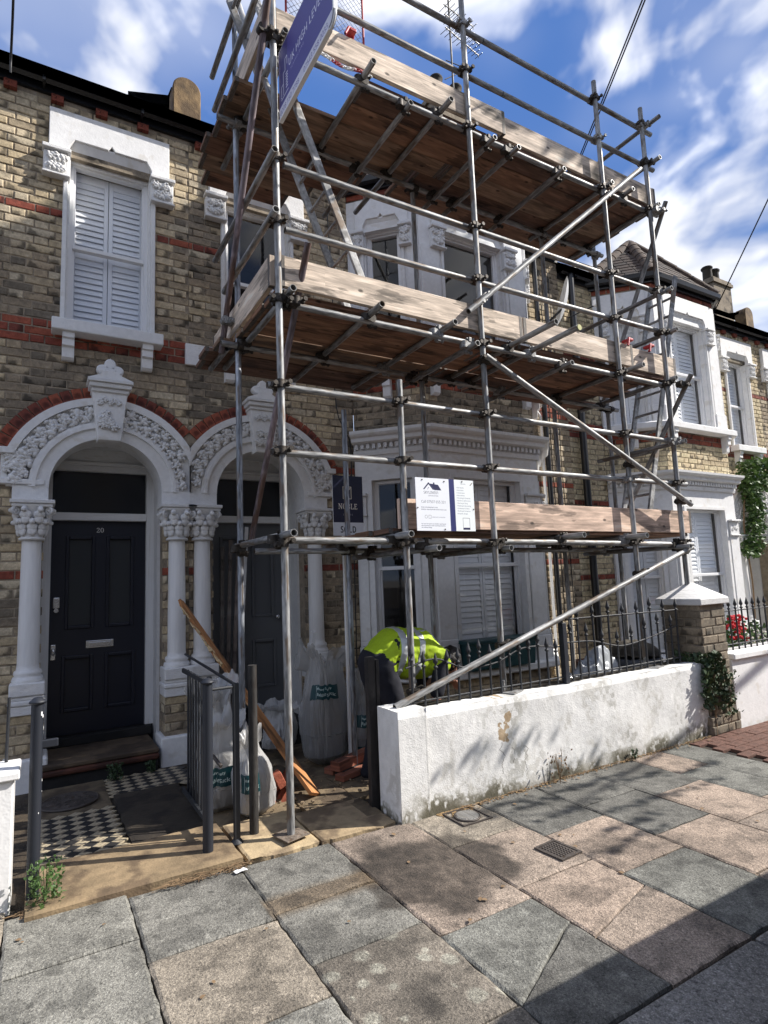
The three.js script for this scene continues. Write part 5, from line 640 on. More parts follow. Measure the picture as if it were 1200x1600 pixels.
// ---------------------------------------------------------------- white garden wall with its pier
{
  const W = thing('garden_wall', 'long white rendered garden wall under the scaffold with stained base', 'wall', [3.75, 0, 2.68]);
  const mapW = tex(2048, 512, (u, v) => { const x = u * 3.5, y = v * 0.75, a = fbm(x * 2.2, y * 2.2, 1, 5), f = fbm(x * 28, y * 28, 3, 4), g = fbm(x * 7, y * 5, 8, 4), s = fbm(x * 9, y * 1.4, 12, 4); let r = 0.905 + 0.05 * (a - 0.5) + 0.10 * (f - 0.5), gg = r - 0.002, b = r - 0.012;
    const dirt = clamp(sstep(0.17, 0.0, y + (g - 0.5) * 0.32 + (f - 0.5) * 0.16)) * sstep(0.30, 0.6, f + 0.25 * (0.1 - y) * 6); const ms = dirt * 0.85; r = mix(r, 0.29, ms); gg = mix(gg, 0.27, ms); b = mix(b, 0.20, ms);
    const blot = sstep(0.52, 0.70, g) * sstep(0.40, 0.60, f) * 0.28; r = mix(r, 0.52, blot); gg = mix(gg, 0.50, blot); b = mix(b, 0.45, blot);
    const run = sstep(0.54, 0.70, s) * sstep(0.44, 0.58, f) * 0.22; r = mix(r, 0.5, run); gg = mix(gg, 0.5, run); b = mix(b, 0.47, run);
    const d1 = Math.hypot((x - 0.93) / 0.062, (y - 0.425) / 0.06) + (f - 0.5) * 2.4 + (a - 0.5), d2 = Math.hypot((x - 0.985) / 0.03, (y - 0.53) / 0.035) + (f - 0.5) * 2.2, p = Math.max(sstep(1.15, 0.95, d1), sstep(1.1, 0.9, d2)); r = mix(r, 0.68 + 0.3 * (f - 0.5), p); gg = mix(gg, 0.60 + 0.3 * (f - 0.5), p); b = mix(b, 0.49 + 0.3 * (f - 0.5), p);
    for (const [cx, y0, y1, k] of [[0.92, 0.14, 0.36, 1], [1.12, 0.10, 0.30, 2], [1.02, 0.2, 0.31, 3]]) if (y > y0 && y < y1) { const xc = cx + (fbm(y * 22, k, 5, 4) - 0.5) * 0.12; const c = sstep(0.004, 0.0015, Math.abs(x - xc)) * sstep(0.42, 0.55, f + 0.1); r = mix(r, 0.3, c * 0.7); gg = mix(gg, 0.29, c * 0.7); b = mix(b, 0.27, c * 0.7); }
    if (x > 0.245 && x < 0.255) { r *= 0.9; gg *= 0.9; b *= 0.9; } return [r, gg, b]; });
  T.fineWall = T.fine.clone(); T.fineWall.repeat.set(7, 1.5); T.fineWall.needsUpdate = true;
  mapW.wrapS = mapW.wrapT = THREE.ClampToEdgeWrapping; m.wallW = M(0.90, 0.90, 0.895, { map: mapW, ...bump(T.fineWall, 0.003), roughness: 0.85 });
  const wallGeo = (x0, x1, z0, z1, h, dent) => { const g = [], NX = Math.round((x1 - x0) / 0.05), NY = 16; const quad = new THREE.PlaneGeometry(1, 1, NX, NY), p = quad.attributes.position, uv = quad.attributes.uv; for (let i = 0; i < p.count; i++) { const x = mix(x0, x1, p.getX(i) + 0.5), y = mix(-0.06, h(x), p.getY(i) + 0.5); p.setXYZ(i, x - 3.75, y, z1 - 2.68 + (fbm(x * 3, y * 3, 7, 4) - 0.5) * 0.028 * dent + (p.getY(i) > 0.49 ? -0.012 : 0)); uv.setXY(i, (x - 2.0) / 3.5, clamp((y) / 0.75, 0.001, 0.999)); } g.push(quad);
    const tp = new THREE.PlaneGeometry(1, 1, NX, 6), q = tp.attributes.position, tu = tp.attributes.uv; for (let i = 0; i < q.count; i++) { const x = mix(x0, x1, q.getX(i) + 0.5), z = mix(z0, z1 - 0.012, 0.5 - q.getY(i)), e = 0.5 - q.getY(i); q.setXYZ(i, x - 3.75, h(x) + (fbm(x * 6, z * 9, 3, 4) - 0.5) * 0.012 * (e < 0.98 ? 1 : 0), z - 2.68); tu.setXY(i, (x - 2.0) / 3.5, 0.55 + 0.1 * e); } g.push(tp);
    g.push(...[x0, x1].map(x => { const s = new THREE.PlaneGeometry(z1 - z0, h(x) + 0.06, 4, 8).rotateY(x === x0 ? -Math.PI / 2 : Math.PI / 2).translate(x - 3.75, (h(x) - 0.06) / 2, (z0 + z1) / 2 - 2.68); const u = s.attributes.uv; for (let i = 0; i < u.count; i++) u.setXY(i, 0.08 + u.getX(i) * 0.06, u.getY(i) * 0.9); return s; }), new THREE.PlaneGeometry(x1 - x0, h(x0) + 0.06).rotateY(Math.PI).translate((x0 + x1) / 2 - 3.75, (h(x0) - 0.06) / 2, z0 - 2.68)); const o = mg(g); o.computeVertexNormals(); return o; };
  add(W, 'wall_body', wallGeo(2.262, 5.46, 2.545, 2.80, x => 0.664 + 0.004 * Math.sin(x * 3), 1), m.wallW); add(W, 'end_pier', wallGeo(2.035, 2.26, 2.545, 2.815, x => 0.695, 0.5), m.wallW);
  add(W, 'bed_joint', uvm(rb(-1.48, 1.66, 0.662, 0.676, -0.10, -0.02, 0.004)), m.copingDark);
}
// spear-headed railings
const spear = (() => { const g = [new THREE.LatheGeometry([[0.0001, 0.13], [0.004, 0.115], [0.013, 0.075], [0.015, 0.06], [0.006, 0.045], [0.006, 0.035], [0.013, 0.028], [0.013, 0.02], [0.006, 0.012], [0.006, 0]].map(p => new THREE.Vector2(...p)), 8)]; return mg(g); })();
function railing(name, label, z, bars, rails, base) { const t = thing(name, label, 'railing', [bars[0][0], base, z]); const x0 = bars[0][0]; for (const [x, top] of bars) { const q = add(t, 'bar', mg([new THREE.CylinderGeometry(0.0088, 0.0088, top - base - 0.12, 8).translate(0, (top - base - 0.12) / 2, 0), spear.clone().scale(1.25, 1, 1.25).translate(0, top - base - 0.125, 0)]), m.iron); q.position.set(x - x0, 0, 0); q.rotation.z = (h3(x * 100, 1, 2) - 0.5) * 0.02; } for (const pts of rails) add(t, 'rail', new THREE.TubeGeometry(new THREE.CatmullRomCurve3(pts.map(([x, y]) => V(x - x0, y - base, 0))), 40, 0.007, 6), m.iron); return t; }
{ const b = []; for (let i = 0; i < 15; i++) { const x = 2.25 + i * 0.100; b.push([x, 1.075 - 0.05 * Math.sin((i % 6) / 5 * Math.PI) + (i % 3 === 0 ? 0.02 : 0)]); } railing('wall_railing', 'black spear railing on the wall in front of the bending man', 2.675, b, [[[2.2, 0.945], [2.45, 0.985], [2.7, 0.90], [3.0, 0.90], [3.3, 0.985], [3.7, 0.96]], [[2.2, 0.71], [3.72, 0.715]]], 0.67);
  const c = []; for (let i = 0; i < 16; i++) { const x = 3.83 + i * 0.097; c.push([x, i % 2 ? 1.285 - 0.02 * Math.sin(i) : 1.10 + 0.06 * Math.cos(i / 12 * 6.28)]); } railing('wall_railing', 'black spear railing with sagging rail between navy post and brick pillar', 2.672, c, [[[3.79, 1.175], [5.32, 1.165]], [[3.79, 0.985], [4.1, 0.97], [4.45, 0.90], [4.8, 0.93], [5.3, 1.02]], [[3.79, 0.71], [5.32, 0.72]]], 0.67); }
tag(add(scene, 'railing_post', rb(3.722, 3.768, 0.66, 1.15, 2.65, 2.70, 0.004), m.ironBlue), 'square navy post between the two railing panels on the wall', 'post');
tag(add(scene, 'gate_post', uvm(mg([rb(2.005, 2.065, -0.02, 1.02, 2.43, 2.485, 0.006), rb(2.068, 2.095, -0.02, 1.00, 2.44, 2.49, 0.004)])), m.blackWood = M(0.035, 0.033, 0.034, { map: T.wood, ...bump(T.wood, 0.004), roughness: 0.7 })), 'peeling black timber gate post against the white wall end', 'post');

// brick pillar with white cap, ivy
{
  const P0 = thing('brick_pillar', 'dark brick gate pillar with white pyramid cap and ivy', 'pillar', [5.66, 0, 2.6]), lp = [];
  const core = add(P0, 'core', uvm(mg([bx(-0.195, 0.195, -0.05, 1.2, -0.19, 0.205), bx(-0.22, 0.24, -0.05, 0.16, -0.2, 0.235)])), m.mortar); core.userData.origin = V(5.66, 0, 2.6);
  for (const [f, w] of [[face(5.455, 2.815, 5.865, 2.815), 0.41], [face(5.452, 2.40, 5.452, 2.815), 0.415]]) layBricks(lp, f, 0.003, w - 0.003, 0.16, 1.2, 0, null, () => false, false, 71);
  for (const [f, w] of [[face(5.43, 2.845, 5.90, 2.845), 0.47], [face(5.427, 2.40, 5.427, 2.845), 0.44]]) layBricks(lp, f, 0.003, w - 0.003, 0.0, 0.165, 0, null, () => false, false, 73);
  finishBricks(core, lp, 3.2);
  add(P0, 'cap', mg([rb(-0.238, 0.243, 1.2, 1.262, -0.235, 0.25, 0.01), new THREE.CylinderGeometry(0.03, 0.335, 0.15, 4).rotateY(Math.PI / 4).translate(0.002, 1.336, 0.008)].map(g => g)), m.capStone);
}
const leafGeo = (() => { const s = new THREE.Shape(); s.moveTo(0, 0); s.bezierCurveTo(0.5, 0.1, 0.6, 0.6, 0, 1.15); s.bezierCurveTo(-0.6, 0.6, -0.5, 0.1, 0, 0); const g = new THREE.ShapeGeometry(s, 3), p = g.attributes.position; for (let i = 0; i < p.count; i++) p.setZ(i, 0.18 * Math.abs(p.getX(i)) - 0.12 * p.getY(i) ** 2); g.computeVertexNormals(); return g; })();
function leaves(n, seed, fn) { const r = rng(seed), l = []; for (let i = 0; i < n; i++) { const o = fn(r, i); if (!o) continue; const g = leafGeo.clone(); g.scale(o.s, o.s, o.s); g.rotateX((o.rx ?? (r() - 0.5) * 2.6)); g.rotateY(o.ry ?? r() * 6.28); g.rotateZ(o.rz ?? (r() - 0.5) * 2.4); g.translate(o.p[0], o.p[1], o.p[2]); l.push(g); } return mergeGeometries(l); }
{ const t = thing('ivy', 'dark ivy clump growing on the foot of the brick pillar', 'ivy', [5.5, 0.2, 2.84]); for (let k = 0; k < 3; k++) add(t, 'foliage', leaves(330, 60 + k, r => { const y = 0.02 + 0.52 * r() ** 0.8, w = 0.16 * Math.sin(Math.min(1, (0.55 - y) / 0.45) * 2.0) + 0.06, side = r() < 0.35; return side ? { s: 0.026 + 0.022 * r(), p: [-0.07 - 0.05 * r(), y, -0.30 + 0.32 * r()], ry: -1.2 + r() } : { s: 0.026 + 0.024 * r(), p: [0.02 + (r() - 0.5) * 2 * w, y, 0.0 + 0.05 * r()], ry: (r() - 0.5) * 1.6 }; }), m.leafDark[k]); add(t, 'stem', mg([cylGeo([-0.02, -0.2, 0.0], [0.05, 0.4, -0.01], 0.012, 0.006, 6), cylGeo([0.25, -0.15, -0.01], [0.22, 0.35, -0.01], 0.009, 0.004, 6), cylGeo([0.22, 0.0, 0.0], [0.31, 0.18, 0.0], 0.006, 0.003, 5)]), m.twig);
  add(t, 'trailing_sprays', leaves(130, 66, r => ({ s: 0.018 + 0.018 * r(), p: [0.24 + (r() - 0.5) * 0.22, -0.05 + 0.42 * r(), 0.0 + 0.05 * r()], ry: (r() - 0.5) * 1.8 })), m.leafDark[2]); }

// neighbour's white wall, railing, garden
{ const t = thing('neighbour_wall', 'clean white neighbour wall with coping beyond the brick pillar', 'wall', [8.0, 0, 2.65]); add(t, 'wall_body', uvm(bx(-2.08, 3.0, -0.06, 0.64, -0.1, 0.15)), m.white); add(t, 'coping', uvm(rb(-2.08, 3.0, 0.64, 0.70, -0.13, 0.185, 0.012)), m.white);
  const b = []; for (let i = 0; i < 24; i++) b.push([5.98 + i * 0.115, 1.225]); railing('wall_railing', 'black spear railing on the clean white neighbour wall', 2.66, b, [[[5.93, 1.10], [8.75, 1.10]], [[5.93, 0.76], [8.75, 0.76]]], 0.70); }
{ const t = thing('flowering_shrub', 'flowering shrub behind the neighbour railing with red and white blooms', 'shrub', [7.2, 0.0, 2.1]); for (let k = 0; k < 3; k++) add(t, 'foliage', leaves(420, 160 + k, r => { const a = r() * 6.28, q = Math.sqrt(r()) * 0.85, y = 0.35 + 0.62 * r() * (1 - 0.4 * q); return { s: 0.03 + 0.03 * r(), p: [Math.cos(a) * q * 1.1, y, Math.sin(a) * q * 0.42] }; }), m.leaf[k]); const r = rng(9), g = [], w = []; for (let i = 0; i < 55; i++) g.push(sph(-0.42 + 0.28 * (r() - 0.5), 0.72 + 0.3 * r(), 0.25 + 0.1 * r(), 0.018 + 0.014 * r(), 0.018, 0.02, 0)); for (let i = 0; i < 90; i++) w.push(sph((r() - 0.4) * 1.2, 0.55 + 0.28 * r(), 0.3 + 0.12 * r(), 0.012 + 0.012 * r(), 0.014, 0.014, 0)); add(t, 'red_flowers', mg(g), m.flower); add(t, 'white_flowers', mg(w), m.flowerW); add(t, 'stem', mg([0, 1, 2, 3, 4].map(i => cylGeo([-0.3 + i * 0.15, -0.1, 0], [-0.5 + i * 0.25, 0.7, (i % 2) * 0.2], 0.012, 0.005, 5))), m.twig); }
{ const t = thing('climbing_vine', 'bright green climbing vine hanging beside the far white arch', 'vine', [11.9, 0, 0.1]); for (let k = 0; k < 3; k++) add(t, 'foliage', leaves(900, 260 + k, r => { const u = r(); let x, y; if (u < 0.45) { x = -0.55 + 1.25 * r(); y = 3.0 + 0.62 * r() + 0.12 * x; } else { x = -0.6 + 0.5 * r() * (0.5 + 0.5 * r()); y = 1.75 + 1.5 * r(); x += 0.18 * Math.sin(y * 3); } return { s: 0.04 + 0.04 * r(), p: [x, y, 0.04 + 0.22 * r()], rx: 2.4 + (r() - 0.5) * 1.4 }; }), m.leaf[k]); add(t, 'stem', new THREE.TubeGeometry(new THREE.CatmullRomCurve3([V(-0.5, -0.1, 0.02), V(-0.42, 1.2, 0.05), V(-0.5, 2.4, 0.06), V(-0.2, 3.2, 0.08), V(0.5, 3.4, 0.08)]), 30, 0.016, 6), m.twig); }
tag(add(scene, 'burglar_alarm_box', rb(12.32, 12.52, 3.38, 3.68, 0.01, 0.09, 0.02), M(0.20, 0.33, 0.40, { roughness: 0.5 })), 'pale blue alarm box on the wall above the climbing vine', 'alarm box');

// ---------------------------------------------------------------- first house's frontage
{ const t = thing('front_boundary_wall', 'white rendered wall end at the bottom left corner', 'wall', [-0.75, 0, 2.4]); add(t, 'wall_body', uvm(rb(-0.8, 0.66, -0.06, 0.62, -0.13, 0.13, 0.012), 1, 0.3, 0.2), m.white); add(t, 'coping', uvm(rb(-0.8, 0.685, 0.62, 0.66, -0.15, 0.155, 0.01)), m.white); }
const post = (name, x, z, y0, y1, r, mt, label, cap) => { const t = thing(name, label, 'post', [x, y0, z]); add(t, 'shaft', new THREE.CylinderGeometry(r, r, y1 - y0, 18).translate(0, (y1 - y0) / 2, 0), mt); if (cap) add(t, 'cap', new THREE.LatheGeometry([[0.0001, 0.03], [0.02, 0.026], [0.034, 0.012], [r * 1.35, 0.008], [r * 1.4, 0], [r, -0.006]].map(p => new THREE.Vector2(...p)), 16).translate(0, y1 - y0, 0), mt); return t; };
{ const t = post('gate_post', 0.005, 2.50, 0.02, 0.985, 0.030, m.ironBlue, 'round dark gate post with cap and weed at its foot', true); add(t, 'hinge_lug', rb(0.02, 0.10, 0.73, 0.77, -0.015, 0.015, 0.005), m.ironBlue); add(t, 'bare_patches', (() => { const r = rng(3), g = []; for (let i = 0; i < 16; i++) { const a = r() * 2.2 + 0.2, y = 0.1 + 0.85 * r(); g.push(new THREE.CylinderGeometry(0.0304, 0.0304, 0.006 + 0.03 * r() * r(), 4, 1, true, a, 0.12 + 0.2 * r()).translate(0, y, 0)); } return mg(g); })(), m.frame); }
{ const t = post('gate_post', 0.885, 2.52, 0.02, 0.985, 0.030, m.ironBlue, 'round dark gate post with cap beside the open iron gate', true); }
{ const t = thing('gate_post', 'square black railing post joined to the long top rail', 'post', [1.07, 0.0, 2.47]); add(t, 'shaft', rb(-0.018, 0.018, 0, 0.955, -0.018, 0.018, 0.004), m.iron); add(t, 'top_rail', mg([cylGeo([0, 0.945, 0], [0.15, 0.93, -2.2], 0.011, 0.011, 8), cylGeo([0, 0.935, 0], [-0.18, 0.94, 0.04], 0.010, 0.010, 8)]), m.iron); add(t, 'foot', new THREE.ConeGeometry(0.04, 0.05, 12).translate(0, 0.04, 0), m.iron); }
post('old_post', 1.20, 2.40, 0.0, 1.045, 0.029, m.oldPost, 'worn bare metal post standing beside the scaffold foot', false);
{ const t = thing('iron_gate', 'narrow black iron gate swung open along the first path', 'gate', [0.93, 0.05, 2.44]); for (let i = 0; i < 8; i++) { const q = add(t, 'bar', new THREE.CylinderGeometry(0.008, 0.008, 0.88, 8), m.iron); q.position.set(0.004 * i, 0.47, -0.10 - i * 0.10); } add(t, 'rail', mg([bx(-0.008, 0.008, 0.89, 0.92, -0.85, -0.05)]), m.iron); add(t, 'rail', bx(-0.008, 0.008, 0.05, 0.08, -0.85, -0.05), m.iron); add(t, 'stile', bx(-0.012, 0.012, 0.03, 0.95, -0.075, -0.045), m.iron); add(t, 'latch', mg([rb(-0.03, 0.03, 0.5, 0.6, -0.14, -0.10, 0.006), cylGeo([0.0, 0.5, -0.1], [0.05, 0.42, 0.02], 0.012, 0.012, 6)]), m.castIron); }
tag(add(scene, 'railing_bar', cylGeo([-0.135, 0.60, 2.3], [-0.13, 1.0, 2.3], 0.008, 0.008, 8), m.iron), 'single thin black bar above the white wall at left', 'bar');

// weeds, litter, moss
function weed(x, z, y, n, h, label, mt, seed) { const t = thing('weed', label, 'plant', [x, y, z]); const r = rng(seed), st = []; for (let i = 0; i < 7; i++) { const a = r() * 6.28, q = 0.3 + 0.4 * r(); st.push(cylGeo([0, 0, 0], [Math.cos(a) * h * 0.3 * q, h * (0.6 + 0.4 * r()), Math.sin(a) * h * 0.3 * q], 0.003, 0.0015, 5)); } add(t, 'stem', mg(st), mt[1]); add(t, 'foliage', leaves(n, seed + 1, r2 => { const yy = h * r2(), a = r2() * 6.28, q = h * (0.18 + 0.25 * r2()); return { s: 0.010 + 0.014 * r2(), p: [Math.cos(a) * q, yy, Math.sin(a) * q] }; }), mt[0]); }
weed(0.06, 2.60, 0.02, 300, 0.19, 'fresh green weed at the foot of the left gate post', m.leaf, 41); weed(0.60, 0.42, -0.08, 220, 0.15, 'green weed below the doorstep by the checkered tiles', m.leafDark, 42); weed(0.90, 0.36, -0.08, 130, 0.10, 'small weed against the white plinth by the doorstep', m.leafDark, 43);
weed(3.42, 2.85, 0, 60, 0.24, 'dry wispy weed against the middle of the white wall', [m.twig, m.twig], 44); weed(4.3, 2.845, 0, 40, 0.08, 'low tuft at the wall foot near the pillar', m.leafDark, 45);
{ const r = rng(51), g = []; const bit = (x, z, l, y) => { const a = r() * 3.14, d = l * (0.5 + r()); g.push(cylGeo([x, y, z], [x + Math.cos(a) * d, y + 0.01 * r(), z + Math.sin(a) * d * 0.4], 0.0022, 0.001, 4)); }; for (let i = 0; i < 150; i++) { const t = r(); bit(0.6 + 0.45 * r(), 2.735 + 0.06 * r(), 0.07, 0.006 + 0.015 * r()); } for (let i = 0; i < 260; i++) bit(2.5 + 2.9 * r(), 2.815 + 0.05 * r() * r(), 0.05, 0.004 + 0.01 * r()); for (let i = 0; i < 60; i++) bit(-0.06 + 0.15 * r(), 2.6 + 0.08 * r(), 0.05, 0.01); const q = add(scene, 'dry_litter', mg(g), m.twig); q.userData = { kind: 'stuff', label: 'dry stalks and litter along the foot of walls and stones', category: 'litter' }; }
{ const r = rng(52), g = []; for (let i = 0; i < 520; i++) { const x = i < 170 ? 2.3 + 0.28 * r() : 2.3 + 3.1 * r(), z = 2.815 + (i < 170 ? 0.10 : 0.045) * r() * r(); g.push(sph(x, 0.004, z, 0.004 + 0.007 * r() * r(), 0.004, 0.004 + 0.006 * r(), 0)); } const q = add(scene, 'grit', mg(g), m.yorkstone); q.userData = { kind: 'stuff', label: 'loose grit gathered along the foot of the white wall', category: 'grit' }; }
{ const r = rng(53), q = add(scene, 'fallen_leaves', leaves(70, 54, r2 => ({ s: 0.014 + 0.016 * r2(), p: r2() < 0.5 ? [2.4 + 3.0 * r2(), 0.008, 2.83 + 0.08 * r2()] : [-0.1 + 4.2 * r2(), 0.006, 2.8 + 1.6 * r2()], rx: -1.45 + 0.2 * r2(), rz: 0 })), m.twig); q.userData = { kind: 'stuff', label: 'scattered dead leaves on the flags', category: 'leaves' }; }
tag(add(scene, 'paper_scrap', (() => { const g = new THREE.PlaneGeometry(0.07, 0.035, 6, 3).rotateX(-Math.PI / 2), p = g.attributes.position; for (let i = 0; i < p.count; i++) p.setY(i, 0.006 + 0.006 * h3(i, 3, 1)); g.computeVertexNormals(); return g.rotateY(0.2).translate(0.985, 0.004, 2.83); })(), m.frame), 'white scrap of paper on the flags by the threshold stone', 'scrap');
// ---------------------------------------------------------------- loose things in the yards
// a broken floorboard leaning on the pier
{
  const t = thing('broken_plank', 'splintered orange floorboard leaning from the path to the porch pier', 'plank', [1.76, 0.0, 2.04]);
  const a = V(0, 0.02, 0), b = V(-0.62, 1.44, -1.74), d = b.clone().sub(a), L = d.length(), r = rng(8), N = 60, pos = [], nrm = [];
  const sh = new THREE.Shape(); sh.moveTo(0, -0.07); for (let i = 0; i <= N; i++) sh.lineTo(i / N * L, -0.072 + 0.004 * r()); sh.lineTo(L + 0.02, -0.02); sh.lineTo(L - 0.06, 0.01); sh.lineTo(L - 0.12, 0.03); for (let i = N - 4; i >= 0; i--) { const x = i / N * L, sp = i > 20 ? (0.035 + 0.03 * sstep(0.9, 0.4, i / N)) : 0.07; sh.lineTo(x + (r() - 0.5) * 0.02, sp + (i > 20 ? (r() - 0.4) * 0.022 : 0)); } sh.lineTo(0, 0.07);
  const g = ext(sh, 0.026); { const uv = g.attributes.uv, p = g.attributes.position; for (let i = 0; i < uv.count; i++) uv.setXY(i, p.getY(i) * 3 + p.getZ(i) * 2, p.getX(i) * 0.55); } const q = add(t, 'board', g, m.freshWood);
  const ex = d.clone().normalize(), up0 = V(0.62, 0.1, 0.75).normalize(), ez = up0.clone().sub(ex.clone().multiplyScalar(up0.dot(ex))).normalize(), ey = ez.clone().cross(ex); q.quaternion.setFromRotationMatrix(new THREE.Matrix4().makeBasis(ex, ey, ez)); q.position.copy(a);
  const sg = []; for (let i = 0; i < 46; i++) { const x = L * (0.36 + 0.58 * r()), l = 0.04 + 0.09 * r(); sg.push(new THREE.ConeGeometry(0.006 + 0.006 * r(), l, 4).rotateZ(-Math.PI / 2 + (r() - 0.5) * 0.5).translate(x, 0.05 + 0.02 * r(), 0.005 + 0.02 * r())); } const s2 = add(t, 'splinters', mg(sg), m.splinter); s2.quaternion.copy(q.quaternion); s2.position.copy(a);
}
// rubble sacks
function sack(label, x, y, z, w, h, d, seed, o = {}) {
  const t = thing('rubble_sack', label, 'rubble sack', [x, y, z], 'plastic rubble sacks'); if (o.ry) t.rotation.y = o.ry;
  const P = (u, v) => { const a = u * Math.PI * 2, ca = Math.cos(a), sa = Math.sin(a), e = 0.7, sq = k => Math.sign(k) * Math.abs(k) ** e; let R = Math.pow(Math.min(1, v / 0.10), 0.45) * (0.86 + 0.14 * Math.sin(Math.min(v, 0.6) / 0.6 * 2.6)); R *= mix(1, o.neck || 0.4, sstep(0.52, 0.86, v)) * (1 + 0.55 * sstep(0.90, 1, v));
    const n = fbm(ca * 1.3 + seed, v * 2.2, sa * 1.3 + 4, 3) - 0.5, rd = (x, y, z) => 1 - Math.abs(2 * fbm(x, y, z, 3) - 1), f1 = rd(ca * 3.2 + v * 0.9 + seed, v * 1.6, sa * 3.2), f2 = rd(ca * 7 + v * 2.5, v * 3.4 + seed, sa * 7), f3 = rd(ca * 15 - v * 5, v * 8, sa * 15 + seed), k = R * (1 + 0.42 * n + 0.13 * (f1 - 0.72) + 0.10 * (f2 - 0.72) + 0.05 * (f3 - 0.72)); return V(sq(ca) * w / 2 * k + (o.lean || 0) * v * v, v * h + (v > 0.8 ? (fbm(ca * 2.4, sa * 2.4, seed, 3) - 0.5) * 0.5 * h * (v - 0.8) / 0.2 : 0) - 0.03 * h * f1 * (v > 0.3 ? 1 : 0), sq(sa) * d / 2 * k); };
  const patch = (u0, u1, v0, v1, nu, nv, off) => { const pos = [], uv = [], idx = []; for (let j = 0; j <= nv; j++) for (let i = 0; i <= nu; i++) { const u = mix(u0, u1, i / nu), v = mix(v0, v1, j / nv), p = P(u, v); if (off) { const q = P(u + 0.004, v).sub(P(u - 0.004, v)).cross(P(u, v + 0.004).sub(P(u, v - 0.004))).normalize(); p.addScaledVector(q, -off); } pos.push(p.x, p.y, p.z); uv.push(i / nu, j / nv); } for (let j = 0; j < nv; j++) for (let i = 0; i < nu; i++) { const k = j * (nu + 1) + i; idx.push(k, k + nu + 1, k + 1, k + 1, k + nu + 1, k + nu + 2); } const g = new THREE.BufferGeometry(); g.setAttribute('position', new THREE.Float32BufferAttribute(pos, 3)); g.setAttribute('uv', new THREE.Float32BufferAttribute(uv, 2)); g.setIndex(idx); g.computeVertexNormals(); return g; };
  add(t, 'bag', patch(0, 1, 0.001, 0.999, 200, 150, 0), o.mat || m.sack);
  { const g = patch(0, 1, 0.001, 0.62, 70, 40, 0), p = g.attributes.position, uv = g.attributes.uv; for (let i = 0; i < p.count; i++) { const x = p.getX(i), yy = p.getY(i), zz = p.getZ(i), k = 0.86 + 0.26 * (fbm(x * 16 + seed, yy * 16, zz * 16, 3) - 0.5); p.setXYZ(i, x * k, 0.012 + yy * 0.97, zz * k); uv.setXY(i, uv.getX(i) * 3, uv.getY(i) * 2.5); } g.computeVertexNormals(); add(t, 'rubble', g, m.rubble); }
  for (const [u0, u1, v0, v1] of o.labels || []) add(t, 'printed_label', patch(u1, u0, v0, v1, 30, 24, 0.006), m.sackLabel);
}
m.sack = M(0.74, 0.735, 0.72, { roughness: 0.32, transmission: 0.6, thickness: 0 }); m.rubble = M(0.34, 0.29, 0.24, { map: T.plastic, ...bump(T.fine, 0.01) });
m.sack2 = M(0.66, 0.665, 0.66, { roughness: 0.28, transmission: 0.68, thickness: 0 });
m.sackLabel = canvasMat(512, 256, (x, w, h) => { x.fillStyle = '#123f45'; x.fillRect(0, 0, w, h); x.fillStyle = '#b9c9c6'; x.font = 'bold 54px sans-serif'; x.textBaseline = 'middle'; x.fillText('Heavy Duty', 150, 70, 330); x.font = 'bold 76px sans-serif'; x.fillText('Rubble Sack', 150, 170, 340); x.fillRect(128, 20, 6, 216); x.font = '66px sans-serif'; x.fillText('✻', 34, 120); }, { roughness: 0.35 });
sack('stuffed clear rubble sack with green label behind the bare metal post', 1.31, -0.01, 2.05, 0.27, 0.58, 0.24, 3, { ry: 0.4, labels: [[0.28, 0.46, 0.36, 0.56]], neck: 0.45, lean: -0.05 });
sack('crumpled rubble sack of broken brick beside the square railing post', 1.16, -0.02, 1.80, 0.34, 0.66, 0.28, 5, { ry: 0.1, neck: 0.6, labels: [[0.24, 0.42, 0.34, 0.52]] });
sack('pale half empty sack slumped behind the leaning plank', 1.20, -0.03, 1.40, 0.34, 0.82, 0.3, 7, { ry: 0.8, neck: 0.8 });
sack('tall clear rubble sack with teal label near the porch column', 2.25, -0.05, 1.20, 0.42, 1.02, 0.30, 11, { ry: 0.3, mat: m.sack2, neck: 0.8, labels: [[0.24, 0.48, 0.60, 0.72]] });
sack('dark clear sack with printed label under the sold board', 2.66, -0.05, 1.22, 0.36, 0.74, 0.34, 13, { ry: 0.2, mat: m.sack2, neck: 0.6, labels: [[0.24, 0.46, 0.44, 0.58], [0.24, 0.46, 0.12, 0.19]] });
sack('flat empty white sack on the shabby doorstep', 2.02, 0.0, 0.62, 0.36, 0.42, 0.3, 17, { ry: 1.0, neck: 0.9 });
{ const r = rng(71), g = []; for (let i = 0; i < 420; i++) { const x = 1.15 + 1.5 * r(), z = 1.0 + 1.35 * r(), k = 0.003 + 0.016 * r() ** 4; g.push(sph(x, mix(-0.03, 0.012, clamp((z - 1) / 1.2)) + k * 0.4, z, k, k * 0.7, k * (0.6 + r()), 0)); } const q = add(scene, 'building_debris', mg(g), M(0.40, 0.33, 0.26, { map: T.stone })); q.userData = { kind: 'stuff', label: 'crumbs of brick and plaster strewn over the flagstones', category: 'debris' }; }
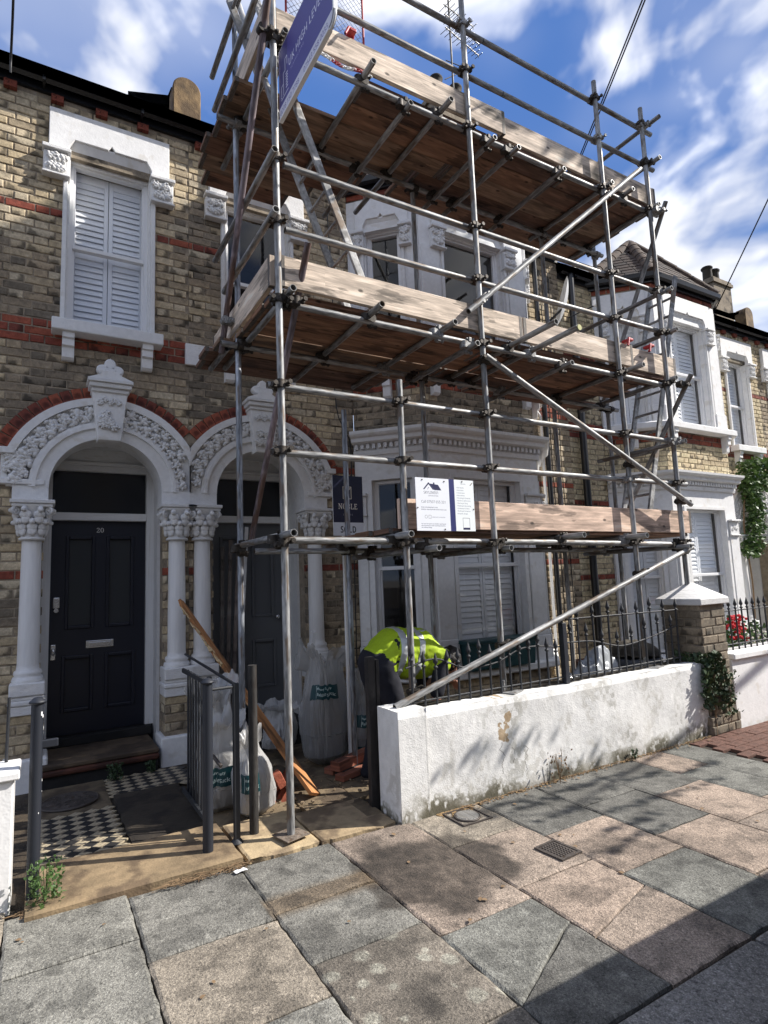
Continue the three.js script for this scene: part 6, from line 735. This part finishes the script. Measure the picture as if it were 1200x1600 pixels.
// lengths of red timber on the flags
{ const t = thing('red_timber', 'sawn red timber lengths lying by the wall end', 'timber', [2.06, 0.0, 1.74]); t.rotation.y = 0.42; const lengths = [[0.02, 0.0, 0.62, 0.075, 0], [0.06, -0.11, 0.70, 0.05, 0.02], [-0.02, 0.09, 0.5, 0.045, -0.05]]; for (const [x, z, L, h, a] of lengths) { const q = add(t, 'batten', plankGeo(L, 0.095, h, 31 + L * 100), m.redWood); q.position.set(x + L / 2, h / 2 + (h > 0.06 ? 0.05 : 0), z); q.rotation.y = a; } add(t, 'offcut', rb(0.05, 0.5, 0, 0.05, -0.03, 0.06, 0.004), m.blackWood); }
tag((() => { const q = add(scene, 'weathered_board', plankGeo(0.98, 0.11, 0.03, 91), m.peel); q.position.set(2.30, 0.60, 0.72); q.rotation.set(0.1, -0.25, 1.50); return q; })(), 'weathered pale board propped between sacks and porch column', 'board');
{ const t = thing('brick_offcuts', 'small pile of broken red bricks behind the plank', 'brick pile', [1.52, -0.01, 1.86]); const r = rng(4); for (let i = 0; i < 7; i++) { const q = add(t, 'broken_brick', brickShapes.h[i % 6], m.red[2]); q.position.set((r() - 0.5) * 0.24, 0.03 + 0.06 * (i % 3), (r() - 0.5) * 0.2); q.rotation.set(-1.57 + (r() - 0.5) * 0.4, r() * 3, 0); } }
// timber strips leaning in the shabby doorway
for (let i = 0; i < 4; i++) { const q = add(scene, 'timber_strip', uvm(rb(-0.02, 0.02, 0, 1.9 + 0.08 * i, -0.008, 0.008, 0.002)), i === 3 ? m.peel : M(0.16 + 0.05 * i, 0.15 + 0.04 * i, 0.14 + 0.04 * i, { map: T.wood })); q.position.set(1.66 + i * 0.07, 0.1, -0.12 - 0.04 * i); q.rotation.set(-0.06, 0, -0.03 - 0.015 * i); tag(q, ['leftmost thin strip leaning in the shabby porch', 'second thin strip leaning in the shabby porch', 'third thin strip leaning in the shabby porch', 'pale strip leaning rightmost in the shabby porch'][i], 'timber strip'); }
// window box, bay garden
{ const t = thing('window_box', 'dark teal planter box on the bay window sill', 'planter', [4.70, 0.512, 0.76]); const s = [[-0.5, 0.30], [-0.47, 0.0], [0.47, 0.0], [0.5, 0.30]]; add(t, 'trough', ext(s, 0.2, { b: 0.008 }).translate(0, 0, -0.1), m.teal); add(t, 'rim', rb(-0.53, 0.53, 0.28, 0.325, -0.125, 0.125, 0.012), m.teal); add(t, 'soil', bx(-0.48, 0.48, 0.29, 0.315, -0.08, 0.08), m.soil); }
{ const t = thing('covered_tub', 'grey tub with heaped lid behind the right railing', 'tub', [5.35, 0, 2.12]); add(t, 'tub_body', new THREE.LatheGeometry([[0.0001, 0.0], [0.20, 0.0], [0.25, 0.55], [0.27, 0.6], [0.27, 0.66], [0.235, 0.68], [0.235, 0.62]].map(p => new THREE.Vector2(...p)), 28), M(0.07, 0.075, 0.085, { roughness: 0.5 })); add(t, 'lid', (() => { const g = new THREE.SphereGeometry(0.25, 28, 12, 0, 6.283, 0, 1.4).scale(1.05, 0.7, 1.05).translate(0, 0.66, 0), p = g.attributes.position; for (let i = 0; i < p.count; i++) p.setY(i, p.getY(i) + (fbm(p.getX(i) * 9, p.getZ(i) * 9, 2, 3) - 0.5) * 0.06); g.computeVertexNormals(); return g; })(), M(0.13, 0.125, 0.115, { map: T.stone, ...bump(T.fine, 0.006) })); }
{ const t = thing('plastic_sheet', 'crumpled silver grey plastic sheet heaped behind the railing', 'plastic sheet', [4.65, 0.0, 2.22]); const g = new THREE.SphereGeometry(1, 90, 50, 0, Math.PI * 2, 0, Math.PI / 2).scale(0.48, 0.76, 0.22), p = g.attributes.position; for (let i = 0; i < p.count; i++) { const x = p.getX(i), y = p.getY(i), z = p.getZ(i), k = 1 + 0.5 * (fbm(x * 4, y * 4, z * 4 + 3, 4) - 0.5) - 0.4 * Math.abs(fbm(x * 9 + 4, y * 5, z * 9, 3) - 0.5); p.setXYZ(i, x * k, y * k, z * k); } g.computeVertexNormals(); add(t, 'sheet', g, M(0.34, 0.36, 0.38, { roughness: 0.25, clearcoat: 0.8, clearcoatRoughness: 0.2 })); }
{ const t = thing('terracotta_pot', 'brown plant pot beside the bay under the downpipe', 'plant pot', [5.95, -0.05, 1.05]); add(t, 'pot', new THREE.LatheGeometry([[0.0001, 0.02], [0.15, 0.0], [0.2, 0.42], [0.225, 0.43], [0.23, 0.52], [0.205, 0.52], [0.19, 0.44]].map(p => new THREE.Vector2(...p)), 24), M(0.16, 0.075, 0.05, { map: T.stone, ...bump(T.fine, 0.003) })); add(t, 'soil', new THREE.CylinderGeometry(0.19, 0.19, 0.02, 20).translate(0, 0.46, 0), m.soil); }

// ---------------------------------------------------------------- the man bending over behind the wall
{
  const man = thing('person', 'man in yellow hi-vis vest and dark trousers bending down behind the wall', 'person', [2.40, -0.02, 1.95]); man.scale.setScalar(1.0);
  const cap = (p, a, b, ra, rb2) => { const ax = p[0] - a[0], ay = p[1] - a[1], az = p[2] - a[2], bx2 = b[0] - a[0], by = b[1] - a[1], bz = b[2] - a[2], t = clamp((ax * bx2 + ay * by + az * bz) / (bx2 * bx2 + by * by + bz * bz)); return Math.hypot(ax - bx2 * t, ay - by * t, az - bz * t) - mix(ra, rb2, t); };
  const smin = (a, b, k) => { const h = clamp(0.5 + 0.5 * (b - a) / k); return mix(b, a, h) - k * h * (1 - h); };
  function mc(sdf, c, hs, res) { const o = new MarchingCubes(res, m.skin, false, false, 400000); o.isolation = 0; const n = res, f = o.field; for (let k = 0; k < n; k++) for (let j = 0; j < n; j++) for (let i = 0; i < n; i++) { const p = [c[0] + (i - n / 2) / (n / 2) * hs, c[1] + (j - n / 2) / (n / 2) * hs, c[2] + (k - n / 2) / (n / 2) * hs]; f[i + j * n + k * n * n] = -sdf(p); } o.update(); const cnt = o.count ?? o.geometry.drawRange.count, g = new THREE.BufferGeometry(); g.setAttribute('position', new THREE.BufferAttribute(o.positionArray.slice(0, cnt * 3), 3)); g.setAttribute('normal', new THREE.BufferAttribute(o.normalArray.slice(0, cnt * 3), 3)); g.scale(hs, hs, hs).translate(...c); const pp = g.attributes.position, uv = new Float32Array(pp.count * 2); for (let i = 0; i < pp.count; i++) { uv[i * 2] = pp.getX(i) * 6 + pp.getZ(i) * 3; uv[i * 2 + 1] = pp.getY(i) * 6; } g.setAttribute('uv', new THREE.BufferAttribute(uv, 2)); return g; }
  // skeleton, relative to the feet: x towards the bay, bent at the hips
  const J = { hipL: [-0.02, 0.90, 0.09], hipR: [-0.02, 0.90, -0.09], kneeL: [0.10, 0.48, 0.12], kneeR: [0.06, 0.48, -0.11], ankL: [-0.02, 0.09, 0.12], ankR: [-0.06, 0.09, -0.11], toeL: [0.15, 0.045, 0.13], toeR: [0.11, 0.045, -0.12], pel: [0.0, 0.93, 0], belly: [0.15, 1.015, 0], chest: [0.36, 1.0, 0], neck: [0.55, 0.93, 0], head: [0.70, 0.86, 0.0], shL: [0.50, 0.93, 0.185], shR: [0.50, 0.93, -0.185], elL: [0.42, 0.66, 0.20], elR: [0.56, 0.64, -0.2], wrL: [0.40, 0.43, 0.17], wrR: [0.66, 0.74, 0.02] };
  const legs = p => Math.min(smin(cap(p, J.hipL, J.kneeL, 0.095, 0.062), cap(p, J.kneeL, J.ankL, 0.062, 0.042), 0.04), smin(cap(p, J.hipR, J.kneeR, 0.095, 0.062), cap(p, J.kneeR, J.ankR, 0.062, 0.042), 0.04));
  const torso = p => { const q = [p[0], p[1], p[2] * 0.74]; return smin(smin(cap(q, J.pel, J.belly, 0.125, 0.125), cap(q, J.belly, J.chest, 0.125, 0.135), 0.08), cap(q, J.chest, J.neck, 0.125, 0.06), 0.06); };
  const armU = p => Math.min(cap(p, J.shL, J.elL, 0.056, 0.042), cap(p, J.shR, J.elR, 0.056, 0.042)), armF = p => Math.min(cap(p, J.elL, J.wrL, 0.042, 0.028), cap(p, J.elR, J.wrR, 0.042, 0.028));
  const D = [0.75, -0.62, 0.12], nD = Math.hypot(...D), hd = D.map(v => v / nD);        // the face looks down and along
  const headF = p => { const x = p[0] - J.head[0], y = p[1] - J.head[1], z = p[2] - J.head[2]; const up = [0.66, 0.75, 0]; const a = x * up[0] + y * up[1], b = x * 0.75 - y * 0.66, e = Math.hypot(a / 0.122, b / 0.098, z / 0.078) - 1; let d = e * 0.09; d = smin(d, cap(p, [J.head[0] + 0.075 - 0.02, J.head[1] - 0.075 - 0.05, 0], [J.head[0] + 0.03, J.head[1] - 0.10, 0], 0.042, 0.035), 0.04); d = smin(d, cap(p, [J.head[0] + 0.085, J.head[1] - 0.055, 0], [J.head[0] + 0.088, J.head[1] - 0.085, 0], 0.010, 0.016), 0.012); for (const s of [-1, 1]) d = smin(d, cap(p, [J.head[0] - 0.005, J.head[1] - 0.005, s * 0.078], [J.head[0] - 0.015, J.head[1] - 0.045, s * 0.080], 0.014, 0.010), 0.008); for (const s of [-1, 1]) d = -smin(-d, Math.hypot(p[0] - J.head[0] - 0.092, p[1] - J.head[1] + 0.045, p[2] - s * 0.032) - 0.014, 0.008); return d; };
  const hand = (w, dir, side, curl) => { const palm = [w[0] + dir[0] * 0.05, w[1] + dir[1] * 0.05, w[2] + dir[2] * 0.05], segs = [[w, palm, 0.028, 0.036]]; for (let i = 0; i < 4; i++) { const o = (i - 1.5) * 0.021, L = [0.062, 0.072, 0.068, 0.052][i], b = [palm[0] + side[0] * o + dir[0] * 0.035, palm[1] + side[1] * o + dir[1] * 0.035, palm[2] + side[2] * o + dir[2] * 0.035], n = [dir[1] * side[2] - dir[2] * side[1], dir[2] * side[0] - dir[0] * side[2], dir[0] * side[1] - dir[1] * side[0]], k = [b[0] + dir[0] * L * 0.55 + n[0] * curl * 0.4 * L, b[1] + dir[1] * L * 0.55 + n[1] * curl * 0.4 * L, b[2] + dir[2] * L * 0.55 + n[2] * curl * 0.4 * L], e = [k[0] + dir[0] * L * 0.35 + n[0] * curl * L * 0.6, k[1] + dir[1] * L * 0.35 + n[1] * curl * L * 0.6, k[2] + dir[2] * L * 0.35 + n[2] * curl * L * 0.6]; segs.push([b, k, 0.0095, 0.009], [k, e, 0.009, 0.0078]); } const th = [w[0] + dir[0] * 0.025 - side[0] * 0.03, w[1] + dir[1] * 0.025 - side[1] * 0.03, w[2] + dir[2] * 0.025 - side[2] * 0.03], t2 = [th[0] + dir[0] * 0.035 - side[0] * 0.025, th[1] + dir[1] * 0.035 - side[1] * 0.025, th[2] + dir[2] * 0.035 - side[2] * 0.025]; segs.push([th, t2, 0.012, 0.010], [t2, [t2[0] + dir[0] * 0.025, t2[1] + dir[1] * 0.025, t2[2] + dir[2] * 0.025], 0.010, 0.008]); return p => { let d = 9; for (let i = 0; i < segs.length; i++) d = i === 0 ? cap(p, ...segs[0]) : smin(d, cap(p, ...segs[i]), 0.008); return d; }; };
  const hL = hand(J.wrL, [0.05, -1, -0.05], [1, 0.05, 0], 0.6), hR = hand(J.wrR, [0.75, -0.65, 0.1], [0.1, 0.1, 1], 0.5);
  const bodyMain = mc(p => Math.min(smin(smin(torso(p), legs(p), 0.05), Math.min(armU(p), armF(p)), 0.03), cap(p, J.neck, J.head, 0.052, 0.05)), [0.25, 0.52, 0], 0.62, 96), headG = mc(headF, [J.head[0] + 0.01, J.head[1] - 0.02, 0], 0.2, 72), h1 = mc(hL, [J.wrL[0], J.wrL[1] - 0.07, J.wrL[2]], 0.15, 60), h2 = mc(hR, [J.wrR[0] + 0.05, J.wrR[1] - 0.05, J.wrR[2]], 0.16, 60);
  add(man, 'body', mergeGeometries([bodyMain, headG, h1, h2]), m.skin);
  const cloth = (p, k) => (fbm(p[0] * 14, p[1] * 14, p[2] * 14 + k, 3) - 0.5) * 0.020;
  add(man, 'trousers', mc(p => Math.max(smin(legs(p) - 0.020, Math.max(torso(p) - 0.018, p[0] - 0.11), 0.05) + cloth(p, 1), 0.07 - p[1]), [0.05, 0.55, 0], 0.60, 92), m.cloth);
  add(man, 'shirt', mc(p => Math.max(smin(armU(p) - 0.016, torso(p) - 0.012, 0.04) + cloth(p, 2) * 0.6, -(p[0] - 0.02), p[0] - 0.58), [0.36, 0.86, 0], 0.36, 72), m.cloth);
  const vest = p => Math.max(smin(smin(torso(p), cap([p[0], p[1], p[2] * 0.72], [0.06, 0.90, 0], [0.40, 0.88, 0], 0.10, 0.11), 0.06) - 0.026, Math.min(cap(p, J.shL, [0.49, 0.86, 0.19], 0.06, 0.05), cap(p, J.shR, [0.49, 0.86, -0.19], 0.06, 0.05)) - 0.016, 0.05) + cloth(p, 3) * 1.5, -(p[0] + 0.075) - (p[1] - 0.93) * 0.35, p[0] - 0.56);
  add(man, 'hi_vis_vest', mc(vest, [0.27, 0.95, 0], 0.40, 92), m.hivis);
  for (const x of [0.10, 0.27]) add(man, 'reflective_band', mc(p => Math.max(vest(p) - 0.004, Math.abs(p[0] - x - (p[1] - 0.95) * 0.18) - 0.026), [x, 0.93, 0], 0.32, 84), m.reflect);
  for (const s of [-1, 1]) add(man, 'reflective_band', mc(p => Math.max(vest(p) - 0.004, Math.abs(p[2] - s * 0.105) - 0.024, 0.34 - p[0], 0.98 - p[1] - (p[0] - 0.4) * 0.2), [0.44, 0.95, s * 0.1], 0.22, 60), m.reflect);
  add(man, 'hair', mc(p => { const x = p[0] - J.head[0], y = p[1] - J.head[1]; const up = [0.66, 0.75], a = x * up[0] + y * up[1], b = x * 0.75 - y * 0.66; const e = (Math.hypot(a / 0.136, b / 0.110, p[2] / 0.091) - 1) * 0.1 + (fbm(p[0] * 40, p[1] * 40, p[2] * 40, 2) - 0.5) * 0.016; return Math.max(e, b - 0.055 - 0.30 * a, -a - 0.085); }, [J.head[0], J.head[1], 0], 0.2, 72), m.hair);
  for (const s of ['L', 'R']) add(man, 'shoe', mc(p => Math.max(smin(cap(p, [J['ank' + s][0] - 0.03, 0.05, J['ank' + s][2]], J['toe' + s], 0.05, 0.042), cap(p, J['ank' + s], [J['ank' + s][0], 0.05, J['ank' + s][2]], 0.05, 0.055), 0.03), -p[1] + 0.005), [J['ank' + s][0] + 0.06, 0.08, J['ank' + s][2]], 0.2, 48), m.cloth);
}

// ---------------------------------------------------------------- what stands outside the picture and shades it
{ // unseen tree right of the view, foliage added to shade the house fronts
  const t = thing('added_shade_tree', 'unseen tall tree right of the view, added to shade the house fronts', 'tree', [12.6, -0.05, 4.3]); const o = V(12.6, -0.05, 4.3), r = rng(2024);
  const limb = (a, b, r0, r1) => { const A = V(...a).sub(o), B = V(...b).sub(o), M1 = A.clone().lerp(B, 0.5).add(V(r() - 0.5, r() * 0.4, r() - 0.5).multiplyScalar(0.3)), c = new THREE.CatmullRomCurve3([A, M1, B]), g = new THREE.TubeGeometry(c, 10, 1, 8), p = g.attributes.position; for (let i = 0; i < p.count; i++) { const k = Math.floor(i / 9) / 10, C = c.getPoint(k), R2 = mix(r0, r1, k), q = V(p.getX(i), p.getY(i), p.getZ(i)).sub(C).multiplyScalar(R2).add(C); p.setXYZ(i, q.x, q.y, q.z); } g.computeVertexNormals(); return g; };
  add(t, 'trunk', mg([limb([12.6, -0.05, 4.3], [12.5, 7.6, 4.4], 0.30, 0.2)]), m.bark);
  add(t, 'limbs', mg([[[12.5, 4.6, 4.4], [8.9, 5.3, 5.9], 0.05, 0.012], [[12.5, 7.5, 4.4], [11.5, 10.5, 4.6], 0.13, 0.05], [[12.5, 7.5, 4.4], [14.0, 11.5, 5.0], 0.13, 0.05], [[12.5, 7.5, 4.4], [12.8, 12.5, 4.9], 0.12, 0.04], [[11.5, 10.5, 4.6], [9.6, 11.8, 4.6], 0.05, 0.02], [[14, 11.5, 5], [15.6, 12.6, 5.6], 0.05, 0.02], [[8.9, 5.3, 5.9], [7.4, 4.6, 5.2], 0.012, 0.005]].map(a => limb(...a))), m.bark);
  // crown, shaped so its shadow falls on chosen parts of the house fronts
  const poly = [[-3.2, 2.1], [0.10, 5.30], [0.9, 5.42], [2.1, 5.35], [2.45, 4.45], [4.2, 4.25], [4.7, 3.0], [4.5, -1.2], [3.0, -1.7], [1.6, -1.5], [0.75, -0.9], [0.35, 0.75], [-0.6, 0.95], [-2.2, 0.85]];
  const inside = (x, y) => { let c = false; for (let i = 0, j = poly.length - 1; i < poly.length; j = i++) { const [a, b] = poly[i], [d, e] = poly[j]; if ((b > y) !== (e > y) && x < (d - a) * (y - b) / (e - b) + a) c = !c; } return c; };
  const pts = []; while (pts.length < 11500) { const x = -3.3 + 8.1 * r(), y = -1.8 + 7.3 * r(); if (!inside(x, y)) continue; const c = fbm(x * 1.6, y * 1.6, 3, 3); if (r() > 0.35 + 1.3 * sstep(0.3, 0.55, c)) continue; const q = 4.3 + 1.7 * r(); pts.push([x + 2.2 * q, y + 2 * q, q, 0.15 + 0.07 * r()]); }
  // low sprays whose shade dapples the wall and the flags
  const sprays = [[2.62, 0.30, 2.8], [3.12, 0.36, 2.8], [3.65, 0.08, 2.8], [2.85, 0, 3.05], [3.05, 0, 3.28], [3.4, 0, 3.0], [3.5, 0, 3.45], [3.25, 0, 3.62], [2.95, 0, 3.78], [3.9, 0, 3.15], [4.1, 0, 3.5], [2.75, 0, 2.95], [3.7, 0, 3.0], [4.45, 0, 3.25]];
  for (const [x, y, z] of sprays) for (let i = 0; i < (z < 2.85 ? 15 : 30); i++) { const q = 1.9 + 0.5 * r(), a = r() * 6.28, d = 0.27 * Math.sqrt(r()); pts.push([x + 2.2 * q + Math.cos(a) * d, y + 2 * q + Math.sin(a) * d * 0.7, z + q + Math.sin(a) * d * 0.4, 0.035 + 0.035 * r()]); }
  const im = new THREE.InstancedMesh(leafGeo, m.leaf[1], pts.length), q4 = new THREE.Quaternion(), e4 = new THREE.Euler(), m4 = new THREE.Matrix4(); pts.forEach(([x, y, z, s], i) => { e4.set(r() * 6.28, r() * 6.28, r() * 6.28); m4.compose(V(x, y, z).sub(o), q4.setFromEuler(e4), V(s * 1.25, s, s)); im.setMatrixAt(i, m4); }); im.name = 'shade_crown'; im.castShadow = im.receiveShadow = true; im.userData.kind = 'stuff'; t.add(im);
}
{ // parked van at the kerb, right of the view
  const t = thing('parked_van', 'dark parked van at the kerb just right of the view', 'van', [4.35, -0.115, 6.33]); const pnt = M(0.03, 0.035, 0.045, { roughness: 0.3, clearcoat: 1, clearcoatRoughness: 0.05 });
  add(t, 'van_body', ext([[-2.45, 0.28], [-2.52, 0.6], [-2.45, 1.0], [-1.75, 1.14], [-1.72, 1.2], [2.35, 1.2], [2.4, 0.28]], 1.9, { b: 0.04 }).translate(0, 0, -0.95), pnt);
  add(t, 'cabin', ext([[-1.7, 1.2], [-1.05, 1.88], [-0.85, 1.98], [2.28, 2.0], [2.36, 1.9], [2.36, 1.2]], 1.9, { b: 0.04 }).translate(0, 0, -0.95), pnt);
  add(t, 'windscreen', ext([[-1.74, 1.22], [-1.09, 1.88], [-1.06, 1.86], [-1.70, 1.2]], 1.6).translate(0, 0, -0.8), m.darkGlass); for (const z of [-1.0, 0.995]) add(t, 'side_window', ext([[-1.35, 1.25], [-0.9, 1.75], [-0.3, 1.78], [-0.3, 1.25]], 0.005).translate(0, 0, z), m.darkGlass);
  for (const x of [-1.6, 1.5]) for (const z of [-0.88, 0.88]) { const w = add(t, 'wheel', new THREE.TorusGeometry(0.24, 0.09, 10, 28).scale(1, 1, 1.1), m.black); w.position.set(x, 0.33, z); add(w, 'rim', new THREE.CylinderGeometry(0.19, 0.19, 0.12, 20).rotateX(Math.PI / 2), m.chrome); }
  for (const z of [-0.72, 0.72]) { add(t, 'headlight', rb(-2.56, -2.36, 0.75, 0.95, z - 0.16, z + 0.16, 0.03), m.frost); add(t, 'tail_light', rb(2.36, 2.46, 0.9, 1.3, z - 0.1, z + 0.1, 0.02), m.redPaint); } add(t, 'bumper', rb(-2.6, -2.42, 0.36, 0.6, -0.93, 0.93, 0.05), pnt);
}
// the terrace across the road, which the windows mirror
for (let i = 0; i < 7; i++) {
  const t = thing('opposite_house', `brick house across the road, ${['first', 'second', 'third', 'fourth', 'fifth', 'sixth', 'seventh'][i]} from the left end`, 'house', [-10.5 + i * 5.75, -0.2, 16.2]); t.rotation.y = Math.PI;
  add(t, 'wall', uvm(mg([holed(-2.87, 2.87, 0, 6.6, [rectPath(-2.3, -1.3, 0.1, 2.9), rectPath(-0.3, 0.3, 0.8, 2.8), rectPath(0.5, 1.6, 0.8, 2.8), rectPath(1.8, 2.4, 0.8, 2.8), rectPath(-2.2, -1.4, 4.2, 5.9), rectPath(-0.2, 0.3, 4.2, 5.9), rectPath(0.55, 1.55, 4.2, 5.9), rectPath(1.8, 2.3, 4.2, 5.9)], -0.3, 0), bx(-2.87, 2.87, 0, 6.6, -8.3, -8.0), bx(-2.87, -2.8, 0, 6.6, -8, -0.3), bx(2.8, 2.87, 0, 6.6, -8, -0.3)])), m.stock[4]);
  add(t, 'roof', uvm(alongS([[0.3, 6.6], [-4.1, 9.9], [-8.5, 6.6]], -2.87, 2.87)), m.slateRoof); add(t, 'cornice', rb(-0.4, 2.5, 3.1, 3.4, 0, 0.2, 0.02), m.white); add(t, 'door', bx(-2.3, -1.3, 0.1, 2.9, -0.3, -0.25), m.doorGrey);
  for (const [a, b, c, d] of [[-0.3, 0.3, 0.8, 2.8], [0.5, 1.6, 0.8, 2.8], [1.8, 2.4, 0.8, 2.8], [-2.2, -1.4, 4.2, 5.9], [-0.2, 0.3, 4.2, 5.9], [0.55, 1.55, 4.2, 5.9], [1.8, 2.3, 4.2, 5.9]]) { const w = add(t, 'window', mg([bx(a - 0.06, a + 0.05, c, d, -0.2, 0.03), bx(b - 0.05, b + 0.06, c, d, -0.2, 0.03), bx(a + 0.05, b - 0.05, d - 0.06, d + 0.12, -0.2, 0.03), bx(a - 0.1, b + 0.1, c - 0.1, c, -0.2, 0.08)]), m.white); add(w, 'pane', bx(a + 0.05, b - 0.05, c, d - 0.06, -0.16, -0.14), m.darkGlass); }
}
renderer.setSize(768, 1024);
renderer.render(scene, camera);
